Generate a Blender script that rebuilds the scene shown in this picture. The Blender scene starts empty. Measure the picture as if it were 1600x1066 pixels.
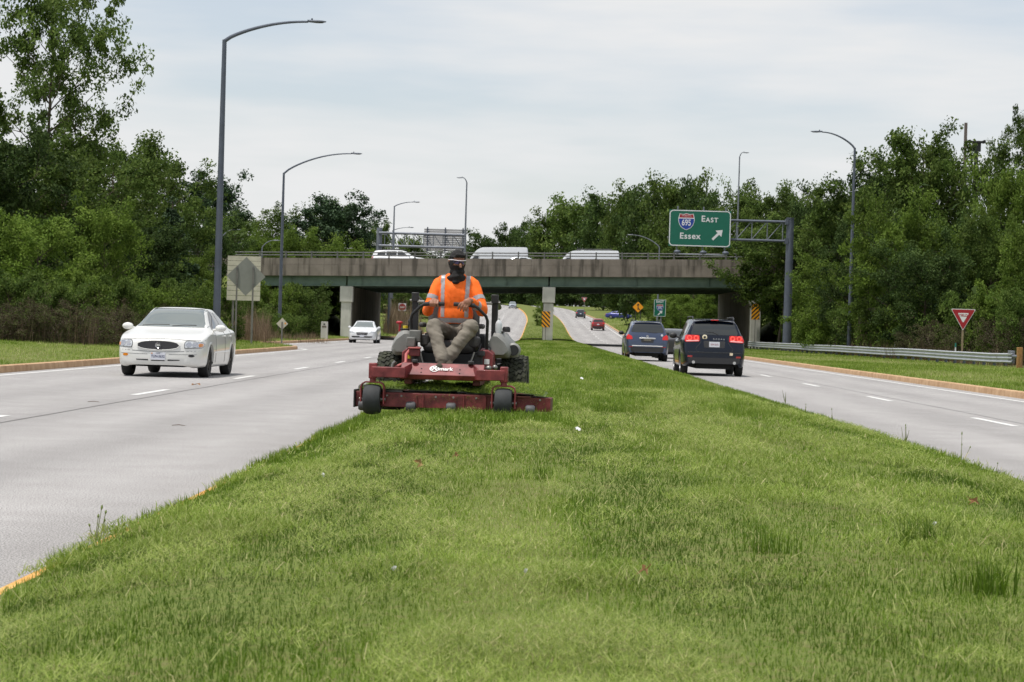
import bpy, bmesh, math, random
import numpy as np
from mathutils import Vector, Matrix
from mathutils.bvhtree import BVHTree

scene = bpy.context.scene
C = scene.collection
PI = math.pi
R = math.radians

# ------------------------------------------------------------------ camera
FPX, VPX, VPY, ROLL, CAMH = 3333.0, 843.0, 516.0, R(1.7), 1.2
cam = bpy.data.cameras.new('camera')
cam.sensor_width = 36.0
cam.lens = 36.0 * FPX / 1600.0
cam.clip_start, cam.clip_end = 0.2, 6000
cam.dof.use_dof = True
cam.dof.focus_distance = 20.0
cam.dof.aperture_fstop = 13.0
camo = bpy.data.objects.new('camera', cam)
C.objects.link(camo)
_fy = Vector((VPX - 800, 533 - VPY, -FPX)).normalized()          # world +Y seen from the camera
_fz = Vector((math.sin(ROLL), math.cos(ROLL), 0))
_fz = (_fz - _fy * _fz.dot(_fy)).normalized()
_fx = _fy.cross(_fz)
M = Matrix((_fx, _fy, _fz))                                       # rows: world axes in camera space -> world from camera
camo.matrix_world = Matrix.Translation((0, 0, CAMH)) @ M.to_4x4()
scene.camera = camo


def W(px, py, Y):
    """point of the place that the photograph shows at (px, py) when it stands Y metres up the road"""
    d = M @ Vector((px - 800, 533 - py, -FPX))
    return Vector((0, 0, CAMH)) + d * (Y / d.y)


# ------------------------------------------------------------------ sky and sun
SUN = Vector((-0.26, -0.17, 1.0)).normalized()
world = bpy.data.worlds.new('World')
scene.world = world
world.use_nodes = True
nt = world.node_tree
nt.nodes.clear()
n_out = nt.nodes.new('ShaderNodeOutputWorld')
n_bg = nt.nodes.new('ShaderNodeBackground')
n_sky = nt.nodes.new('ShaderNodeTexSky')
n_sky.sky_type = 'NISHITA'
n_sky.sun_disc = False
n_sky.sun_elevation = math.asin(SUN.z)
n_sky.sun_rotation = math.atan2(SUN.x, SUN.y)
n_sky.air_density, n_sky.dust_density = 1.0, 1.5
n_tc = nt.nodes.new('ShaderNodeTexCoord')
n_map = nt.nodes.new('ShaderNodeMapping')
n_map.inputs['Scale'].default_value = (1.3, 1.3, 8.0)
n_map.inputs['Location'].default_value = (2.3, 0.7, 0.35)
n_map.inputs['Rotation'].default_value = (0.0, R(-5), 0.0)
n_noi = nt.nodes.new('ShaderNodeTexNoise')
n_noi.inputs['Scale'].default_value = 2.2
n_noi.inputs['Detail'].default_value = 5
n_noi.inputs['Roughness'].default_value = 0.52
n_rmp = nt.nodes.new('ShaderNodeValToRGB')
n_rmp.color_ramp.elements[0].position = 0.42
n_rmp.color_ramp.elements[0].color = (0.46, 0.46, 0.46, 1)
n_rmp.color_ramp.elements[1].position = 0.60
n_rmp.color_ramp.elements[1].color = (0.97, 0.97, 0.97, 1)
n_mix = nt.nodes.new('ShaderNodeMix')
n_mix.data_type = 'RGBA'
n_mix.inputs['B'].default_value = (8.35, 8.4, 8.45, 1)           # thin overcast
nt.links.new(n_tc.outputs['Generated'], n_map.inputs['Vector'])
nt.links.new(n_map.outputs[0], n_noi.inputs['Vector'])
nt.links.new(n_noi.outputs[0], n_rmp.inputs[0])
nt.links.new(n_rmp.outputs[0], n_mix.inputs['Factor'])
n_sc = nt.nodes.new('ShaderNodeVectorMath')
n_sc.operation = 'SCALE'
n_sc.inputs['Scale'].default_value = 1.4
nt.links.new(n_sky.outputs[0], n_sc.inputs[0])
nt.links.new(n_sc.outputs[0], n_mix.inputs['A'])
nt.links.new(n_mix.outputs['Result'], n_bg.inputs['Color'])
n_bg.inputs['Strength'].default_value = 0.1
nt.links.new(n_bg.outputs[0], n_out.inputs[0])

sun = bpy.data.lights.new('sun', 'SUN')
sun.energy = 3.7
sun.angle = R(3.0)
sun.color = (1.0, 0.96, 0.9)
suno = bpy.data.objects.new('sun', sun)
suno.rotation_euler = SUN.to_track_quat('Z', 'Y').to_euler()
C.objects.link(suno)

scene.view_settings.view_transform = 'Standard'
scene.view_settings.look = 'None'
scene.view_settings.exposure = 0.0
scene.view_settings.gamma = 1.0
scene.view_settings.use_curve_mapping = False
scene.render.engine = 'CYCLES'
cy = scene.cycles
cy.use_denoising = True
cy.use_adaptive_sampling = True
cy.adaptive_threshold = 0.015
cy.max_bounces = 5
cy.diffuse_bounces = 3
cy.glossy_bounces = 2
cy.transmission_bounces = 3
cy.transparent_max_bounces = 4
cy.caustics_reflective = cy.caustics_refractive = False

# ------------------------------------------------------------------ helpers
rng = np.random.default_rng(7)
random.seed(7)


def srgb(r, g, b):
    f = lambda c: c / 12.92 if c <= 0.04045 else ((c + 0.055) / 1.055) ** 2.4
    return (f(r / 255), f(g / 255), f(b / 255))


MATS = {}


def mat(name, col, rough=0.6, metal=0.0, var=0.0, scale=4.0, bump=0.0, bscale=40.0, col2=None, coat=0.0, spec=0.5, detail=4.0):
    """principled surface; var / col2 mix in a noise of the given scale (object space), bump adds relief"""
    if name in MATS:
        return MATS[name]
    m = bpy.data.materials.new(name)
    m.use_nodes = True
    t = m.node_tree
    b = t.nodes['Principled BSDF']
    b.inputs['Base Color'].default_value = (*col, 1)
    b.inputs['Roughness'].default_value = rough
    b.inputs['Metallic'].default_value = metal
    b.inputs['Coat Weight'].default_value = coat
    b.inputs['Specular IOR Level'].default_value = spec
    tc = t.nodes.new('ShaderNodeTexCoord')
    if var or col2:
        n = t.nodes.new('ShaderNodeTexNoise')
        n.inputs['Scale'].default_value = scale
        n.inputs['Detail'].default_value = detail
        n.inputs['Roughness'].default_value = 0.6
        t.links.new(tc.outputs['Object'], n.inputs['Vector'])
        r = t.nodes.new('ShaderNodeValToRGB')
        r.color_ramp.elements[0].position, r.color_ramp.elements[1].position = 0.33, 0.67
        c1 = tuple(max(0, c * (1 - var)) for c in col)
        c2 = col2 if col2 else tuple(min(1, c * (1 + var)) for c in col)
        r.color_ramp.elements[0].color = (*c1, 1)
        r.color_ramp.elements[1].color = (*c2, 1)
        t.links.new(n.outputs[0], r.inputs[0])
        t.links.new(r.outputs[0], b.inputs['Base Color'])
    if bump:
        n2 = t.nodes.new('ShaderNodeTexNoise')
        n2.inputs['Scale'].default_value = bscale
        n2.inputs['Detail'].default_value = 3
        t.links.new(tc.outputs['Object'], n2.inputs['Vector'])
        bp = t.nodes.new('ShaderNodeBump')
        bp.inputs['Strength'].default_value = bump
        bp.inputs['Distance'].default_value = 0.01
        t.links.new(n2.outputs[0], bp.inputs['Height'])
        t.links.new(bp.outputs[0], b.inputs['Normal'])
    MATS[name] = m
    return m


def emit(name, col, strength, base=None):
    m = mat(name, base or col, 0.3)
    b = m.node_tree.nodes['Principled BSDF']
    b.inputs['Emission Color'].default_value = (*col, 1)
    b.inputs['Emission Strength'].default_value = strength
    return m


def tag(o, label=None, cat=None, group=None, kind=None):
    if label:
        o['label'] = label
    if cat:
        o['category'] = cat
    if group:
        o['group'] = group
    if kind:
        o['kind'] = kind
    return o


def empty(name, loc=(0, 0, 0), rz=0.0, label=None, cat=None, group=None, kind=None, rot=None):
    o = bpy.data.objects.new(name, None)
    o.empty_display_size = 0.2
    o.location = loc
    o.rotation_euler = rot if rot else (0, 0, rz)
    C.objects.link(o)
    return tag(o, label, cat, group, kind)


def copy_tree(o, parent=None):
    c = o.copy()
    C.objects.link(c)
    c.parent = parent
    for ch in o.children:
        copy_tree(ch, c)
    return c


def link(name, me, parent=None, mats=None):
    o = bpy.data.objects.new(name, me)
    C.objects.link(o)
    if mats is not None and not me.materials:
        for m in (mats if isinstance(mats, (list, tuple)) else [mats]):
            me.materials.append(m)
    if parent:
        o.parent = parent
    return o


def nmesh(name, V, F, mats=None, mi=None, smooth=None):
    """mesh from numpy arrays: F is an (n,k) array of one face size"""
    V = np.asarray(V, np.float32)
    F = np.asarray(F, np.int32)
    me = bpy.data.meshes.new(name)
    me.vertices.add(len(V))
    me.vertices.foreach_set('co', V.ravel())
    k = F.shape[1]
    me.loops.add(F.size)
    me.loops.foreach_set('vertex_index', F.ravel())
    me.polygons.add(len(F))
    me.polygons.foreach_set('loop_start', np.arange(0, F.size, k, dtype=np.int32))
    if mi is not None:
        me.polygons.foreach_set('material_index', np.asarray(mi, np.int32))
    if mats is not None:
        for m in (mats if isinstance(mats, (list, tuple)) else [mats]):
            me.materials.append(m)
    me.update(calc_edges=True)
    if smooth is not None:
        me.polygons.foreach_set('use_smooth', np.full(len(F), bool(smooth)))
    return me


class MB:
    """collects shapes and links them as ONE mesh object"""

    def __init__(s):
        s.V, s.F, s.I = [], [], []
        s.m = 0

    def add(s, vs, fs):
        o = len(s.V)
        s.V += [tuple(v) for v in vs]
        s.F += [tuple(o + i for i in f) for f in fs]
        s.I += [s.m] * len(fs)
        return s

    def box(s, c, d, rot=None):
        x, y, z = d[0] / 2, d[1] / 2, d[2] / 2
        P = [Vector(p) for p in ((-x, -y, -z), (x, -y, -z), (x, y, -z), (-x, y, -z), (-x, -y, z), (x, -y, z), (x, y, z), (-x, y, z))]
        if rot is not None:
            P = [rot @ p for p in P]
        c = Vector(c)
        return s.add([p + c for p in P], [(3, 2, 1, 0), (4, 5, 6, 7), (0, 1, 5, 4), (1, 2, 6, 5), (2, 3, 7, 6), (3, 0, 4, 7)])

    def tube(s, path, r, n=10, caps=True):
        """path of points, r a number or one radius per point"""
        P = [Vector(p) for p in path]
        rr = list(r) if hasattr(r, '__len__') else [r] * len(P)
        rings = []
        ref = None
        for i, p in enumerate(P):
            a = P[min(i + 1, len(P) - 1)] - P[max(i - 1, 0)]
            a.normalize()
            if ref is None:
                ref = Vector((0, 0, 1)) if abs(a.z) < 0.9 else Vector((1, 0, 0))
            u = a.cross(ref)
            if u.length < 1e-4:
                u = a.cross(Vector((0, 1, 0)))
            u.normalize()
            v = u.cross(a)
            ref = v
            rings.append([p + (u * math.cos(2 * PI * k / n) + v * math.sin(2 * PI * k / n)) * rr[i] for k in range(n)])
        vs = [q for g in rings for q in g]
        fs = []
        for i in range(len(P) - 1):
            for k in range(n):
                k2 = (k + 1) % n
                fs.append((i * n + k, (i + 1) * n + k, (i + 1) * n + k2, i * n + k2))
        if caps:
            fs.append(tuple(range(n)))
            fs.append(tuple((len(P) - 1) * n + k for k in reversed(range(n))))
        return s.add(vs, fs)

    def cyl(s, a, b, r, n=16, r2=None):
        return s.tube([a, b], [r, r if r2 is None else r2], n)

    def prism(s, out, f0, f1):
        """2D outline; f0/f1 map (u,v) to the two end points in 3D"""
        n = len(out)
        vs = [f0(*p) for p in out] + [f1(*p) for p in out]
        fs = [tuple(range(n)), tuple(range(2 * n - 1, n - 1, -1))]
        for k in range(n):
            k2 = (k + 1) % n
            fs.append((k2, k, n + k, n + k2))
        return s.add(vs, fs)

    def lathe(s, prof, c, axis='x', n=32):
        """prof: (radius, offset along the axis), closed ends when radius is 0"""
        c = Vector(c)
        vs, fs = [], []
        for (r, t) in prof:
            for k in range(n):
                a = 2 * PI * k / n
                p = {'x': (t, r * math.cos(a), r * math.sin(a)), 'y': (r * math.cos(a), t, r * math.sin(a)), 'z': (r * math.cos(a), r * math.sin(a), t)}[axis]
                vs.append(c + Vector(p))
        for i in range(len(prof) - 1):
            for k in range(n):
                k2 = (k + 1) % n
                fs.append((i * n + k, i * n + k2, (i + 1) * n + k2, (i + 1) * n + k))
        return s.add(vs, fs)

    def ball(s, c, r, n=16, m=10, rot=None):
        c = Vector(c)
        r = Vector(r if hasattr(r, '__len__') else (r, r, r))
        vs, fs = [], []
        for i in range(m + 1):
            t = PI * i / m
            for k in range(n):
                a = 2 * PI * k / n
                p = Vector((r.x * math.sin(t) * math.cos(a), r.y * math.sin(t) * math.sin(a), r.z * math.cos(t)))
                if rot is not None:
                    p = rot @ p
                vs.append(c + p)
        for i in range(m):
            for k in range(n):
                k2 = (k + 1) % n
                fs.append((i * n + k, (i + 1) * n + k, (i + 1) * n + k2, i * n + k2))
        return s.add(vs, fs)

    def mesh(s, name, smooth=35):
        me = bpy.data.meshes.new(name)
        me.from_pydata(s.V, [], s.F)
        bm = bmesh.new()
        bm.from_mesh(me)
        bmesh.ops.remove_doubles(bm, verts=bm.verts, dist=1e-5)
        bm.to_mesh(me)
        bm.free()
        if len(me.polygons) == len(s.I) and any(s.I):
            me.polygons.foreach_set('material_index', s.I)
        if smooth:
            me.polygons.foreach_set('use_smooth', [True] * len(me.polygons))
            me.set_sharp_from_angle(angle=R(smooth))
        return me

    def build(s, name, mats, parent=None, smooth=35, bevel=0.0, loc=None, rot=None):
        me = s.mesh(name, smooth)
        o = link(name, me, parent, mats)
        if bevel:
            b = o.modifiers.new('edge', 'BEVEL')
            b.width = bevel
            b.segments = 2
            b.limit_method = 'ANGLE'
            b.angle_limit = R(40)
        if loc is not None:
            o.location = loc
        if rot is not None:
            o.rotation_euler = rot
        return o


def text(name, s, size, loc, m, parent=None, rot=(PI / 2, 0, 0), depth=0.004, align='CENTER', sx=1.0, bold=0.0, space=1.0):
    cu = bpy.data.curves.new(name, 'FONT')
    cu.body = s
    cu.size = size
    cu.extrude = depth
    cu.align_x = align
    cu.align_y = 'CENTER'
    cu.offset = bold
    cu.space_character = space
    tmp = bpy.data.objects.new(name, cu)
    C.objects.link(tmp)
    dg = bpy.context.evaluated_depsgraph_get()
    me = bpy.data.meshes.new_from_object(tmp.evaluated_get(dg))
    bpy.data.objects.remove(tmp)
    me.materials.clear()
    o = link(name, me, parent, m)
    o.location = loc
    o.rotation_euler = rot
    o.scale = (sx, 1, 1)
    return o


_tab = rng.random((256, 256)).astype(np.float32)


def vnoise(x, y, off=0):
    x = np.asarray(x, np.float64) + off * 17.3
    y = np.asarray(y, np.float64) + off * 9.1
    xi, yi = np.floor(x).astype(int), np.floor(y).astype(int)
    fx, fy = x - xi, y - yi
    fx, fy = fx * fx * (3 - 2 * fx), fy * fy * (3 - 2 * fy)
    a, b = _tab[xi & 255, yi & 255], _tab[(xi + 1) & 255, yi & 255]
    c, d = _tab[xi & 255, (yi + 1) & 255], _tab[(xi + 1) & 255, (yi + 1) & 255]
    return (a * (1 - fx) + b * fx) * (1 - fy) + (c * (1 - fx) + d * fx) * fy


def fbm(x, y, off=0, oct=3):
    s, a, t = 0, 1.0, 0
    for i in range(oct):
        s = s + a * vnoise(x * 2 ** i, y * 2 ** i, off + i)
        t += a
        a *= 0.5
    return s / t


# ------------------------------------------------------------------ the lie of the land
MED_L, MED_R, ROAD_R = -2.1, 3.75, 10.7          # kerb lines, metres right of the camera


def base(Y):
    t = np.clip(np.asarray(Y, float) - 205, 0, 395)
    return np.where(t < 60, 0.022 * t * t / 120, 0.66 + 0.022 * (t - 60))


def curve(Y):
    Y = np.asarray(Y, float)
    a = np.clip(Y - 320, 0, None)
    b = np.clip(Y - 520, 0, None)
    return -8e-5 * a * a - 4e-4 * b * b


def road_l(Y):
    Y = np.asarray(Y, float)
    t = np.clip((Y - 96) / 16, 0, 1)
    u = np.clip((Y - 230) / 60, 0, 1)
    return -10.95 - 3.6 * t * t * (3 - 2 * t) * (1 - u)


def med_z(s, Y):
    d = np.clip(np.minimum(np.asarray(s, float) - MED_L, MED_R - np.asarray(s, float)), 0, None)
    return base(Y) + 0.145 + 0.225 * (1 - np.exp(-(d / 0.62) ** 1.35))


def deck_z(X):
    return 6.25 + 0.025 * np.asarray(X, float)


BR0, BR1 = 177.0, 211.0                          # near and far face of the overpass


def ground_z(s, Y):
    s = np.asarray(s, float)
    Y = np.asarray(Y, float)
    L = road_l(Y)
    out = np.where(s < 0, L - s, s - ROAD_R)
    g = base(Y) + np.where(out > 0.12, 0.135 + np.where(s < 0, 0.03, 0.004) * np.clip(out, 0, 22), -0.07)
    g = g + np.where(out > 1, 0.10 * (fbm(s * 0.15, Y * 0.15, 3) - 0.5), 0)
    top = deck_z(s) - 0.12
    lat = (np.abs(s - 0.8) - 18.2) * 0.75
    near = np.clip(BR0 + 1.0 - Y, 0, None)
    far = np.clip(Y - BR1 + 1.0, 0, None)
    e = np.minimum(top, lat) - (near + far) * 0.55
    return np.where(np.abs(s - 0.8) > 18.2, np.maximum(g, e), g)


def gz(X, Y):
    return float(ground_z(X - float(curve(Y)), Y))
# ================================================================== ground, roads, kerbs
def ground_mat():
    m = bpy.data.materials.new('ground_turf')
    m.use_nodes = True
    t = m.node_tree
    b = t.nodes['Principled BSDF']
    b.inputs['Roughness'].default_value = 0.95
    b.inputs['Specular IOR Level'].default_value = 0.1
    g = t.nodes.new('ShaderNodeNewGeometry')
    n1 = t.nodes.new('ShaderNodeTexNoise')
    n1.inputs['Scale'].default_value = 0.35
    n1.inputs['Detail'].default_value = 6
    n2 = t.nodes.new('ShaderNodeTexNoise')
    n2.inputs['Scale'].default_value = 14
    n2.inputs['Detail'].default_value = 4
    ma = t.nodes.new('ShaderNodeMath')
    ma.operation = 'MULTIPLY_ADD'
    ma.inputs[1].default_value = 0.5
    r = t.nodes.new('ShaderNodeValToRGB')
    r.color_ramp.elements[0].position = 0.5
    r.color_ramp.elements[0].color = (0.10, 0.135, 0.03, 1)
    r.color_ramp.elements[1].position = 0.95
    r.color_ramp.elements[1].color = (0.15, 0.145, 0.055, 1)
    e = r.color_ramp.elements.new(0.72)
    e.color = (0.14, 0.175, 0.045, 1)
    t.links.new(g.outputs['Position'], n1.inputs['Vector'])
    t.links.new(g.outputs['Position'], n2.inputs['Vector'])
    t.links.new(n1.outputs[0], ma.inputs[0])
    t.links.new(n2.outputs[0], ma.inputs[2])
    t.links.new(ma.outputs[0], r.inputs[0])
    t.links.new(r.outputs[0], b.inputs['Base Color'])
    bp = t.nodes.new('ShaderNodeBump')
    bp.inputs['Strength'].default_value = 0.6
    bp.inputs['Distance'].default_value = 0.05
    t.links.new(n2.outputs[0], bp.inputs['Height'])
    t.links.new(bp.outputs[0], b.inputs['Normal'])
    return m


MATS['turf'] = ground_mat()

Ys = np.concatenate([np.arange(-30, 60, 3.0), np.arange(60, 165, 3.0), np.arange(165, 226, 1.0), np.arange(228, 420, 4.0), np.arange(420, 1000, 15.0), np.array([1100, 1400, 2000, 3500.0])])
outs = np.array([0.10, 0.17, 0.5, 1, 2, 3, 4, 5, 6, 7, 8, 9, 10, 11, 12, 13.5, 15, 17, 19, 22, 26, 32, 40, 60, 90, 150, 300, 700, 1800.0])
V, nrow = [], None
for Y in Ys:
    L = float(road_l(Y))
    s = np.concatenate([(L - outs)[::-1], [L, MED_L, 0.8, MED_R, ROAD_R], ROAD_R + outs])
    z = ground_z(s, Y)
    V.append(np.stack([s + curve(Y), np.full_like(s, Y), z], 1))
    nrow = len(s)
V = np.concatenate(V)
F = [(i * nrow + k, i * nrow + k + 1, (i + 1) * nrow + k + 1, (i + 1) * nrow + k) for i in range(len(Ys) - 1) for k in range(nrow - 1)]
tag(link('ground', nmesh('ground', V, F, MATS['turf'], smooth=True)), 'grassy ground either side of the divided highway', 'ground', kind='structure')


def road_mat():
    m = bpy.data.materials.new('road_concrete')
    m.use_nodes = True
    t = m.node_tree
    b = t.nodes['Principled BSDF']
    b.inputs['Roughness'].default_value = 0.85
    b.inputs['Specular IOR Level'].default_value = 0.3
    g = t.nodes.new('ShaderNodeNewGeometry')
    mp = t.nodes.new('ShaderNodeMapping')
    mp.inputs['Scale'].default_value = (1.0, 0.12, 1.0)
    n1 = t.nodes.new('ShaderNodeTexNoise')          # wheel-track wear, drawn out along the road
    n1.inputs['Scale'].default_value = 0.9
    n1.inputs['Detail'].default_value = 5
    n2 = t.nodes.new('ShaderNodeTexNoise')          # aggregate speckle
    n2.inputs['Scale'].default_value = 85
    n2.inputs['Detail'].default_value = 2
    n3 = t.nodes.new('ShaderNodeTexNoise')          # patches
    n3.inputs['Scale'].default_value = 1.7
    n3.inputs['Detail'].default_value = 6
    r1 = t.nodes.new('ShaderNodeValToRGB')
    r1.color_ramp.elements[0].position, r1.color_ramp.elements[1].position = 0.3, 0.7
    r1.color_ramp.elements[0].color = (0.36, 0.347, 0.338, 1)
    r1.color_ramp.elements[1].color = (0.43, 0.415, 0.405, 1)
    r2 = t.nodes.new('ShaderNodeValToRGB')
    r2.color_ramp.elements[0].position, r2.color_ramp.elements[1].position = 0.36, 0.60
    r2.color_ramp.elements[0].color = (0.40, 0.40, 0.40, 1)
    r2.color_ramp.elements[1].color = (1.16, 1.16, 1.16, 1)
    r3 = t.nodes.new('ShaderNodeValToRGB')
    r3.color_ramp.elements[0].position, r3.color_ramp.elements[1].position = 0.3, 0.65
    r3.color_ramp.elements[0].color = (0.92, 0.915, 0.91, 1)
    r3.color_ramp.elements[1].color = (1.04, 1.04, 1.04, 1)
    mx, my = t.nodes.new('ShaderNodeMix'), t.nodes.new('ShaderNodeMix')
    for q in (mx, my):
        q.data_type = 'RGBA'
        q.blend_type = 'MULTIPLY'
        q.inputs['Factor'].default_value = 1.0
    t.links.new(g.outputs['Position'], mp.inputs['Vector'])
    t.links.new(mp.outputs[0], n1.inputs['Vector'])
    t.links.new(g.outputs['Position'], n2.inputs['Vector'])
    t.links.new(g.outputs['Position'], n3.inputs['Vector'])
    for n, r in ((n1, r1), (n2, r2), (n3, r3)):
        t.links.new(n.outputs[0], r.inputs[0])
    t.links.new(r1.outputs[0], mx.inputs['A'])
    t.links.new(r2.outputs[0], mx.inputs['B'])
    t.links.new(mx.outputs['Result'], my.inputs['A'])
    t.links.new(r3.outputs[0], my.inputs['B'])
    sp = t.nodes.new('ShaderNodeSeparateXYZ')               # tyre-polished tracks, two to a lane
    t.links.new(g.outputs['Position'], sp.inputs[0])
    q1 = t.nodes.new('ShaderNodeMath')
    q1.operation = 'MULTIPLY_ADD'
    q1.inputs[1].default_value, q1.inputs[2].default_value = 3.55, 0.6
    q2 = t.nodes.new('ShaderNodeMath')
    q2.operation = 'SINE'
    n4 = t.nodes.new('ShaderNodeTexNoise')
    n4.inputs['Scale'].default_value = 0.35
    q3 = t.nodes.new('ShaderNodeMath')
    q3.operation = 'MULTIPLY'
    q4 = t.nodes.new('ShaderNodeMapRange')
    q4.inputs['From Min'].default_value, q4.inputs['From Max'].default_value = -0.5, 0.5
    q4.inputs['To Min'].default_value, q4.inputs['To Max'].default_value = 0.90, 1.03
    mz_ = t.nodes.new('ShaderNodeVectorMath')
    mz_.operation = 'SCALE'
    t.links.new(sp.outputs['X'], q1.inputs[0])
    t.links.new(q1.outputs[0], q2.inputs[0])
    t.links.new(mp.outputs[0], n4.inputs['Vector'])
    t.links.new(q2.outputs[0], q3.inputs[0])
    t.links.new(n4.outputs[0], q3.inputs[1])
    t.links.new(q3.outputs[0], q4.inputs['Value'])
    t.links.new(my.outputs['Result'], mz_.inputs[0])
    t.links.new(q4.outputs[0], mz_.inputs['Scale'])
    t.links.new(mz_.outputs[0], b.inputs['Base Color'])
    bp = t.nodes.new('ShaderNodeBump')
    bp.inputs['Strength'].default_value = 0.08
    bp.inputs['Distance'].default_value = 0.004
    t.links.new(n2.outputs[0], bp.inputs['Height'])
    t.links.new(bp.outputs[0], b.inputs['Normal'])
    return m


MATS['road'] = road_mat()
Yr = np.concatenate([np.arange(-20, 225, 5.0), np.arange(225, 960, 10.0)])


def ribbon(name, Yl, rows, m, parent=None, smooth=True):
    """rows: functions Y -> (s, z above the road)"""
    k = len(rows)
    V = []
    for Y in Yl:
        for f in rows:
            s, z = f(Y)
            V.append((float(s) + float(curve(Y)), Y, float(base(Y)) + z))
    F = [(i * k + j, i * k + j + 1, (i + 1) * k + j + 1, (i + 1) * k + j) for i in range(len(Yl) - 1) for j in range(k - 1)]
    return link(name, nmesh(name, V, F, m, smooth=smooth), parent)


road_left = ribbon('road', Yr, [lambda Y: (road_l(Y) - 0.02, 0), lambda Y: (-6.3, 0.0), lambda Y: (MED_L + 0.02, 0)], MATS['road'])
tag(road_left, 'pale grey concrete carriageway with oncoming traffic, on the white sedan\'s side', 'road', kind='structure')
road_right = ribbon('road', Yr, [lambda Y: (MED_R - 0.02, 0), lambda Y: (7.0, 0.0), lambda Y: (ROAD_R + 0.02, 0)], MATS['road'])
tag(road_right, 'pale grey concrete carriageway carrying the dark SUVs away from view', 'road', kind='structure')

paint = mat('road_paint', (0.66, 0.66, 0.64), 0.7, var=0.12, scale=30)
seal = mat('joint_sealant', (0.12, 0.115, 0.11), 0.8, var=0.25, scale=8)


def strip(name, m, parent, s, w, Y0, Y1, z=0.004, step=3.0):
    Yl = np.linspace(Y0, Y1, max(2, int((Y1 - Y0) / step) + 1))
    sf = s if callable(s) else (lambda Y: s)
    return ribbon(name, Yl, [lambda Y: (sf(Y) - w / 2, z), lambda Y: (sf(Y) + w / 2, z)], m, parent)


for k in range(-1, 40):
    Y = 34.7 + 11 * k
    if not (BR0 < Y < BR1):
        strip('lane_marking', paint, road_left, -6.3, 0.13, Y - 1.5, Y + 1.5)
    Y = 32.8 + 11 * k
    strip('lane_marking', paint, road_right, 7.0, 0.13, Y - 1.5, Y + 1.5)
strip('edge_line', paint, road_left, lambda Y: float(road_l(Y)) + 0.42, 0.13, 5, 500)
strip('edge_line', paint, road_right, 10.15, 0.12, 5, 500)
strip('joint_seal', seal, road_left, lambda Y: -5.98 + 0.03 * float(vnoise(Y * 0.5, 3)) + 0.05 * float(vnoise(Y * 0.09, 1)), 0.03, 10, 170, 0.003, 1.0)
strip('joint_seal', seal, road_right, lambda Y: 7.32 + 0.03 * float(vnoise(Y * 0.5, 7)) + 0.04 * float(vnoise(Y * 0.1, 1)), 0.022, 20, 170, 0.003, 1.0)


def crack(s0, s1, Y, parent, w=0.012, sl=0.1):
    n = 26
    ss = np.linspace(s0, s1, n)
    yy = Y + sl * (ss - s0) + 0.10 * (fbm(ss * 1.5, np.full(n, Y), 2) - 0.5)
    V = []
    for a, b in zip(ss, yy):
        V += [(a, b - w / 2, 0.003), (a, b + w / 2, 0.003)]
    F = [(2 * i, 2 * i + 2, 2 * i + 3, 2 * i + 1) for i in range(n - 1)]
    link('pavement_crack', nmesh('pavement_crack', V, F, seal), parent)


crack(-5.2, -2.3, 23.6, road_left)
crack(-6.0, -2.3, 38.3, road_left, 0.01, -0.05)
crack(-9.9, -8.2, 40.5, road_left, 0.012, 0.2)
crack(-9.9, -7.2, 30.5, road_left, 0.012, 0.15)
crack(4.2, 10.2, 47, road_right, 0.012, 0.08)
crack(4.2, 8.2, 37.5, road_right, 0.012, -0.06)

kerb_tan = mat('kerb_concrete', srgb(178, 140, 102), 0.9, var=0.16, scale=3.0, bump=0.5, bscale=60, col2=srgb(196, 164, 128), detail=8)
kerb_yel = mat('kerb_yellow_paint', srgb(216, 152, 62), 0.85, var=0.2, scale=5, bump=0.4, bscale=60, col2=srgb(226, 178, 108))


def kerb(parent, name, sf, side, m, Y0, Y1, n, h=0.15, width=0.19, gap=0.006):
    """one kerb section; side -1 = the verge lies to the left of the line"""
    Yl = np.linspace(Y0 + gap, Y1 - gap, n)
    d = [0, 0.012, 0.02, 0.045, width, width]
    z = [-0.05, h - 0.035, h - 0.012, h, h, -0.05]
    V, k = [], len(d)
    for Y in Yl:
        for a, b in zip(d, z):
            V.append((sf(Y) + side * a + float(curve(Y)), Y, float(base(Y)) + b))
    F = [(i * k + j, i * k + j + 1, (i + 1) * k + j + 1, (i + 1) * k + j) for i in range(len(Yl) - 1) for j in range(k - 1)]
    V = np.array(V)
    me = bpy.data.meshes.new(name)
    F = [tuple(f) if side > 0 else tuple(reversed(f)) for f in F] + [tuple(range(k)), tuple((len(Yl) - 1) * k + j for j in reversed(range(k)))]
    me.from_pydata([tuple(v) for v in V], [], F)
    me.polygons.foreach_set('use_smooth', [True] * len(me.polygons))
    me.set_sharp_from_angle(angle=R(35))
    return link(name, me, parent, m)


def kerb_line(label, sf, side, m, spans, sec, Y_sec, **kw):
    root = empty('kerb', (0, 0, 0), label=label, cat='kerb', kind='structure')
    for (a, b) in spans:
        Y = a
        while Y < min(b, Y_sec) - 0.1:
            e = min(Y + sec, b)
            kerb(root, 'kerb_section', sf, side, m, Y, e, 4, **kw)
            Y = e
        if b > Y_sec:
            kerb(root, 'kerb_section', sf, side, m, max(a, Y_sec), b, max(4, int((b - max(a, Y_sec)) / 4)), **kw)


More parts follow.
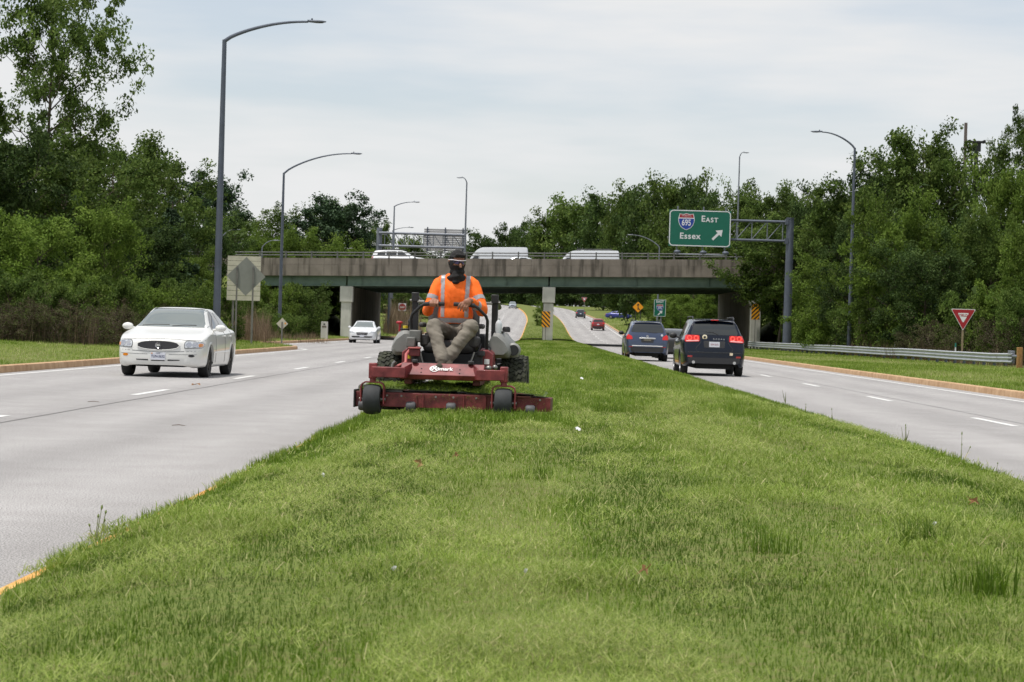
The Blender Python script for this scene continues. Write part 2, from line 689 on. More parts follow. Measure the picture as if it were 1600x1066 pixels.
kerb_line('tan concrete kerb along the verge past the white sedan', lambda Y: float(road_l(Y)), -1, kerb_tan, [(12, 99), (103.5, 480)], 3.05, 130)
kerb_line('tan concrete kerb in front of the guardrail verge', lambda Y: ROAD_R, 1, kerb_tan, [(20, 116), (118, 480)], 3.05, 130)
kerb_line('yellow painted kerb of the median on the mower\'s side', lambda Y: MED_L, 1, kerb_yel, [(1, 520)], 3.05, 40, h=0.14)
kerb_line('yellow painted kerb of the median beside the dark SUVs', lambda Y: MED_R, -1, kerb_yel, [(1, 520)], 3.05, 40, h=0.14)

# the median's soil
Ym = np.concatenate([np.arange(-5, 40, 0.5), np.arange(40, 225, 4.0), np.arange(225, 620, 8.0)])
sm = np.linspace(MED_L + 0.17, MED_R - 0.17, 40)
V = []
for Y in Ym:
    z = med_z(sm, Y) + 0.02 * (fbm(sm * 1.3, np.full_like(sm, Y * 1.3), 5) - 0.5) * min(1, 40 / max(Y, 40))
    V.append(np.stack([sm + float(curve(Y)), np.full_like(sm, Y), z], 1))
V = np.concatenate(V)
k = len(sm)
F = [(i * k + j, i * k + j + 1, (i + 1) * k + j + 1, (i + 1) * k + j) for i in range(len(Ym) - 1) for j in range(k - 1)]
tag(link('median_ground', nmesh('median_ground', V, F, MATS['turf'], smooth=True)), 'raised grass median between the two carriageways', 'median', kind='structure')


# ================================================================== grass
def leaf_mat(name, stops, trans=0.35, nscale=0.6, namp=(0.75, 1.25), rough=0.55, spec=0.25, attr='shade', objvar=0.0):
    m = bpy.data.materials.new(name)
    m.use_nodes = True
    t = m.node_tree
    t.nodes.clear()
    out = t.nodes.new('ShaderNodeOutputMaterial')
    at = t.nodes.new('ShaderNodeAttribute')
    at.attribute_name = attr
    r = t.nodes.new('ShaderNodeValToRGB')
    els = r.color_ramp.elements
    els[0].position, els[0].color = stops[0][0], (*stops[0][1], 1)
    els[1].position, els[1].color = stops[-1][0], (*stops[-1][1], 1)
    for p, c in stops[1:-1]:
        els.new(p).color = (*c, 1)
    t.links.new(at.outputs['Fac'], r.inputs[0])
    g = t.nodes.new('ShaderNodeNewGeometry')
    n = t.nodes.new('ShaderNodeTexNoise')
    n.inputs['Scale'].default_value = nscale
    n.inputs['Detail'].default_value = 4
    t.links.new(g.outputs['Position'], n.inputs['Vector'])
    mr = t.nodes.new('ShaderNodeMapRange')
    mr.inputs['From Min'].default_value, mr.inputs['From Max'].default_value = 0.3, 0.7
    mr.inputs['To Min'].default_value, mr.inputs['To Max'].default_value = namp
    t.links.new(n.outputs[0], mr.inputs['Value'])
    val = mr.outputs[0]
    if objvar:
        oi = t.nodes.new('ShaderNodeObjectInfo')
        m2 = t.nodes.new('ShaderNodeMapRange')
        m2.inputs['To Min'].default_value, m2.inputs['To Max'].default_value = 1 - objvar, 1 + objvar
        t.links.new(oi.outputs['Random'], m2.inputs['Value'])
        mm = t.nodes.new('ShaderNodeMath')
        mm.operation = 'MULTIPLY'
        t.links.new(val, mm.inputs[0])
        t.links.new(m2.outputs[0], mm.inputs[1])
        val = mm.outputs[0]
    mu = t.nodes.new('ShaderNodeVectorMath')
    mu.operation = 'SCALE'
    t.links.new(r.outputs[0], mu.inputs[0])
    t.links.new(val, mu.inputs['Scale'])
    b = t.nodes.new('ShaderNodeBsdfPrincipled')
    b.inputs['Roughness'].default_value = rough
    b.inputs['Specular IOR Level'].default_value = spec
    tr = t.nodes.new('ShaderNodeBsdfTranslucent')
    ms = t.nodes.new('ShaderNodeMixShader')
    ms.inputs[0].default_value = trans
    t.links.new(mu.outputs[0], b.inputs['Base Color'])
    t.links.new(mu.outputs[0], tr.inputs['Color'])
    t.links.new(b.outputs[0], ms.inputs[1])
    t.links.new(tr.outputs[0], ms.inputs[2])
    t.links.new(ms.outputs[0], out.inputs[0])
    MATS[name] = m
    return m


leaf_mat('grass', [(0.0, (0.070, 0.130, 0.010)), (0.35, (0.150, 0.245, 0.020)), (0.62, (0.265, 0.345, 0.062)), (0.82, (0.39, 0.44, 0.145)), (1.0, (0.55, 0.48, 0.26))], 0.38, 1.3, (0.84, 1.18))
leaf_mat('dry_grass', [(0.0, (0.10, 0.065, 0.045)), (0.5, (0.24, 0.17, 0.11)), (1.0, (0.42, 0.33, 0.21))], 0.3, 0.5, (0.7, 1.2))


def blades(name, x, y, z, h, w, az, lean, shade, mid=True, mats=None, bend=1.0):
    """tapered grass blades: az direction of lean, lean 0 upright .. 1.5 flat"""
    n = len(x)
    dx, dy = np.cos(az), np.sin(az)
    px, py = -dy, dx
    tw = rng.uniform(-0.9, 0.9, n)
    sx, sy = px * np.cos(tw) + dx * np.sin(tw), py * np.cos(tw) + dy * np.sin(tw)
    l0, l1 = lean * 0.55, lean * (1 + 0.35 * bend)
    p1x, p1z = np.sin(l0) * h * 0.55, np.cos(l0) * h * 0.55
    p2x, p2z = p1x + np.sin(l1) * h * 0.5, p1z + np.cos(l1) * h * 0.5
    B = np.stack([x, y, z], 1)
    S = np.stack([sx, sy, np.zeros(n)], 1) * (w / 2)[:, None]
    D = np.stack([dx, dy, np.zeros(n)], 1)
    Zv = np.array([0, 0, 1.0])
    P1 = B + D * p1x[:, None] + Zv * p1z[:, None]
    P2 = B + D * p2x[:, None] + Zv * np.maximum(p2z, 0.003)[:, None]
    i = np.arange(n)[:, None]
    if mid:
        V = np.stack([B - S, B + S, P1 + S * 0.85, P1 - S * 0.85, P2], 1).reshape(-1, 3)
        F = np.concatenate([i * 5 + np.array([[0, 1, 2]]), i * 5 + np.array([[0, 2, 3]]), i * 5 + np.array([[3, 2, 4]])])
        sh = np.repeat(shade, 5)
    else:
        V = np.stack([B - S, B + S, P2], 1).reshape(-1, 3)
        F = i * 3 + np.array([[0, 1, 2]])
        sh = np.repeat(shade, 3)
    me = nmesh(name, V, F, mats, smooth=False)
    a = me.attributes.new('shade', 'FLOAT', 'POINT')
    a.data.foreach_set('value', np.clip(sh, 0, 1).astype(np.float32))
    return me


def sample_Y(n, Y0, Y1, p):
    """density falling with distance as Y**-p"""
    u = rng.random(n)
    q = 1 - p
    return (Y0 ** q + u * (Y1 ** q - Y0 ** q)) ** (1 / q)


def clip_field(s, Y):
    """where the mower has left clippings: streaks along its passes and loose heaps"""
    a = fbm(s * 2.0, Y * 0.18, 11, 3)
    b = fbm(s * 4.5, Y * 2.0, 12, 3)
    c = 1.5 * np.exp(-((s - 1.55 - 0.1 * np.sin(Y * 0.4)) / 0.38) ** 2) + 0.8 * np.exp(-((s + 1.45) / 0.35) ** 2) + 0.5 * np.exp(-((s - 2.6) / 0.3) ** 2)
    return np.clip((a - 0.47) * 3.0 + (b - 0.5) * 2.6 + 0.30 * c, 0, 1)


def median_grass():
    parts = []
    # standing blades, close
    n = 290000
    Y = sample_Y(n, 4.2, 24.0, 1.3)
    s = rng.uniform(MED_L + 0.17, MED_R - 0.12, n)
    keep = np.abs(s - Y * 0.013) < Y * 0.262
    Y, s = Y[keep], s[keep]
    n = len(s)
    tuft = fbm(s * 3.0, Y * 1.0, 21, 3)
    edge = np.clip(1 - np.minimum(s - MED_L, MED_R - s) / 0.45, 0, 1)
    h = 0.016 + 0.024 * rng.random(n) + 0.07 * np.clip(tuft - 0.62, 0, 1) + 0.03 * edge * rng.random(n) * vnoise(Y * 3, s)
    h *= np.where(rng.random(n) < 0.012, rng.uniform(1.4, 2.4, n), 1)
    w = np.clip(0.0030 * (Y / 7.5) ** 0.75, 0.0026, 0.012) * rng.uniform(0.7, 1.3, n)
    sh = 0.31 + 0.17 * rng.standard_normal(n) + 0.95 * (fbm(s * 1.5, Y * 0.10, 31, 3) - 0.5) + 0.45 * (fbm(s * 4.2, Y * 0.7, 33, 3) - 0.5) + 0.16 * np.exp(-((s - 0.05) / 0.3) ** 2) * (Y < 13) - 0.35 * np.clip(tuft - 0.56, 0, 1)
    sh = np.where(rng.random(n) < 0.035, rng.uniform(0.8, 1.0, n), sh)
    az = rng.uniform(0, 2 * PI, n)
    lean = np.abs(rng.normal(0.5, 0.45, n))
    zz = med_z(s, Y) - 0.008
    o = link('grass', blades('grass', s, Y, zz, h, w, az, lean, sh, True, MATS['grass']))
    tag(o, 'short mown green grass on the near median', 'grass', kind='stuff')
    # ragged tufts hanging over both kerbs, and the uncut strip just ahead of the mower
    n = 22000
    Y = sample_Y(n, 8.6, 60.0, 1.1)
    sd = rng.random(n) < 0.5
    d = np.abs(rng.normal(0.0, 0.10, n))
    s = np.where(sd, MED_L + 0.12 + d, MED_R - 0.10 - d)
    g = fbm(Y * 1.1, np.where(sd, 3.0, 9.0), 91, 3)
    k = rng.random(n) < np.clip((g - 0.36) * 3.5, 0.08, 1)
    Y, s, sd, g = Y[k], s[k], sd[k], g[k]
    m_ = 16000
    Yc, sc2 = rng.uniform(18.6, 20.5, m_), rng.uniform(-1.95, 0.35, m_)
    kc = rng.random(m_) < np.clip((fbm(sc2 * 2.5, Yc * 1.5, 93, 2) - 0.3) * 2.2, 0.1, 1)
    Yc, sc2 = Yc[kc], sc2[kc]
    az = np.concatenate([np.where(sd, PI, 0) + rng.normal(0, 1.0, len(Y)), rng.uniform(0, 2 * PI, len(Yc))])
    h = np.concatenate([rng.uniform(0.035, 0.085, len(Y)) * (0.5 + g), rng.uniform(0.05, 0.12, len(Yc))])
    Y, s = np.concatenate([Y, Yc]), np.concatenate([s, sc2])
    n = len(Y)
    w = np.clip(0.0036 * (Y / 8) ** 0.75, 0.0034, 0.016) * rng.uniform(0.7, 1.3, n)
    o = link('grass', blades('grass', s, Y, med_z(np.clip(s, MED_L + 0.05, MED_R - 0.05), Y) - 0.012, h, w, az, np.abs(rng.normal(0.45, 0.35, n)), rng.normal(0.32, 0.16, n), True, MATS['grass']))
    tag(o, 'ragged uncut grass tufts along the median kerbs and before the mower', 'grass', kind='stuff')
    # cut clippings lying on top
    n = 520000
    Y = sample_Y(n, 4.2, 30.0, 1.3)
    s = rng.uniform(MED_L + 0.17, MED_R - 0.12, n)
    cf = clip_field(s, Y)
    keep = (rng.random(n) < cf) & (np.abs(s - Y * 0.013) < Y * 0.262)
    Y, s, cf = Y[keep], s[keep], cf[keep]
    n = len(s)
    lift = 0.018 + 0.05 * cf**2 * rng.random(n) + 0.02 * rng.random(n)
    h = rng.uniform(0.016, 0.06, n)
    w = np.clip(0.0023 * (Y / 7.5) ** 0.75, 0.0021, 0.01) * rng.uniform(0.7, 1.3, n)
    az = rng.uniform(0, 2 * PI, n)
    lean = rng.normal(1.45, 0.22, n)
    sh = np.clip(rng.normal(0.62, 0.14, n) + 0.12 * (cf - 0.4), 0.3, 0.95)
    o = link('grass_clippings', blades('grass_clippings', s, Y, med_z(s, Y) + lift, h, w, az, lean, sh, False, MATS['grass'], 0.3))
    tag(o, 'pale cut grass clippings strewn over the median', 'clippings', kind='stuff')
    # heaps and long loose strands
    X_, Y_, Z_, H_, S_ = [], [], [], [], []
    for (hs, hy, rx, ry, hh, k) in ((-1.62, 9.6, 0.26, 0.28, 0.075, 2600), (-1.45, 8.7, 0.34, 0.22, 0.08, 3000), (-1.2, 15.5, 0.3, 0.4, 0.06, 2000), (-1.5, 13.2, 0.25, 0.4, 0.06, 1800), (1.5, 13.0, 0.35, 0.45, 0.06, 2200), (2.0, 11.6, 0.4, 0.35, 0.06, 2400), (1.15, 11.0, 0.3, 0.3, 0.05, 1600), (2.35, 9.3, 0.4, 0.3, 0.07, 2600), (1.6, 8.3, 0.35, 0.25, 0.06, 2000), (2.7, 14.5, 0.3, 0.6, 0.06, 2000), (1.8, 18.0, 0.35, 0.8, 0.06, 2200), (0.6, 7.2, 0.3, 0.2, 0.04, 1200), (-0.9, 7.0, 0.4, 0.2, 0.05, 1600)):
        for sub_ in range(4):
            a, b = hs + rng.normal(0, rx * 0.9), hy + rng.normal(0, ry * 0.9)
            x, y = rng.normal(a, rx * 0.45, k // 4), rng.normal(b, ry * 0.4, k // 4)
            e = np.exp(-(((x - a) / (rx * 0.5)) ** 2 + ((y - b) / (ry * 0.5)) ** 2))
            X_.append(x); Y_.append(y); Z_.append(0.02 + hh * e * rng.random(k // 4)); H_.append(rng.uniform(0.02, 0.08, k // 4)); S_.append(rng.normal(0.58, 0.16, k // 4))
    n = 2500
    Y = sample_Y(n, 4.4, 20, 1.2)
    X_.append(rng.uniform(MED_L + 0.2, MED_R - 0.2, n)); Y_.append(Y); Z_.append(rng.uniform(0.03, 0.055, n)); H_.append(rng.uniform(0.03, 0.10, n)); S_.append(rng.uniform(0.6, 0.98, n))
    x, y, zz, h, sh = (np.concatenate(q) for q in (X_, Y_, Z_, H_, S_))
    k = (x > MED_L + 0.1) & (x < MED_R - 0.15)
    x, y, zz, h, sh = x[k], y[k], zz[k], h[k], sh[k]
    n = len(x)
    w = np.clip(0.0028 * (y / 7.5) ** 0.75, 0.0024, 0.01) * rng.uniform(0.7, 1.3, n)
    o = link('grass_clippings', blades('grass_clippings', x, y, med_z(x, y) + zz, h, w, rng.uniform(0, 2 * PI, n), rng.normal(1.4, 0.28, n), sh, True, MATS['grass'], 0.5))
    tag(o, 'ragged heaps and long strands of cut grass', 'clippings', kind='stuff')
    # farther median
    n = 150000
    Y = sample_Y(n, 22.0, 330.0, 1.6)
    s = rng.uniform(MED_L + 0.12, MED_R - 0.12, n)
    keep = ~((Y > BR0 + 1) & (Y < BR1 - 1) & (rng.random(n) < 0.85))
    Y, s = Y[keep], s[keep]
    n = len(s)
    edge = np.clip(1 - np.minimum(s - MED_L, MED_R - s) / 0.4, 0, 1)
    h = 0.035 + 0.04 * rng.random(n) + 0.05 * edge * rng.random(n)
    w = np.clip(0.010 * (Y / 25) ** 0.8, 0.01, 0.06) * rng.uniform(0.7, 1.3, n)
    sh = 0.44 + 0.15 * rng.standard_normal(n) + 0.75 * (fbm(s * 1.5, Y * 0.10, 31, 3) - 0.5) + 0.22 * (clip_field(s, Y) - 0.3)
    o = link('grass', blades('grass', s + curve(Y), Y, med_z(s, Y) - 0.01, h, w, rng.uniform(0, 2 * PI, n), np.abs(rng.normal(0.4, 0.4, n)), sh, False, MATS['grass']))
    tag(o, 'mown grass of the median running up to and past the overpass', 'grass', kind='stuff')


median_grass()


def verge_grass(name, label, s0, s1, Y0, Y1, n, hmin, hmax, sh0, p=1.3, m='grass', hole=None, wf=1.0, lean=0.4):
    Y = sample_Y(n, Y0, Y1, p)
    o = rng.uniform(s0, s1, n)
    s = np.where(o < 0, road_l(Y) + o, ROAD_R + o)
    if hole:
        k = hole(s, Y)
        Y, s = Y[k], s[k]
        n = len(s)
    h = rng.uniform(hmin, hmax, n) * (0.6 + 0.8 * fbm(s * 0.7, Y * 0.5, 41, 2))
    w = np.clip(0.016 * (Y / 45) ** 0.8, 0.012, 0.07) * rng.uniform(0.6, 1.3, n) * wf
    sh = sh0 + 0.15 * rng.standard_normal(n) + 0.9 * (fbm(s * 0.35, Y * 0.2, 51, 3) - 0.5)
    ob = link(name, blades(name, s + curve(Y), Y, ground_z(s, Y) - 0.01, h, w, rng.uniform(0, 2 * PI, n), np.abs(rng.normal(lean, 0.3, n)), sh, False, MATS[m]))
    return tag(ob, label, 'grass', kind='stuff')


verge_grass('grass', 'mown verge grass behind the kerb beside the white sedan', -9.5, -0.22, 38, 176, 90000, 0.04, 0.10, 0.50)
verge_grass('grass', 'mown verge grass between the kerb and the guardrail', 0.22, 9.5, 46, 176, 80000, 0.05, 0.12, 0.55)
verge_grass('grass', 'sunlit grass slope beyond the overpass by the merge sign', 0.25, 30, 212, 420, 40000, 0.08, 0.22, 0.62)
verge_grass('grass', 'grass bank beyond the overpass behind the dry reeds', -30, -0.25, 212, 420, 25000, 0.08, 0.25, 0.5)

# ================================================================== overpass
conc_lt = mat('pier_concrete', srgb(196, 194, 186), 0.9, var=0.10, scale=1.2, bump=0.3, bscale=25, detail=8)
conc_dk = mat('wall_concrete', srgb(120, 112, 100), 0.92, var=0.22, scale=0.8, bump=0.3, bscale=20, detail=8)
conc_br = mat('parapet_concrete', srgb(126, 117, 107), 0.92, var=0.20, scale=0.7, bump=0.35, bscale=25, detail=9, col2=srgb(140, 131, 121))
def streaks(m, sc=(2.2, 2.2, 0.22), lo=0.55):
    t = m.node_tree
    b = t.nodes['Principled BSDF']
    src = b.inputs['Base Color'].links[0].from_socket
    tc = t.nodes.new('ShaderNodeNewGeometry')
    mp = t.nodes.new('ShaderNodeMapping')
    mp.inputs['Scale'].default_value = sc
    n = t.nodes.new('ShaderNodeTexNoise')
    n.inputs['Scale'].default_value = 1.0
    n.inputs['Detail'].default_value = 6
    r = t.nodes.new('ShaderNodeValToRGB')
    r.color_ramp.elements[0].position, r.color_ramp.elements[1].position = 0.36, 0.52
    r.color_ramp.elements[0].color = (lo, lo, lo * 0.97, 1)
    r.color_ramp.elements[1].color = (1, 1, 1, 1)
    mx = t.nodes.new('ShaderNodeMix')
    mx.data_type = 'RGBA'
    mx.blend_type = 'MULTIPLY'
    mx.inputs['Factor'].default_value = 1.0
    t.links.new(tc.outputs['Position'], mp.inputs['Vector'])
    t.links.new(mp.outputs[0], n.inputs['Vector'])
    t.links.new(n.outputs[0], r.inputs[0])
    t.links.new(src, mx.inputs['A'])
    t.links.new(r.outputs[0], mx.inputs['B'])
    t.links.new(mx.outputs['Result'], b.inputs['Base Color'])


streaks(conc_br, (2.2, 2.2, 0.22), 0.42)
streaks(conc_lt, (1.5, 1.5, 0.3), 0.75)
streaks(conc_dk, (1.5, 1.5, 0.2), 0.6)
steel_gr = mat('girder_green_paint', srgb(92, 112, 100), 0.6, var=0.14, scale=1.5, col2=srgb(104, 124, 110))
steel_dk = mat('rail_metal', srgb(104, 104, 102), 0.55, metal=0.3, var=0.12, scale=3)
galv = mat('galvanised_steel', srgb(122, 126, 134), 0.5, metal=0.35, var=0.12, scale=2.0)
galv_dk = mat('weathered_steel', srgb(88, 94, 106), 0.55, metal=0.3, var=0.14, scale=2.0)
dark = mat('dark_void', (0.018, 0.018, 0.018), 0.9)
asph = mat('deck_asphalt', (0.10, 0.10, 0.10), 0.9, var=0.1)

bridge = empty('overpass', (0, BR0, 0), label='concrete and green steel highway overpass crossing above both carriageways', cat='overpass')
XL, XR = -46.0, 52.0
slope = math.atan(0.025)


def bz(X):
    return float(deck_z(X))


def slab(mb, X0, X1, y0, y1, z0, z1):
    """box following the bridge grade; z measured from deck level; y from the near face"""
    vs = []
    for X in (X0, X1):
        b = bz(X)
        vs += [(X, y0, b + z0), (X, y1, b + z0), (X, y1, b + z1), (X, y0, b + z1)]
    return mb.add(vs, [(0, 1, 2, 3), (7, 6, 5, 4), (0, 4, 5, 1), (1, 5, 6, 2), (2, 6, 7, 3), (3, 7, 4, 0)])


D = BR1 - BR0
slab(MB(), XL, XR, 0.25, D - 0.25, -0.30, 0.0).build('deck', asph, bridge, smooth=0)
mb = MB()
slab(mb, XL, XR, 0.02, 0.4, -0.62, -0.302)
slab(mb, XL, XR, D - 0.4, D - 0.02, -0.62, -0.302)
mb.build('slab_edge', conc_dk, bridge, smooth=0)


def parapet(y0, y1, name):
    p = empty(name)
    p.parent = bridge
    n = int((XR - XL) / 2.15)
    for i in range(n):
        a, b = XL + i * 2.15, XL + (i + 1) * 2.15
        for (z0, z1, dy) in ((-0.60, 0.30, 0.0), (0.315, 0.86, 0.03)):
            if name == 'parapet' and not (-30 < a < 26):
                continue
            slab(MB(), a + 0.012, b - 0.012, y0 + dy + random.uniform(-0.006, 0.006), y1, z0, z1).build('panel', conc_br, p, smooth=0)
    core = MB()
    slab(core, XL, XR, y0 + 0.06, y1 - 0.03, -0.59, 0.85)
    core.build('core', conc_dk, p, smooth=0)
    return p


parapet(0.0, 0.36, 'parapet')
slab(MB(), XL, XR, D - 0.36, D, -0.6, 0.86).build('far_parapet', conc_br, bridge, smooth=0)


def railing(y, nm):
    p = empty(nm)
    p.parent = bridge
    mb = MB()
    for zz in (1.10, 1.33):
        mb.tube([(X, y, bz(X) + zz) for X in (XL, XR)], 0.045, 8)
    mb.build('rail', steel_dk, p)
    X = XL + 1.07
    first = None
    while X < XR:
        if first is None or -30 < X < 26:
            o = MB().box((0, 0, 0.30), (0.11, 0.13, 0.56)).box((0, 0, 0.02), (0.2, 0.2, 0.03)).build('post', steel_dk, p) if first is None else first.copy()
            if first is None:
                first = o
            else:
                C.objects.link(o)
            o.location = (X, y, bz(X) + 0.86)
        X += 2.15


railing(0.18, 'railing')
railing(D - 0.18, 'railing')

pier_X = (W(540, 480, BR0).x, W(857, 480, BR0).x, W(1182, 480, BR0).x)
ends = [XL] + list(pier_X) + [XR]
# girders, span by span
for gi, gy in enumerate(np.linspace(0.55, D - 0.55, 9)):
    for k in range(4):
        a, b = ends[k] + 0.07, ends[k + 1] - 0.07
        mb = MB()
        slab(mb, a, b, gy - 0.02, gy + 0.02, -1.38, -0.60)
        slab(mb, a, b, gy - 0.20, gy + 0.20, -1.44, -1.38)
        if gi == 0:
            X = a + 1.2
            while X < b:
                slab(mb, X, X + 0.02, gy - 0.16, gy - 0.02, -1.38, -0.60)
                X += 6.0
        mb.build('girder', steel_gr, bridge, smooth=0)

for i, X in enumerate(pier_X):
    p = empty('pier', (X, 0, 0))
    p.parent = bridge
    zt = bz(X) - 1.46
    z0 = 0.36 if i == 1 else 0.1
    wd = 0.92
    if i == 1:
        for yy in (0.9, D / 2, D - 0.9):
            MB().box((0, yy, (zt - 1.35 + z0) / 2), (wd - 0.1, 0.9, zt - 1.35 - z0)).build('column', conc_lt, p, smooth=0, bevel=0.03)
        MB().box((0, D / 2, zt - 0.68), (wd - 0.02, D - 1.6, 1.33)).build('cap_beam', conc_dk, p, smooth=0)
    else:
        MB().box((0, 0.9, (zt - 1.2 + z0) / 2), (wd - 0.08, 0.9, zt - 1.2 - z0)).build('column', conc_lt, p, smooth=0, bevel=0.03)
        MB().box((0, D / 2 + 0.7, (zt + z0) / 2), (wd - 0.2, D - 1.7, zt - z0 - 0.02)).build('wall', conc_dk, p, smooth=0)
    MB().box((0, 0.86, zt - 0.66), (wd + 0.14, 1.06, 1.3)).build('cap_block', conc_lt, p, smooth=0, bevel=0.025)
    MB().box((0, 0.8, zt + 0.035), (0.4, 0.4, 0.07)).build('bearing', galv_dk, p, smooth=0)
# abutment walls and concrete slope under the deck
for sgn in (-1, 1):
    X = 0.8 + sgn * 26.6
    MB().box((X + sgn * 0.6, D / 2, bz(X) - 1.9), (1.2, D - 0.2, 3.1)).build('abutment', conc_dk, bridge, smooth=0)


def stripes_mat(name, k):
    m = bpy.data.materials.new(name)
    m.use_nodes = True
    t = m.node_tree
    b = t.nodes['Principled BSDF']
    b.inputs['Roughness'].default_value = 0.5
    tc = t.nodes.new('ShaderNodeTexCoord')
    sp = t.nodes.new('ShaderNodeSeparateXYZ')
    t.links.new(tc.outputs['Object'], sp.inputs[0])
    a = t.nodes.new('ShaderNodeMath')
    a.operation = 'MULTIPLY_ADD'
    a.inputs[1].default_value = k
    t.links.new(sp.outputs['X'], a.inputs[0])
    t.links.new(sp.outputs['Z'], a.inputs[2])
    d = t.nodes.new('ShaderNodeMath')
    d.operation = 'MULTIPLY'
    d.inputs[1].default_value = 2.85
    t.links.new(a.outputs[0], d.inputs[0])
    fr = t.nodes.new('ShaderNodeMath')
    fr.operation = 'FRACT'
    t.links.new(d.outputs[0], fr.inputs[0])
    gt = t.nodes.new('ShaderNodeMath')
    gt.operation = 'GREATER_THAN'
    gt.inputs[1].default_value = 0.46
    t.links.new(fr.outputs[0], gt.inputs[0])
    mx = t.nodes.new('ShaderNodeMix')
    mx.data_type = 'RGBA'
    mx.inputs['A'].default_value = (0.012, 0.012, 0.012, 1)
    mx.inputs['B'].default_value = (*srgb(232, 158, 12), 1)
    t.links.new(gt.outputs[0], mx.inputs['Factor'])
    t.links.new(mx.outputs['Result'], b.inputs['Base Color'])
    MATS[name] = m
    return m


stripes_mat('hazard_a', 1.0)
stripes_mat('hazard_b', -1.0)
post_met = mat('sign_post_metal', srgb(120, 118, 112), 0.6, metal=0.2, var=0.15, scale=3)


def hazard(px, py, Y, m, label):
    c = W(px, py, Y)
    g = float(med_z(c.x, Y)) if MED_L < c.x < MED_R else gz(c.x, Y)
    o = empty('object_marker', (c.x, Y, g), label=label, cat='hazard sign')
    h = c.z - g
    MB().box((0, 0, h), (0.68, 0.012, 1.32)).build('panel', m, o, smooth=0)
    MB().box((0, 0.04, h / 2 + 0.1), (0.06, 0.05, h + 0.2)).build('post', post_met, o, smooth=0)


hazard(853, 499, BR0 + 0.1, MATS['hazard_a'], 'black and yellow striped marker on the middle pier')
hazard(1180.5, 487, BR0 + 0.1, MATS['hazard_b'], 'black and yellow striped marker on the pier behind the navy SUV')
# ================================================================== trees and shrubs
leaf_mat('leaf_mid', [(0.0, (0.036, 0.066, 0.013)), (0.5, (0.088, 0.140, 0.029)), (1.0, (0.175, 0.232, 0.056))], 0.4, 0.35, (0.7, 1.3), 0.65, 0.12, objvar=0.2)
leaf_mat('leaf_light', [(0.0, (0.04, 0.075, 0.012)), (0.5, (0.125, 0.195, 0.03)), (1.0, (0.22, 0.295, 0.062))], 0.4, 0.35, (0.75, 1.25), 0.65, 0.12, objvar=0.18)
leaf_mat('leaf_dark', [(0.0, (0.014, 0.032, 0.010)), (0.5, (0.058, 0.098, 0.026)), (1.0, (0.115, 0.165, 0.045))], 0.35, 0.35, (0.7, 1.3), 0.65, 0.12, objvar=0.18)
leaf_mat('needle', [(0.0, (0.016, 0.036, 0.016)), (0.5, (0.038, 0.072, 0.030)), (1.0, (0.07, 0.115, 0.05))], 0.15, 0.35, (0.75, 1.25), 0.6, 0.2, objvar=0.1)
leaf_mat('twig_leaf', [(0.0, (0.045, 0.032, 0.023)), (0.45, (0.095, 0.072, 0.048)), (0.6, (0.075, 0.095, 0.03)), (1.0, (0.13, 0.16, 0.05))], 0.3, 0.5, (0.75, 1.2), 0.7, 0.1, objvar=0.12)
bark = mat('bark', srgb(84, 74, 62), 0.95, var=0.3, scale=3.0, bump=0.8, bscale=14)


def leaf_mesh(name, Cc, size, shade, m, flat=0.55, aspect=0.62):
    n = len(Cc)
    nr = rng.standard_normal((n, 3))
    nr[:, 2] = np.abs(nr[:, 2]) + flat
    nr /= np.linalg.norm(nr, axis=1)[:, None]
    a = rng.standard_normal((n, 3))
    u = np.cross(nr, a)
    u /= np.linalg.norm(u, axis=1)[:, None]
    v = np.cross(nr, u)
    s = size[:, None]
    V = np.stack([Cc - u * s, Cc + v * s * aspect - u * s * 0.1 + nr * s * 0.12, Cc + u * s, Cc - v * s * aspect - u * s * 0.1 + nr * s * 0.12], 1).reshape(-1, 3)
    i = np.arange(n)[:, None] * 4
    F = np.concatenate([i + np.array([[0, 1, 2]]), i + np.array([[0, 2, 3]])])
    me = nmesh(name, V, F, m, smooth=False)
    at = me.attributes.new('shade', 'FLOAT', 'POINT')
    at.data.foreach_set('value', np.repeat(np.clip(shade, 0, 1), 4).astype(np.float32))
    return me


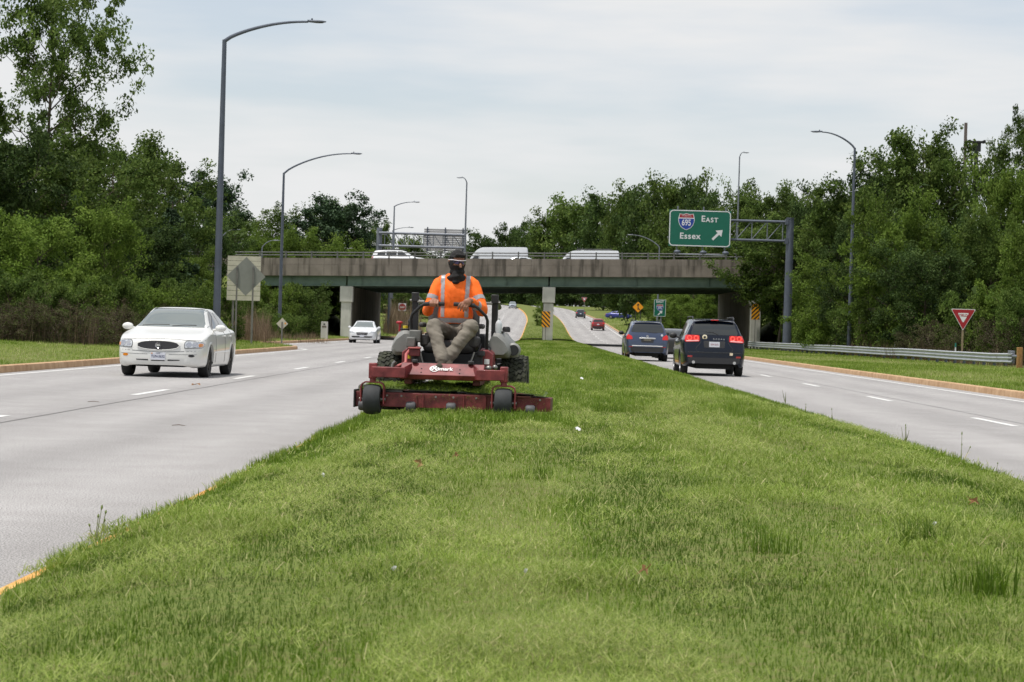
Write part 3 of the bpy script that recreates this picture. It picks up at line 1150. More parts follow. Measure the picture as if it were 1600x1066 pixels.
def tree_meshes(seed, H=14.0, rad=4.0, base_f=0.2, clumps=170, per=75, leaf=0.15, m='leaf_mid', open_=0.0, shape='round', clump_r=0.85, trunk_r=0.2, nlimb=30):
    """(trunk mesh, crown mesh): a bent trunk, limbs, boughs, and leaf clumps along the boughs"""
    rs = np.random.default_rng(seed)
    mb = MB()
    tp = []
    x = y = 0.0
    for i in range(9):
        t = i / 8
        x += rs.normal(0, 0.12) * (i > 0)
        y += rs.normal(0, 0.12) * (i > 0)
        tp.append(Vector((x, y, H * 0.90 * t)))
    mb.tube(tp, [trunk_r * (1.25 if i == 0 else 1) * (1 - 0.88 * i / 8) + 0.015 for i in range(9)], 8)

    def on_trunk(t):
        f = t * 8
        i = min(int(f), 7)
        return tp[i].lerp(tp[i + 1], f - i)

    tips = []
    for k in range(nlimb):
        t = base_f + (0.97 - base_f) * (k + rs.random()) / nlimb
        q = (t - base_f) / (1 - base_f)
        if shape == 'round':
            L = rad * (0.35 + 0.95 * math.sin(PI * min(1, 0.12 + 0.80 * q)) ** 0.8)
        elif shape == 'cone':
            L = rad * (1.06 - 0.95 * q)
        else:
            L = rad * (0.75 + 0.4 * math.sin(PI * q))
        L *= rs.uniform(0.68, 1.18)
        az = k * 2.4 + rs.normal(0, 0.4)
        el = (0.12 + 0.55 * q) if shape != 'cone' else 0.05
        d = Vector((math.cos(az) * math.cos(el), math.sin(az) * math.cos(el), math.sin(el)))
        p0 = on_trunk(t * 0.93)
        pts = [p0]
        for j in range(1, 5):
            pts.append(p0 + d * L * j / 4 + Vector((rs.normal(0, 0.1), rs.normal(0, 0.1), 0.05 * L * (j / 4) ** 2 + rs.normal(0, 0.08))))
        r0 = max(0.03, trunk_r * 0.42 * (1 - 0.7 * q))
        mb.tube(pts, [r0, r0 * 0.75, r0 * 0.5, r0 * 0.3, 0.012], 5, caps=False)
        tips += [(pts[4], 1.0), (pts[3], 0.9)]
        for b in range(4):
            j = rs.integers(1, 5)
            d2 = (d + Vector(rs.normal(0, 0.75, 3))).normalized()
            e = pts[j] + d2 * L * rs.uniform(0.2, 0.42)
            mb.tube([pts[j], pts[j].lerp(e, 0.5) + Vector((0, 0, 0.05)), e], [r0 * 0.35, r0 * 0.22, 0.008], 4, caps=False)
            tips += [(e, 1.0), (pts[j].lerp(e, 0.55), 0.8)]
    tips.append((tp[8], 1.0))
    idx = rs.permutation(len(tips))[:clumps]
    cs, ss, hs = [], [], []
    for i in idx:
        c, f = tips[i]
        cr = clump_r * rs.uniform(0.6, 1.25) * f
        n = int(per * rs.uniform(0.55, 1.35) * (1 - open_ * rs.random()))
        P = rs.standard_normal((n, 3))
        P /= np.linalg.norm(P, axis=1)[:, None]
        P *= (rs.random(n) ** 0.45)[:, None] * cr
        P[:, 2] *= 0.62
        cs.append(P + np.array(c))
        hue = rs.normal(0.5, 0.12)
        hs.append(np.clip(hue + rs.normal(0, 0.17, n), 0, 1))
        ss.append(leaf * rs.uniform(0.65, 1.3, n))
    Cc = np.concatenate(cs)
    Cc[:, 2] = np.maximum(Cc[:, 2], 0.15)
    return mb.mesh('trunk', 60), leaf_mesh('crown', Cc, np.concatenate(ss), np.concatenate(hs), MATS[m])


TREES = {}


def proto(key, **kw):
    t, c = tree_meshes(**kw)
    t.materials.append(bark)
    zz = np.empty(len(c.vertices) * 3, np.float32)
    c.vertices.foreach_get('co', zz)
    zz = zz.reshape(-1, 3)
    TREES[key] = (t, c, float(np.percentile(zz[:, 2], 99.8)), float(np.percentile(np.abs(zz[:, :2]), 97)))


proto('tall_open', seed=1, H=20, rad=5.4, base_f=0.20, clumps=390, per=120, leaf=0.145, m='leaf_mid', open_=0.3, clump_r=1.05, trunk_r=0.26, nlimb=38)
proto('round_a', seed=2, H=14, rad=4.6, base_f=0.08, clumps=400, per=85, leaf=0.145, m='leaf_mid', clump_r=1.05, nlimb=44)
proto('round_b', seed=3, H=13, rad=5.0, base_f=0.06, clumps=400, per=85, leaf=0.145, m='leaf_mid', clump_r=1.1, nlimb=44)
proto('light_a', seed=4, H=9, rad=3.5, base_f=0.08, clumps=330, per=85, leaf=0.115, m='leaf_light', clump_r=0.9, trunk_r=0.13, nlimb=38)
proto('light_b', seed=5, H=9, rad=4.0, base_f=0.04, clumps=330, per=85, leaf=0.12, m='leaf_light', clump_r=0.95, trunk_r=0.13, nlimb=38)
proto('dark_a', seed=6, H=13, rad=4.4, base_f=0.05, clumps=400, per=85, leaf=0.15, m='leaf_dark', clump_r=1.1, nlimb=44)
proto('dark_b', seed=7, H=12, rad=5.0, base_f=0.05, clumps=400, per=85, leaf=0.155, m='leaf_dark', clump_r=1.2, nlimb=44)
proto('pine', seed=8, H=14, rad=4.0, base_f=0.12, clumps=360, per=90, leaf=0.16, m='needle', shape='col', clump_r=0.95, nlimb=44)
proto('cedar', seed=9, H=9, rad=2.3, base_f=0.03, clumps=360, per=80, leaf=0.10, m='needle', shape='cone', clump_r=0.55, trunk_r=0.12, nlimb=44)
proto('shrub_a', seed=10, H=3.4, rad=2.2, base_f=0.02, clumps=200, per=60, leaf=0.10, m='leaf_light', clump_r=0.65, trunk_r=0.05, nlimb=24)
proto('shrub_b', seed=11, H=3.2, rad=2.4, base_f=0.02, clumps=200, per=60, leaf=0.10, m='leaf_mid', clump_r=0.68, trunk_r=0.05, nlimb=24)
proto('shrub_dry', seed=12, H=2.4, rad=1.8, base_f=0.02, clumps=150, per=45, leaf=0.06, m='twig_leaf', clump_r=0.5, trunk_r=0.04, nlimb=28, open_=0.3)
for _k, (a, b) in {'far_a': ('leaf_mid', 21), 'far_b': ('leaf_dark', 22)}.items():
    proto(_k, seed=b, H=16, rad=6.0, base_f=0.04, clumps=300, per=60, leaf=0.27, m=a, clump_r=1.9, nlimb=40)
proto('high_crown', seed=13, H=10, rad=4.4, base_f=0.5, clumps=330, per=85, leaf=0.14, m='leaf_mid', clump_r=0.95, trunk_r=0.16, nlimb=38)
_rs = random.Random(5)


def tree(kind, px, top, Y, wpx, label, group=None, name='tree', rz=None, cat='tree', sink=0.0):
    """kind of crown, where the photograph shows its top, how far off, how wide it looks"""
    t, c, h0, r0 = TREES[kind]
    p = W(px, top, Y)
    g = gz(p.x, Y) - sink
    h = max(1.0, p.z - g)
    r = wpx * Y / FPX / 2
    o = empty(name, (p.x, Y, g), _rs.uniform(0, 6.28) if rz is None else rz, label, cat, group)
    o.scale = (r / r0, r / r0, h / h0)
    if name == 'tree':
        link('trunk', t, o)
        link('crown', c, o)
    else:
        link('stems', t, o)
        link('foliage', c, o)
    return o


def wood_mass(label, boxes, n, leaf, m, seed):
    """woodland too deep to tell tree from tree: clumped foliage filling (x0, x1, y0, y1, top) stretches"""
    rs = np.random.default_rng(seed)
    out = []
    area = sum((b[1] - b[0]) * (b[3] - b[2]) for b in boxes)
    for (x0, x1, y0, y1, top) in boxes:
        k = int(n * (x1 - x0) * (y1 - y0) / area / 60)
        cx, cyy = rs.uniform(x0, x1, k), rs.uniform(y0, y1, k)
        g = np.array([gz(a, b) for a, b in zip(cx, cyy)])
        hm = top * (0.72 + 0.5 * (vnoise(cx * 0.16, cyy * 0.16, seed) - 0.35))
        cz = g + rs.random(k) ** 0.8 * hm
        P = rs.standard_normal((k, 60, 3)) * np.array([1.0, 1.0, 0.7]) * (0.9 if leaf < 0.3 else 1.5)
        Q = P + np.stack([cx, cyy, cz], 1)[:, None, :]
        Q[:, :, 2] = np.maximum(Q[:, :, 2], g[:, None] + 0.1)
        out.append((Q.reshape(-1, 3), np.repeat(rs.normal(0.5, 0.13, k), 60)))
    Q = np.concatenate([a for a, b in out])
    hs = np.concatenate([b for a, b in out])
    o = link('woodland', leaf_mesh('woodland', Q, leaf * rs.uniform(0.6, 1.3, len(Q)), hs + rs.normal(0, 0.15, len(Q)), MATS[m]))
    tag(o, label, 'wood', kind='stuff')


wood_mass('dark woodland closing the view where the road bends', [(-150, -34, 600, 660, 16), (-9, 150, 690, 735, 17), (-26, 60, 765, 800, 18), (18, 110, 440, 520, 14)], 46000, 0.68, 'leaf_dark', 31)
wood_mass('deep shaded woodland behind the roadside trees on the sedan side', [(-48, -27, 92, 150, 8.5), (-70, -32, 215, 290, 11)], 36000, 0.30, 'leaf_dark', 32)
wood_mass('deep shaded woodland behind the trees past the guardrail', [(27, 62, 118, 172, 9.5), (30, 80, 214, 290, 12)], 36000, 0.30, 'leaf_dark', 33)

GL, GR, GB = 'wood along the verge behind the white sedan', 'wood behind the guardrail', 'trees beyond the overpass'
tree('tall_open', 85, -60, 96, 235, 'tallest tree, open-crowned, towering over the wood behind the white sedan', GL)
tree('dark_b', -10, 178, 86, 230, 'dark broad tree cut by the photo edge under the tallest tree', GL)
tree('round_a', 110, 222, 92, 230, 'mid-green tree in front of the tallest tree\'s trunk', GL)
tree('round_b', 185, 205, 112, 210, 'spreading tree at the shoulder of the tallest tree', GL)
tree('round_a', 248, 228, 128, 170, 'rounded tree at the end of the roadside wood beside the near light pole', GL)
tree('dark_a', 225, 345, 105, 130, 'dark dense tree behind the white sedan\'s roof', GL)
tree('light_b', 60, 330, 80, 170, 'low bright-leaved tree over the brown brush at the photo edge', GL)
tree('light_a', 165, 305, 88, 120, 'slender bright-green tree in the middle of the roadside wood', GL)
tree('cedar', 268, 318, 118, 90, 'narrow dark cedar just before the near light pole', GL)
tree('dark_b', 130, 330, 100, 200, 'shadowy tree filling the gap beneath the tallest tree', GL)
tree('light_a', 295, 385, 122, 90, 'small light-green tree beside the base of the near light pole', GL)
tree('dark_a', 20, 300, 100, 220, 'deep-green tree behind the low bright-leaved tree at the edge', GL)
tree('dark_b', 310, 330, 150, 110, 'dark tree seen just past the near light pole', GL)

tree('pine', 332, 270, 250, 115, 'broad flat-topped pine standing behind the near light pole', GB)
tree('round_b', 400, 320, 262, 130, 'round green tree between the two light poles', GB)
tree('round_a', 372, 345, 235, 70, 'small tree peeking over the overpass by the near light pole', GB)
tree('pine', 540, 306, 250, 130, 'tall dark pine above the overpass, next to the sign gantry', GB)
tree('round_a', 505, 314, 262, 110, 'tree with two rounded tops beside the dark pine', GB)
tree('light_b', 470, 358, 232, 110, 'bright low tree over the overpass rail behind the second light pole', GB)
tree('light_a', 425, 352, 228, 80, 'pale-green tree over the overpass rail right of the first pole', GB)
tree('light_b', 545, 372, 230, 100, 'bright low tree over the rail below the dark pine', GB)
tree('round_a', 590, 345, 300, 50, 'slim tree at the foot of the sign gantry on the overpass', GB)
tree('far_a', 645, 368, 420, 60, 'distant tree showing through the gantry truss', GB)
tree('far_b', 700, 385, 430, 70, 'distant tree behind the blank sign panel', GB)
for px, top, Y, w, lab in ((770, 362, 760, 80, 'distant dark tree on the skyline straight above the high-roof van'), (800, 344, 710, 60, 'distant dark pointed tree on the skyline above the high-roof van\'s tail'), (826, 352, 700, 60, 'distant dark tree on the skyline in the gap between the two vans'), (745, 382, 820, 70, 'distant low tree behind the operator\'s head'), (855, 385, 690, 70, 'distant low tree behind the front of the racked van')):
    tree('far_b', px, top, Y, w, lab, GB)
for px, top, Y, w, kd, lab in ((868, 330, 660, 90, 'far_a', 'rounded tree that starts the bank of trees beside the white van with rack'),
                               (905, 306, 640, 110, 'far_a', 'broad crowned tree directly above the white van with roof rack'),
                               (948, 302, 600, 100, 'far_b', 'dark tree in the bank just right of the van with roof rack'),
                               (985, 290, 430, 95, 'far_a', 'tree in the bank midway between the racked van and exit sign'),
                               (1020, 280, 330, 100, 'far_b', 'dark tall tree just left of the green exit sign'),
                               (1062, 272, 320, 110, 'far_a', 'tallest tree of the bank, right above the green exit sign'),
                               (1105, 290, 310, 90, 'far_b', 'dark tree behind the right edge of the green exit sign')):
    tree(kd, px, top, Y, w, lab, GB)
for px, top, Y, w, kd, lab in ((1150, 308, 255, 130, 'round_a', 'tree behind the thin mast to the right of the exit sign'),
                               (1195, 282, 260, 130, 'round_b', 'round tree above the gantry truss'),
                               (1245, 300, 245, 120, 'round_a', 'tree above the top of the gantry post'),
                               (1090, 345, 270, 110, 'round_b', 'low tree showing beneath the green exit sign'),
                               (1300, 292, 240, 120, 'dark_a', 'dark tree between the gantry post and the ramp light pole')):
    tree(kd, px, top, Y, w, lab, GB)
# what closes the view under the deck
for i, (px, top, Y, w, kd) in enumerate(((640, 452, 300, 70, 'round_b'), (680, 445, 340, 70, 'round_a'), (708, 430, 430, 70, 'far_a'), (765, 420, 820, 80, 'far_a'), (805, 425, 720, 80, 'far_b'), (840, 415, 700, 70, 'far_b'), (870, 420, 640, 70, 'far_b'), (908, 410, 600, 80, 'far_b'), (945, 400, 520, 80, 'far_b'), (985, 395, 480, 90, 'far_b'), (1030, 400, 430, 90, 'far_a'), (610, 440, 330, 80, 'round_a'))):
    tree(kd, px, top, Y, w, 'distant tree framed beneath the overpass deck where the road bends', 'trees seen under the overpass')
tree('light_b', 1042, 455, 262, 70, 'bright bushy tree under the deck beside the small green route sign', 'trees seen under the overpass')
tree('light_a', 1085, 452, 250, 60, 'bright leafy tree under the deck behind the navy SUV', 'trees seen under the overpass')
tree('light_b', 1065, 470, 240, 60, 'low bright bush-like tree between route sign and far pier', 'trees seen under the overpass')
tree('light_a', 848, 470, 300, 26, 'small shrubby tree on the median just past the middle pier', None)

tree('high_crown', 1222, 335, 172, 190, 'tree drooping its branches over the overpass parapet below the exit sign', GR)
tree('dark_a', 1278, 320, 172, 120, 'dark tree behind the gantry post', GR)
tree('round_a', 1330, 285, 165, 160, 'tree rising behind the light pole that leans over the exit ramp', GR)
tree('light_a', 1395, 300, 129, 130, 'young bright tree with thin trunk in front of the wood', GR)
tree('round_a', 1445, 203, 150, 170, 'tallest of the trees left of the dark mast, rounded top', GR)
tree('round_b', 1530, 215, 152, 180, 'broad tree below the dark mast', GR)
tree('dark_b', 1490, 330, 132, 170, 'dark hollow-looking tree in the middle of the wood', GR)
tree('tall_open', 1618, 150, 165, 110, 'tall narrow tree cut by the photo edge', GR)
tree('light_b', 1585, 255, 130, 140, 'yellowish-green tree beside the photo edge above the yield sign', GR)
tree('light_b', 1622, 350, 114, 130, 'low bright tree at the photo edge above the guardrail end', GR)
tree('dark_a', 1395, 245, 165, 150, 'dark tree behind the young bright tree', GR)
tree('round_b', 1555, 330, 128, 130, 'mid-green tree behind the yield sign', GR)
tree('light_b', 1310, 400, 146, 130, 'spreading yellow-green tree behind the ramp light pole', GR)
tree('dark_b', 1350, 350, 140, 120, 'dark tree between the light pole and the young bright tree', GR)
tree('light_a', 1272, 420, 164, 70, 'small bright tree beside the gantry post', GR)
tree('dark_b', 1450, 380, 122, 140, 'shaded tree behind the blank sign back', GR)


def shrub(kind, px, top, Y, w, label, group):
    return tree(kind, px, top, Y, w, label, group, 'shrub', cat='shrub', sink=0.1)


GS, GSL = 'shrubs behind the guardrail', 'brush along the roadside wood'
for px, top, Y, w, k, lab in ((1275, 470, 153, 70, 'shrub_b', 'green shrub behind the guardrail between gantry post and ramp light pole'), (1312, 482, 150, 70, 'shrub_a', 'light-green shrub at the foot of the ramp light pole'),
                              (1345, 475, 136, 80, 'shrub_b', 'green shrub behind the blank brown sign'), (1390, 472, 129, 90, 'shrub_b', 'green shrub just right of the blank brown sign'),
                              (1440, 462, 124, 90, 'shrub_a', 'light-green shrub midway between blank brown sign and yield sign'), (1500, 455, 119, 100, 'shrub_b', 'green shrub right behind the yield sign'),
                              (1556, 440, 114, 85, 'shrub_a', 'light-green shrub right of the yield sign'), (1602, 450, 106, 90, 'shrub_b', 'green shrub above the wooden end post of the guardrail'),
                              (1236, 482, 176, 50, 'shrub_a', 'light-green shrub between the far pier and the gantry post'), (1252, 498, 168, 50, 'shrub_a', 'light-green shrub just behind the gantry post')):
    shrub(k, px, top, Y, w, lab, GS)
for px, top, Y, w, lab in ((1262, 515, 160, 50, 'dry brown shrub low beside the gantry post'), (1300, 505, 154, 70, 'dry brown shrub left of the ramp light pole'), (1355, 502, 138, 80, 'dry brown shrub under the blank brown sign'),
                           (1400, 492, 129, 80, 'dry brown shrub below the young bright tree'), (1452, 494, 117, 80, 'dry brown shrub left of the yield sign'), (1508, 506, 114, 60, 'dry brown shrub at the yield sign post'),
                           (1552, 482, 112, 75, 'dry brown shrub just right of the yield sign'), (1592, 482, 105, 80, 'dry brown shrub behind the guardrail\'s wooden end post'), (1425, 515, 119, 60, 'low dry brown shrub by the white stake')):
    shrub('shrub_dry', px, top, Y, w, lab, 'dry shrubs behind the guardrail')
ORD = ('first', 'second', 'third', 'fourth', 'fifth', 'sixth', 'seventh', 'eighth')
for i, (px, top, Y, w, k) in enumerate(((10, 420, 74, 120, 'shrub_b'), (70, 440, 74, 110, 'shrub_b'), (120, 425, 76, 110, 'shrub_a'), (175, 430, 80, 100, 'shrub_b'), (225, 440, 86, 100, 'shrub_a'), (270, 435, 92, 90, 'shrub_b'), (310, 440, 104, 80, 'shrub_a'), (350, 450, 110, 70, 'shrub_b'))):
    shrub(k, px, top, Y, w, 'green shrub at the foot of the roadside wood, %s from photo edge' % ORD[i], GSL)
for i, (px, top, Y, w) in enumerate(((0, 468, 71, 90), (45, 460, 71, 90), (90, 470, 71, 90), (135, 462, 72, 90), (180, 470, 74, 90), (225, 472, 79, 80), (270, 470, 86, 80), (315, 475, 98, 80))):
    shrub('shrub_dry', px, top, Y, w, 'brown dead bush along the roadside wood, %s from the photo edge' % ORD[i], 'dead brush along the roadside wood')
shrub('shrub_b', 462, 442, 150, 90, 'big dense green bush against the overpass by the second light pole', 'bushes at the overpass slope')
shrub('shrub_a', 425, 440, 146, 70, 'bright bush behind the diamond sign back', 'bushes at the overpass slope')
shrub('shrub_b', 488, 470, 154, 50, 'leafy bush leaning towards the utility box', 'bushes at the overpass slope')
shrub('shrub_b', 395, 455, 140, 60, 'green bush behind the posts of the diamond sign', 'bushes at the overpass slope')
shrub('shrub_b', 445, 490, 140, 60, 'low dark bush behind the small diamond marker', 'bushes at the overpass slope')
shrub('shrub_a', 505, 448, 196, 60, 'sunlit bush seen under the deck end', 'bushes at the overpass slope')
shrub('shrub_a', 1222, 470, 192, 40, 'sunlit bush under the deck beyond the far pier', 'bushes at the overpass slope')


def reeds(label, px0, px1, Y0, Y1, n, h0, h1, sh=0.5, Yf=None):
    a = rng.uniform(0, 1, n)
    px = px0 + (px1 - px0) * a
    Y = np.array([Yf(p) for p in px]) + rng.uniform(0, Y1 - Y0, n) if Yf else rng.uniform(Y0, Y1, n)
    X = np.array([W(p, 520, b).x for p, b in zip(px, Y)])
    fade = np.clip(np.minimum(a, 1 - a) / 0.2, 0.15, 1)
    k = rng.random(n) < fade * np.clip(2.4 * (fbm(X * 0.5, Y * 0.5, 81, 2) - 0.28), 0.06, 1)
    X, Y, fade = X[k], Y[k], fade[k]
    n = len(X)
    z = ground_z(X - curve(Y), Y)
    h = rng.uniform(h0, h1, n) * (0.4 + 1.0 * fbm(X * 0.8, Y * 0.6, 4, 2)) * (0.5 + 0.5 * fade)
    w = rng.uniform(0.006, 0.018, n) * Y / 90
    o = link('tall_dry_grass', blades('tall_dry_grass', X, Y, z, h, w, rng.uniform(0, 2 * PI, n), np.abs(rng.normal(0.18, 0.2, n)), rng.normal(sh, 0.22, n), True, MATS['dry_grass']))
    tag(o, label, 'dry grass', kind='stuff')


reeds('brown dead stalks along the foot of the roadside wood', -60, 350, 70, 80, 6500, 0.4, 1.7, 0.06, lambda p: 70 + max(0, p - 150) * 0.12)
reeds('tan reeds behind the posts of the diamond sign', 350, 432, 112, 128, 3000, 0.6, 2.2, 0.38)
reeds('pale tan reeds beyond the overpass by the red do-not-enter sign', 596, 662, 225, 250, 4200, 1.2, 4.2, 0.5)
reeds('dry stalks below the bush beside the utility box', 405, 520, 128, 150, 2600, 0.15, 0.6, 0.5)
reeds('brownish dry stalks behind the guardrail', 1200, 1640, 0, 6, 6000, 0.3, 1.1, 0.2, lambda p: 20.6 * FPX / (p - VPX + 8) if p > 1400 else 19.6 * FPX / (p - VPX + 8))
# ================================================================== vehicles
def pchip(pts, x):
    xs = np.array([p[0] for p in pts], float)
    ys = np.array([p[1] for p in pts], float)
    h = np.diff(xs)
    d = np.diff(ys) / h
    m = np.zeros(len(xs))
    m[0], m[-1] = d[0], d[-1]
    for i in range(1, len(xs) - 1):
        if d[i - 1] * d[i] > 0:
            w1, w2 = 2 * h[i] + h[i - 1], h[i] + 2 * h[i - 1]
            m[i] = (w1 + w2) / (w1 / d[i - 1] + w2 / d[i])
    i = np.clip(np.searchsorted(xs, x) - 1, 0, len(h) - 1)
    t = np.clip((x - xs[i]) / h[i], 0, 1)
    return (2 * t**3 - 3 * t**2 + 1) * ys[i] + (t**3 - 2 * t**2 + t) * h[i] * m[i] + (3 * t**2 - 2 * t**3) * ys[i + 1] + (t**3 - t**2) * h[i] * m[i + 1]


def car_paint(name, col, flake=0.0, rough=0.28, spec=0.5, coat=0.7):
    return mat('paint_' + name, col, rough, metal=flake, coat=coat, var=0.03, scale=2.0, spec=spec)


glass = mat('car_glass', (0.012, 0.016, 0.016), 0.04, spec=0.9, coat=0.3)
glass_ws = mat('windshield_glass', (0.13, 0.155, 0.15), 0.05, spec=1.0, coat=0.6)  # pale base colour stands in for part of the sky's reflection
tyre_m = mat('tyre_rubber', (0.022, 0.022, 0.022), 0.85, var=0.25, scale=9)
rim_m = mat('alloy_rim', (0.42, 0.42, 0.43), 0.35, metal=0.8)
rim_dk = mat('dark_rim', (0.05, 0.045, 0.04), 0.5, metal=0.4)
chrome = mat('chrome_trim', (0.62, 0.62, 0.63), 0.18, metal=1.0)
blackpl = mat('black_plastic', (0.025, 0.025, 0.027), 0.55, var=0.1)
greypl = mat('grey_plastic', (0.07, 0.07, 0.075), 0.6)
under_m = mat('underbody', (0.012, 0.012, 0.012), 0.9)
lamp_clear = mat('headlamp_lens', (0.55, 0.57, 0.58), 0.08, metal=0.55, var=0.45, scale=16, coat=1.0)
amber = mat('amber_lens', srgb(214, 128, 30), 0.2, coat=0.8)
tail_off = mat('tail_lens', (0.36, 0.015, 0.015), 0.15, coat=1.0)
tail_on = emit('tail_lens_lit', (1.0, 0.03, 0.025), 0.22, (0.42, 0.01, 0.01))
tail_hot = emit('tail_bulb_lit', (1.0, 0.09, 0.06), 0.85, (0.8, 0.08, 0.05))
plate_m = mat('number_plate', srgb(214, 216, 224), 0.5)
plate_dk = mat('number_plate_dark', srgb(118, 112, 96), 0.6, var=0.3, scale=30)
ink = mat('plate_ink', srgb(46, 54, 96), 0.6)
seam_m = mat('panel_gap', (0.05, 0.05, 0.05), 0.8)


def shell(keys, L, wheels, arch_r, fine=True):
    ys = np.unique(np.concatenate([np.linspace(0, L, 96 if fine else 64), np.linspace(0, 0.5, 18 if fine else 10), np.linspace(L - 0.5, L, 18 if fine else 10)]))
    w, zb, zs, zt, wt = (pchip(keys[k], ys) for k in ('w', 'zb', 'zs', 'zt', 'wt'))
    zs = np.minimum(zs, zt - 0.01)
    wt = np.minimum(wt, w - 0.03)
    hh = zs - zb
    P = [(w - 0.16, zb), (w - 0.05, zb + 0.03), (w - 0.008, zb + 0.26 * hh), (w, zb + 0.62 * hh), (w - 0.018, zs - 0.1 * hh), (w - np.minimum(0.07, 0.3 * (w - wt)), zs),
         (wt, zt - np.minimum(0.075, 0.35 * (zt - zs))), (wt - 0.10, zt - np.minimum(0.022, 0.2 * (zt - zs))), (wt * 0.45, zt - 0.004), (np.zeros_like(w), zt)]
    P = np.array(P)                                   # (10, 2, n)
    k, n = P.shape[0], len(ys)
    sub, rows = (5 if fine else 3), []
    for i in range(k - 1):
        p0, p1, p2, p3 = P[max(i - 1, 0)], P[i], P[i + 1], P[min(i + 2, k - 1)]
        if i == k - 2:
            p3 = np.array([-P[k - 2][0], P[k - 2][1]])
        for j in range(sub):
            t = j / sub
            T = 0.6 if i == 5 else 1.0                # keep the side glass fairly straight
            m1, m2 = (p2 - p0) * 0.5 * T, (p3 - p1) * 0.5 * T
            rows.append((2 * t**3 - 3 * t**2 + 1) * p1 + (t**3 - 2 * t**2 + t) * m1 + (3 * t**2 - 2 * t**3) * p2 + (t**3 - t**2) * m2)
    rows.append(P[-1])
    Q = np.array(rows)                                # (m,2,n)
    full = np.concatenate([Q, np.stack([-Q[-2::-1, 0], Q[-2::-1, 1]], 1)])
    m = len(full)
    V = np.stack([full[:, 0, :].T, np.repeat(ys[:, None], m, 1), full[:, 1, :].T], 2).reshape(-1, 3)
    F = []
    for i in range(n - 1):
        for j in range(m - 1):
            a, b, c, d = i * m + j, i * m + j + 1, (i + 1) * m + j + 1, (i + 1) * m + j
            cy_, cz_ = (V[a, 1] + V[c, 1]) / 2, (V[a, 2] + V[c, 2]) / 2
            if abs(V[a, 0]) > 0.45 and any((cy_ - wy) ** 2 + (cz_ - wz) ** 2 < arch_r**2 for wy, wz in wheels) and cz_ < 0.95:
                continue
            F.append((a, d, c, b))
    F.append(tuple(range(m)))
    F.append(tuple((n - 1) * m + j for j in reversed(range(m))))
    return [tuple(v) for v in V], F


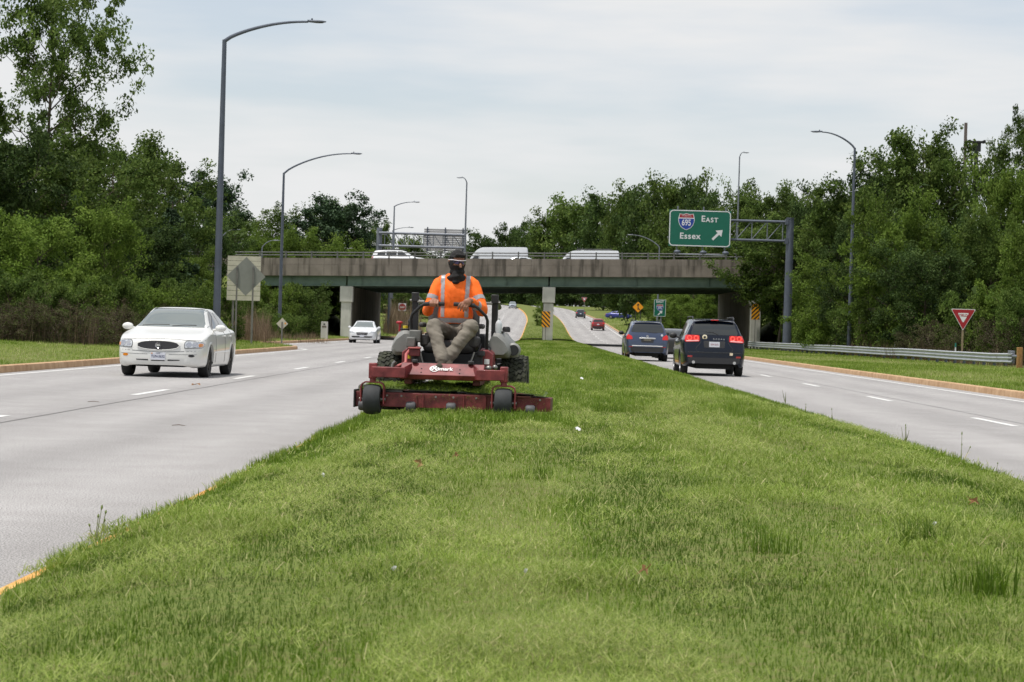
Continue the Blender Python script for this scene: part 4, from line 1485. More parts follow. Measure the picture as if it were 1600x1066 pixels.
class Car:
    def __init__(s, name, keys, L, wheels, arch_r, paint, label, cat, group=None, fine=True):
        s.root = empty(name, label=label, cat=cat, group=group)
        s.L = L
        V, F = shell(keys, L, wheels, arch_r, fine)
        V = [(x, y - L / 2, z) for x, y, z in V]
        mb = MB()
        mb.add(V, F)
        s.body = mb.build('body', paint, s.root, smooth=50)
        s.bvh = BVHTree.FromPolygons([Vector(v) for v in V], F)
        s.paint = paint
        s.keys = keys
        w = np.max([p[1] for p in keys['w']])
        MB().box((0, 0, 0.47), (2 * w - 0.26, L - 0.7, 0.38)).box((0, 0, 0.36), (2 * w - 0.9, L - 0.5, 0.3)).build('underbody', under_m, s.root)
        s.wheels = wheels

    def hit(s, p, mode):
        a, b = p
        H = s.L / 2
        if mode == 'F':
            o, d = Vector((a, -9, b)), Vector((0, 1, 0))
        elif mode == 'R':
            o, d = Vector((a, 9, b)), Vector((0, -1, 0))
        elif mode == 'S+':
            o, d = Vector((5, a - H, b)), Vector((-1, 0, 0))
        elif mode == 'S-':
            o, d = Vector((-5, a - H, b)), Vector((1, 0, 0))
        else:
            o, d = Vector((a, b - H, 5)), Vector((0, 0, -1))
        h = s.bvh.ray_cast(o, d)
        return (h[0], h[1] if h[1].dot(d) < 0 else -h[1]) if h[0] is not None else None

    def patch(s, name, out, mode, m, off=0.005, rnd=0.0, rings=6, parent=None, thick=0.012, n=None):
        out = round_poly(out, rnd) if rnd else out
        out = resample(out, n or 48)
        c = np.mean(out, axis=0)
        vs, fs = [], []
        k = len(out)
        last = None
        for r in range(rings + 1):
            t = r / rings
            for p in out:
                h = s.hit(c + (p - c) * t, mode)
                if h is None:
                    h = last
                if h is None:
                    return None
                last = h
                vs.append(h[0] + h[1] * off)
                if r == rings:
                    edge_n = h[1]
            if r:
                for j in range(k):
                    j2 = (j + 1) % k
                    fs.append(((r - 1) * k + j, r * k + j, r * k + j2, (r - 1) * k + j2))
        b = len(vs)
        for j in range(k):
            p = out[j]
            h = s.hit(p, mode) or last
            vs.append(h[0] - h[1] * thick)
        for j in range(k):
            j2 = (j + 1) % k
            fs.append((rings * k + j, b + j, b + j2, rings * k + j2))
        mb = MB()
        mb.add(vs, fs)
        return mb.build(name, m, parent or s.root, smooth=50)

    def both(s, name, out, mode, m, **kw):
        """a patch and its mirror image"""
        if mode in 'FRT':
            s.patch(name, out, mode, m, **kw)
            s.patch(name, [(-a, b) for a, b in out], mode, m, **kw)
        else:
            s.patch(name, out, 'S+', m, **kw)
            s.patch(name, out, 'S-', m, **kw)

    def line(s, name, pts, mode, w=0.008, m=None, off=0.003, parent=None):
        mb = MB()
        pts = resample(pts, 24, closed=False)
        P = [s.hit(p, mode) for p in pts]
        P = [p for p in P if p]
        if len(P) > 2:
            mb.tube([p[0] + p[1] * (off - w / 2) for p in P], w, 6)
            mb.build(name, m or seam_m, parent or s.root)

    def add_wheels(s, r, width, x, rim=rim_m, spokes=7):
        proto_w = None
        for (wy, wz) in s.wheels:
            for sg in (-1, 1):
                o = empty('wheel')
                o.parent = s.root
                o.location = (sg * x, wy - s.L / 2, r)
                o.rotation_euler = (0, 0, 0 if sg > 0 else PI)
                if proto_w is None:
                    h = width / 2
                    t = MB().lathe([(r * 0.62, -h * 0.9), (r * 0.80, -h), (r * 0.94, -h * 0.95), (r, -h * 0.72), (r, h * 0.72), (r * 0.94, h * 0.95), (r * 0.80, h), (r * 0.62, h * 0.9)], (0, 0, 0), 'x', 40).mesh('tyre', 40)
                    t.materials.append(tyre_m)
                    q = MB().lathe([(r * 0.63, h * 0.92), (r * 0.60, h * 0.70), (r * 0.58, h * 0.1), (0.02, h * 0.1)], (0, 0, 0), 'x', 40)
                    q.lathe([(r * 0.16, h * 0.1), (r * 0.16, h * 0.72), (r * 0.1, h * 0.85), (0.0, h * 0.85)], (0, 0, 0), 'x', 20)
                    for a in range(spokes):
                        an = 2 * PI * a / spokes
                        q.box((h * 0.58, math.cos(an) * r * 0.36, math.sin(an) * r * 0.36), (h * 0.35, r * 0.52, r * 0.15), Matrix.Rotation(an, 3, 'X'))
                    q = q.mesh('rim', 40)
                    q.materials.append(rim)
                    proto_w = (t, q)
                link('tyre', proto_w[0], o)
                link('rim', proto_w[1], o)

    def arches(s, r, m, wd=0.035, off=0.008):
        for (wy, wz) in s.wheels:
            for mode in ('S+', 'S-'):
                mb = MB()
                for a0, a1 in ((0.0, 1.0),):
                    vs, fs, k = [], [], 0
                    for i in range(33):
                        an = PI * (-0.08 + 1.16 * i / 32)
                        row = []
                        for rr in (r - 0.012, r + wd * 0.5, r + wd):
                            h = s.hit((wy + math.cos(an) * rr, wz + math.sin(an) * rr), mode)
                            row.append(h)
                        if any(q is None or abs(q[0].x) < 0.5 for q in row[1:]):
                            continue
                        if row[0] is None or abs(row[0][0].x) < 0.5:
                            row[0] = (Vector((row[1][0].x, wy - s.L / 2 + math.cos(an) * (r - 0.012), wz + math.sin(an) * (r - 0.012))), row[1][1])
                        inn = Vector((row[0][0].x * 0.86, row[0][0].y, row[0][0].z))
                        vs += [inn, row[0][0] + row[0][1] * off, row[1][0] + row[1][1] * off * 1.2, row[2][0] + row[2][1] * 0.001]
                        if k:
                            for j in range(3):
                                b = (k - 1) * 4 + j
                                fs.append((b, b + 1, b + 5, b + 4))
                        k += 1
                    if k > 2:
                        mb.add(vs, fs)
                if mb.V:
                    mb.build('wheel_arch', m, s.root, smooth=50)

    def mirror(s, y, z, x, m, d=(0.2, 0.12, 0.14)):
        for sg in (-1, 1):
            mb = MB().ball((sg * (x + d[0] * 0.45), y - s.L / 2, z), (d[0] / 2, d[1] / 2, d[2] / 2), 16, 10)
            mb.tube([(sg * (x - 0.08), y - s.L / 2 + 0.02, z - 0.05), (sg * (x + 0.06), y - s.L / 2, z - 0.02)], [0.03, 0.025], 8)
            mb.build('door_mirror', m, s.root, smooth=60)

    def place(s, X, Y, z=0.0, away=False, yaw=0.0, rx=0.0):
        s.root.location = (X, Y, z)
        s.root.rotation_euler = (rx, 0, yaw + (PI if away else 0))
        return s


def round_poly(pts, r):
    P = [Vector(p) for p in pts]
    n = len(P)
    out = []
    for i in range(n):
        a, b, c = P[i - 1], P[i], P[(i + 1) % n]
        d1, d2 = min(r, (a - b).length * 0.45), min(r, (c - b).length * 0.45)
        p, q = b + (a - b).normalized() * d1, b + (c - b).normalized() * d2
        for k in range(6):
            t = k / 5
            out.append(tuple(p * (1 - t) ** 2 + b * 2 * t * (1 - t) + q * t * t))
    return out


def resample(pts, n, closed=True):
    P = np.array([tuple(p) for p in pts], float)
    if closed:
        P = np.concatenate([P, P[:1]])
    d = np.concatenate([[0], np.cumsum(np.linalg.norm(np.diff(P, axis=0), axis=1))])
    t = np.linspace(0, d[-1], n + 1)[:-1] if closed else np.linspace(0, d[-1], n)
    return np.stack([np.interp(t, d, P[:, 0]), np.interp(t, d, P[:, 1])], 1)


def ell(cx, cz, rx, rz, n=40, p=2.0):
    out = []
    for k in range(n):
        a = 2 * PI * k / n
        c, s_ = math.cos(a), math.sin(a)
        out.append((cx + rx * math.copysign(abs(c) ** (2 / p), c), cz + rz * math.copysign(abs(s_) ** (2 / p), s_)))
    return out


SEDAN = dict(
    zt=[(0, .75), (.05, .795), (.3, .85), (1.25, 1.0), (1.42, 1.045), (2.2, 1.40), (2.6, 1.462), (3.2, 1.45), (3.75, 1.36), (4.45, 1.05), (4.62, 1.02), (5.0, .97), (5.08, .9)],
    zs=[(0, .62), (.3, .76), (1.2, .92), (2.5, .965), (4.3, .985), (5.08, .86)],
    w=[(0, .56), (.04, .69), (.13, .79), (.35, .875), (.8, .925), (2.5, .94), (4.3, .92), (4.8, .86), (5.08, .68)],
    wt=[(0, .45), (.3, .72), (1.2, .80), (1.42, .78), (2.15, .62), (3.4, .60), (4.4, .68), (4.7, .7), (5.08, .55)],
    zb=[(0, .25), (.25, .2), (4.6, .2), (5.08, .32)])


def side_glass(car, quads, m=glass, rnd=0.03):
    for q in quads:
        car.both('side_window', q, 'S', m, rnd=rnd, off=0.006)


def sedan_hero():
    white = car_paint('cream_white', srgb(222, 222, 218))
    c = Car('sedan', SEDAN, 5.08, [(1.0, .33), (3.85, .33)], 0.375, white, 'large white sedan with oval dark grille driving towards view by the kerb', 'car')
    c.add_wheels(0.335, 0.215, 0.80, rim_dk, 6)
    c.arches(0.375, white)
    c.patch('windshield', [(-.79, 1.035), (.79, 1.035), (.75, 1.10), (.615, 1.395), (.54, 1.415), (-.54, 1.415), (-.615, 1.395), (-.75, 1.10)], 'F', glass_ws, off=0.006, rnd=0.05, rings=10)
    c.line('windshield_trim', [(-.80, 1.03), (-.757, 1.10), (-.622, 1.398), (-.54, 1.421), (0, 1.427), (.54, 1.421), (.622, 1.398), (.757, 1.10), (.80, 1.03)], 'F', 0.008, blackpl, 0.008)
    c.patch('rear_window', [(-.66, 1.08), (.66, 1.08), (.55, 1.36), (-.55, 1.36)], 'R', glass, rnd=0.05, rings=8)
    side_glass(c, [[(1.66, 0.995), (2.78, 1.01), (2.78, 1.385), (2.36, 1.375)], [(2.84, 1.03), (3.62, 1.045), (3.68, 1.15), (3.45, 1.335), (2.86, 1.37)], [(3.70, 1.06), (3.98, 1.07), (3.80, 1.19)]])
    g = c.patch('grille', ell(0, .655, .435, .085, 48, 2.3), 'F', mat('grille_mesh', (0.035, 0.035, 0.038), 0.5, var=0.3, scale=60), off=0.012, thick=0.03)
    c.line('grille_surround', ell(0, .655, .445, .095, 48, 2.3) + [(.445, .655)], 'F', 0.009, white, 0.012)
    e = MB().lathe([(0.045, 0), (0.058, -0.012), (0.062, 0.0)], (0, -2.562, .655), 'y', 28).box((0, -2.566, .655), (0.075, 0.006, 0.022), Matrix.Rotation(-0.6, 3, 'Y')).box((-0.018, -2.566, .668), (0.05, 0.006, 0.016), Matrix.Rotation(-0.6, 3, 'Y')).box((0.018, -2.566, .642), (0.05, 0.006, 0.016), Matrix.Rotation(-0.6, 3, 'Y'))
    e.build('emblem', chrome, g)
    for sg in (-1, 1):
        out = [(sg * .545, .605), (sg * .86, .62), (sg * .885, .685), (sg * .85, .735), (sg * .57, .755), (sg * .53, .70)]
        h = c.patch('headlight', out, 'F', lamp_clear, off=0.010, rnd=0.03, thick=0.03)
        c.line('headlight_seal', out + [out[0]], 'F', 0.007, blackpl, 0.009, h)
        for k, (xx, rr) in enumerate(((.62, .048), (.735, .052))):
            c.patch('reflector', ell(sg * xx, .678, rr, rr, 24), 'F', chrome, off=0.016, parent=h)
        c.patch('turn_signal', [(sg * .80, .63), (sg * .855, .635), (sg * .87, .685), (sg * .84, .71), (sg * .80, .70)], 'F', amber, off=0.015, rnd=0.02, parent=h)
    c.line('bonnet_gap', [(-.885, .77), (-.60, .765), (-.50, .775), (-.42, .785), (0, .79), (.42, .785), (.50, .775), (.60, .765), (.885, .77)], 'F', 0.007, None, 0.002)
    c.line('bumper_crease', [(-.82, .555), (0, .515), (.82, .555)], 'F', 0.006, greypl, 0.000)
    c.line('bumper_crease', [(-.78, .48), (-.22, .47)], 'F', 0.005, greypl, 0.000)
    c.line('bumper_crease', [(.78, .48), (.22, .47)], 'F', 0.005, greypl, 0.000)
    for sg in (-1, 1):
        c.patch('air_slot', [(sg * .20, .335), (sg * .44, .345), (sg * .46, .365), (sg * .20, .365)], 'F', blackpl, off=0.004, rnd=0.01)
        c.patch('fog_lamp', ell(sg * .68, .45, .06, .028, 28), 'F', amber if sg < 0 else blackpl, off=0.004)
    c.patch('air_slot', [(-.14, .33), (.14, .33), (.14, .348), (-.14, .348)], 'F', blackpl, off=0.004)
    p = MB().box((0, -2.548, .43), (0.305, 0.012, 0.152)).build('number_plate', plate_m, c.root, bevel=0.004)
    text('plate_text', 'TUN-5632', 0.074, (0, -2.556, .425), ink, p, bold=0.001, depth=0.001, sx=0.86)
    text('plate_text', 'VIRGINIA', 0.022, (0, -2.556, .49), ink, p, depth=0.001)
    MB().box((-.125, -2.556, .488), (0.03, 0.004, 0.02)).build('plate_sticker', amber, p)
    c.mirror(1.78, 1.03, .89, white, (0.24, 0.13, 0.15))
    for a, b in (((-.62, 1.05), (-.05, 1.075)), ((.02, 1.05), (.52, 1.072))):
        c.line('wiper', [a, ((a[0] + b[0]) / 2, (a[1] + b[1]) / 2 + .012), b], 'F', 0.010, blackpl, 0.012)
    for mode in ('S+', 'S-'):
        for yy in (1.62, 2.82, 3.72):
            c.line('door_gap', [(yy, .30), (yy, .9), (yy + .04, .98)], mode, 0.005)
        c.line('side_moulding', [(1.42, .52), (3.4, .53)], mode, 0.014, white, 0.008)
        for yy in (2.6, 3.45):
            c.line('door_handle', [(yy, .86), (yy + .2, .865)], mode, 0.016, white, 0.02)
    c.patch('tail_light', [(-.86, .72), (-.5, .74), (-.5, .88), (-.84, .88)], 'R', tail_off, rnd=0.03)
    c.patch('tail_light', [(.86, .72), (.5, .74), (.5, .88), (.84, .88)], 'R', tail_off, rnd=0.03)
    x = W(264, 585, 45).x
    c.place(x, 46.3, 0.004, yaw=R(-0.5))


sedan_hero()


def sedan_small(paint, label, X, Y, away, hero=False, z=0.0, yaw=0.0, group=None):
    k = {q: [(y * 4.86 / 5.08, v * (1.0 if q in ('w', 'wt') else 1.01)) for y, v in SEDAN[q]] for q in SEDAN}
    c = Car('sedan', k, 4.86, [(0.93, .33), (3.73, .33)], 0.37, paint, label, 'car', group, hero)
    c.add_wheels(0.335, 0.22, 0.81, rim_m, 5)
    c.arches(0.37, paint)
    c.patch('windshield', [(-.735, 1.045), (.735, 1.045), (.58, 1.39), (.5, 1.415), (-.5, 1.415), (-.58, 1.39)], 'F', glass_ws, rnd=0.05, rings=8)
    c.patch('rear_window', [(-.66, 1.10), (.66, 1.10), (.55, 1.38), (-.55, 1.38)], 'R', glass, rnd=0.05, rings=8)
    side_glass(c, [[(1.80, 1.04), (2.66, 1.05), (2.66, 1.38), (2.32, 1.37)], [(2.74, 1.05), (3.50, 1.065), (3.62, 1.12), (3.30, 1.345), (2.74, 1.385)]])
    c.mirror(1.72, 1.04, .89, paint)
    if hero:
        g = c.patch('grille', [(-.40, .70), (.40, .70), (.33, .53), (-.33, .53)], 'F', blackpl, off=0.01, rnd=0.04)
        c.line('grille_bar', [(-.36, .62), (.36, .62)], 'F', 0.008, chrome, 0.016, g)
        c.patch('lower_intake', [(-.62, .36), (.62, .36), (.72, .46), (-.72, .46)], 'F', blackpl, off=0.006, rnd=0.03)
        for sg in (-1, 1):
            c.patch('headlight', [(sg * .46, .66), (sg * .80, .66), (sg * .86, .75), (sg * .60, .745)], 'F', lamp_clear, off=0.01, rnd=0.02)
        c.line('bonnet_gap', [(-.86, .775), (0, .76), (.86, .775)], 'F', 0.006)
        MB().box((0, -2.44, .47), (0.30, 0.012, 0.15)).build('number_plate', plate_m, c.root)
    for sg in (-1, 1):
        c.patch('tail_light', [(sg * .84, .72), (sg * .46, .74), (sg * .46, .90), (sg * .80, .90)], 'R', tail_on if away else tail_off, rnd=0.03)
    c.patch('rear_bumper', [(-.7, .34), (.7, .34), (.74, .5), (-.74, .5)], 'R', blackpl, rnd=0.03)
    return c.place(X, Y, z, away, yaw)


sedan_small(car_paint('bright_white', srgb(228, 230, 232)), 'white sedan with black grille coming out from under the overpass', W(566, 535, 141).x, 143, False, True)
sedan_small(car_paint('black', (0.012, 0.012, 0.014)), 'black car half hidden between the two SUVs', 6.6, 106, True)

SUV = dict(
    zt=[(0, .86), (.06, .92), (.35, 1.0), (1.10, 1.10), (1.28, 1.15), (1.95, 1.57), (2.4, 1.665), (3.6, 1.68), (4.42, 1.635), (4.58, 1.58), (4.68, 1.45), (4.79, 1.20), (4.85, 1.03), (4.89, .82)],
    zs=[(0, .7), (.35, .9), (1.2, 1.03), (3.0, 1.08), (4.45, 1.13), (4.75, 1.10), (4.89, .76)],
    w=[(0, .60), (.05, .75), (.2, .86), (.6, .92), (1.2, .945), (4.1, .945), (4.6, .915), (4.80, .87), (4.89, .80)],
    wt=[(0, .5), (.35, .76), (1.2, .82), (1.35, .80), (2.0, .67), (3.5, .67), (4.45, .64), (4.7, .70), (4.89, .72)],
    zb=[(0, .32), (.3, .25), (4.5, .26), (4.89, .36)])


def suv(paint, label, X, Y, away, style, z=0.0, yaw=0.0, group=None, L=4.89, hs=1.0, ws=1.0, rx=0.0, name='suv', lamps=None):
    k = {q: [(y * L / 4.89, v * (ws if q in ('w', 'wt') else hs)) for y, v in SUV[q]] for q in SUV}
    f = L / 4.89
    c = Car(name, k, L, [(0.92 * f, .36), (3.80 * f, .36)], 0.42, paint, label, 'car', group, style in ('navy', 'bluegrey'))
    c.add_wheels(0.365, 0.23, 0.815 * ws, rim_m, 5)
    trim = blackpl if style in ('crossover', 'far') else paint
    c.arches(0.42, trim)
    S = lambda P: [(a * ws, b * hs) for a, b in P]
    Y_ = lambda P: [(a * f, b * hs) for a, b in P]
    c.patch('windshield', S([(-.76, 1.15), (.76, 1.15), (.64, 1.56), (.5, 1.60), (-.5, 1.60), (-.64, 1.56)]), 'F', glass_ws, rnd=0.05, rings=8)
    side_glass(c, [Y_([(1.72, 1.14), (2.62, 1.15), (2.62, 1.555), (2.20, 1.55)]), Y_([(2.70, 1.15), (3.58, 1.17), (3.58, 1.55), (2.70, 1.56)]), Y_([(3.66, 1.18), (4.36, 1.24), (4.28, 1.50), (3.66, 1.55)])])
    c.mirror(1.62 * f, 1.16 * hs, .90 * ws, paint if style == 'crossover' else blackpl, (0.24, 0.13, 0.18))
    lamp = lamps or (tail_on if away else tail_off)
    if style == 'navy':
        c.patch('rear_window', S([(-.70, 1.205), (.70, 1.205), (.66, 1.34), (.59, 1.54), (-.59, 1.54), (-.66, 1.34)]), 'R', glass, rnd=0.05, rings=10)
        for sg in (-1, 1):
            h = c.patch('tail_light', [(sg * .43, 1.005), (sg * .845, .985), (sg * .86, 1.05), (sg * .825, 1.19), (sg * .44, 1.19)], 'R', tail_on, off=0.012, rnd=0.04, thick=0.03)
            for xx in (.535, .725):
                c.line('lamp_ring', ell(sg * xx, 1.105, .058, .058, 22) + [(sg * (xx + .058) if sg > 0 else sg * xx + .058, 1.105)], 'R', 0.013, tail_hot, 0.016, h)
            c.patch('reverse_lamp', [(sg * .46, 1.015), (sg * .82, 1.0), (sg * .825, 1.03), (sg * .46, 1.045)], 'R', emit('lamp_strip_lit', (1, .35, .3), 0.2, (.7, .4, .4)), off=0.018, parent=h)
            c.patch('bumper_reflector', [(sg * .64, .545), (sg * .78, .545), (sg * .77, .595), (sg * .64, .595)], 'R', tail_off, rnd=0.01)
            MB().tube([(sg * .60, L / 2 + 0.01, .40), (sg * .60, L / 2 - 0.2, .40)], 0.045, 16).build('exhaust_tip', chrome, c.root)
        c.patch('lower_bumper', [(-.74, .37), (.74, .37), (.77, .54), (-.77, .54)], 'R', blackpl, off=0.006, rnd=0.04)
        c.line('tailgate_gap', [(-.66, 1.2), (-.40, 1.17), (-.40, .98), (-.55, .80), (-.50, .70), (0, .69), (.50, .70), (.55, .80), (.40, .98), (.40, 1.17), (.66, 1.2)], 'R', 0.006)
        c.line('bumper_crease', [(-.84, .69), (.84, .69)], 'R', 0.008, None, 0.0)
        c.patch('plate_recess', [(-.30, .83), (.30, .83), (.32, 1.03), (-.32, 1.03)], 'R', blackpl, off=0.003, rnd=0.03)
        h = c.hit((0, .93), 'R')[0]
        p = MB().box((0, h.y + 0.014, .93), (0.31, 0.012, 0.155)).build('number_plate', plate_m, c.root)
        text('plate_text', '1EM 0276', 0.07, (0, h.y + 0.022, .925), mat('plate_red_ink', srgb(150, 60, 70), .6), p, rot=(PI / 2, 0, PI), depth=0.001, sx=0.85)
        h = c.hit((0.0, 1.105), 'R')[0]
        for i, ch in enumerate('DODGE'):
            text('badge_letter', ch, 0.055, (0.02 - 0.075 * i, h.y + 0.012, 1.085), chrome, c.root, rot=(PI / 2, 0, PI), depth=0.003, bold=0.001)
        hh = c.hit((.285, 1.135), 'R')[0]
        MB().lathe([(0.036, 0), (0.075, 0.008), (0.068, 0.012), (0.036, 0.012)], (.285, hh.y + 0.006, 1.135), 'y', 28).build('round_sticker', mat('sticker_gold', srgb(214, 190, 90), .5, col2=srgb(240, 236, 220), var=0.2, scale=30), c.root)
        h3 = c.hit((-.50, .655), 'R')[0]
        MB().box((-.50, h3.y + 0.006, .655), (0.09, 0.006, 0.075)).build('bumper_sticker', mat('sticker_cream', srgb(222, 206, 176), .6, var=0.3, scale=40), c.root)
        c.line('wiper', [(.26, 1.30), (0.05, 1.285), (-.10, 1.225)], 'R', 0.012, blackpl, 0.016)
        h2 = c.hit((0, 1.60), 'R')
        MB().box((0, L / 2 - 0.33, 1.645), (1.16, 0.22, 0.035)).build('spoiler', paint, c.root, bevel=0.012)
        MB().box((0, L / 2 - 0.215, 1.645), (0.22, 0.012, 0.024)).build('brake_light', tail_on, c.root)
    elif style == 'bluegrey':
        c.patch('rear_window', S([(-.72, 1.20), (.72, 1.20), (.66, 1.36), (.60, 1.54), (-.60, 1.54), (-.66, 1.36)]), 'R', glass, rnd=0.06, rings=10)
        for sg in (-1, 1):
            c.patch('tail_light', [(sg * .64, .93), (sg * .885, .93), (sg * .89, 1.03), (sg * .83, 1.15), (sg * .66, 1.06)], 'R', tail_on, off=0.012, rnd=0.03, thick=0.03)
            c.patch('bumper_reflector', [(sg * .62, .585), (sg * .80, .60), (sg * .80, .63), (sg * .62, .625)], 'R', tail_off)
        c.patch('plate_recess', [(-.26, .80), (.26, .80), (.28, .95), (-.28, .95)], 'R', blackpl, off=0.003, rnd=0.03)
        h = c.hit((0, .97), 'R')[0]
        MB().box((0, h.y + 0.012, .985), (0.70, 0.03, 0.06)).build('chrome_bar', mat('satin_trim', (0.62, 0.62, 0.62), 0.35, metal=0.5), c.root, bevel=0.01)
        MB().box((0, h.y + 0.012, .875), (0.31, 0.012, 0.14)).build('number_plate', plate_dk, c.root)
        MB().lathe([(0.02, 0), (0.05, 0.006), (0.04, 0.01)], (0, h.y - 0.01, 1.07), 'y', 20).build('emblem', chrome, c.root)
        c.line('bumper_strip', [(-.66, .655), (.66, .655)], 'R', 0.022, mat('satin_trim', (0.6, 0.6, 0.6), 0.35), 0.012)
        c.patch('lower_bumper', [(-.80, .37), (.80, .37), (.84, .60), (-.84, .60)], 'R', blackpl, off=0.006, rnd=0.04)
        c.line('wiper', [(.0, 1.245), (-.3, 1.235), (-.42, 1.24)], 'R', 0.012, blackpl, 0.014)
        MB().box((0, L / 2 - 0.34, 1.665 * hs - 0.01), (1.16, 0.20, 0.035)).build('spoiler', paint, c.root, bevel=0.012)
        h = c.hit((-.62, 1.12), 'R')[0]
        MB().lathe([(0.0, 0.0), (0.05, 0.004), (0.045, 0.008), (0.0, 0.008)], (-.62, h.y + 0.008, 1.125), 'y', 20).build('round_sticker', plate_m, c.root)
    else:
        c.patch('rear_window', S([(-.68, 1.20), (.68, 1.20), (.58, 1.53), (-.58, 1.53)]), 'R', glass, rnd=0.06, rings=8)
        for sg in (-1, 1):
            c.patch('tail_light', S([(sg * .62, .95), (sg * .88, .95), (sg * .86, 1.12), (sg * .66, 1.12)]), 'R', lamp, off=0.012, rnd=0.03)
            c.patch('headlight', S([(sg * .50, .74), (sg * .83, .76), (sg * .85, .85), (sg * .54, .84)]), 'F', lamp_clear, off=0.01, rnd=0.02)
        c.patch('lower_bumper', S([(-.78, .38), (.78, .38), (.8, .60), (-.8, .60)]), 'R', blackpl, off=0.006, rnd=0.04)
        c.patch('grille', S([(-.40, .66), (.40, .66), (.44, .82), (-.44, .82)]), 'F', blackpl, off=0.006, rnd=0.04)
        MB().box((0, L / 2 - 0.02, .86 * hs), (0.31, 0.05, 0.15)).build('number_plate', plate_m, c.root)
    if style != 'far':
        for sg in (-1, 1):
            yy = [(-0.35 + 0.25 * i) for i in range(9)]
            mb = MB()
            mb.tube([(sg * .60 * ws, -0.55, 1.66 * hs)] + [(sg * .60 * ws, y, 1.735 * hs) for y in (-0.40, 0.4, 1.2, 1.6)] + [(sg * .60 * ws, 1.78, 1.66 * hs)], 0.02, 8)
            mb.build('roof_rail', blackpl, c.root)
    return c.place(X, Y, z, away, yaw, rx)


suv(car_paint('navy', srgb(9, 19, 36), 0.0, 0.2, 0.25, 0.35), 'dark navy SUV with lit round tail lights, nearest on the departing carriageway', W(1113, 585, 63).x, 65.0, True, 'navy')
suv(car_paint('slate_blue', srgb(60, 72, 98), 0.3, 0.3), 'slate-blue SUV with silver tailgate bar ahead of the navy SUV', W(1010, 562, 92).x, 94, True, 'bluegrey', L=4.78, hs=1.03)


def far_z(X, Y):
    return float(base(Y))


def far_suv(paint, label, px, py, Y, away, **kw):
    p = W(px, py, Y)
    g = math.atan(float(base(Y + 2) - base(Y - 2)) / 4)
    suv(paint, label, p.x, Y, away, 'far', float(base(Y)), rx=-g if away else g, **kw)


far_suv(car_paint('dark_red', srgb(134, 38, 40)), 'dark red SUV climbing away beyond the overpass', 934, 505, 300, True)
far_suv(car_paint('charcoal', srgb(52, 60, 72), 0.2), 'charcoal SUV farthest up the hill beyond the red one', 907, 490, 404, True)
far_suv(car_paint('silver', srgb(160, 166, 176), 0.4), 'silver SUV far off on the bend left of the middle pier', 801, 479, 520, False, lamps=tail_off)
p = W(967, 485, 398)
sedan_small(car_paint('cobalt_blue', srgb(34, 44, 128), 0.1), 'small blue car parked by the dark trees beyond the overpass', p.x, 398, False, z=gz(p.x, 398) + 0.0, yaw=R(72))

# on the overpass
bw = car_paint('bridge_white', srgb(226, 228, 230))
tilt = -slope


def on_bridge(car, px, y, heading):
    X = W(px, 400, BR0 + y).x
    car.root.location = (X, BR0 + y, bz(X) + 0.004)
    car.root.rotation_euler = Matrix.Rotation(-slope, 3, 'Y').to_4x4().to_euler()
    car.root.rotation_euler = (Matrix.Rotation(-slope, 4, 'Y') @ Matrix.Rotation(PI / 2 if heading > 0 else -PI / 2, 4, 'Z')).to_euler()


on_bridge(suv(bw, 'white crossover on the overpass, heading right behind the rail', 0, 0, False, 'crossover', name='crossover', hs=1.02), 626, 5.0, 1)

VAN = dict(
    zt=[(0, .95), (.06, 1.05), (.5, 1.22), (.95, 1.38), (1.10, 1.48), (1.75, 2.28), (2.1, 2.56), (2.6, 2.70), (4.5, 2.72), (5.5, 2.70), (5.6, 2.62), (5.66, 2.3)],
    zs=[(0, .75), (.5, 1.1), (1.2, 1.32), (5.5, 1.36), (5.66, 1.3)],
    w=[(0, .62), (.06, .8), (.25, .93), (.8, 1.0), (5.3, 1.0), (5.6, .97), (5.66, .93)],
    wt=[(0, .5), (.5, .82), (1.1, .88), (1.8, .84), (2.3, .80), (5.4, .82), (5.66, .80)],
    zb=[(0, .34), (.3, .28), (5.3, .3), (5.66, .4)])


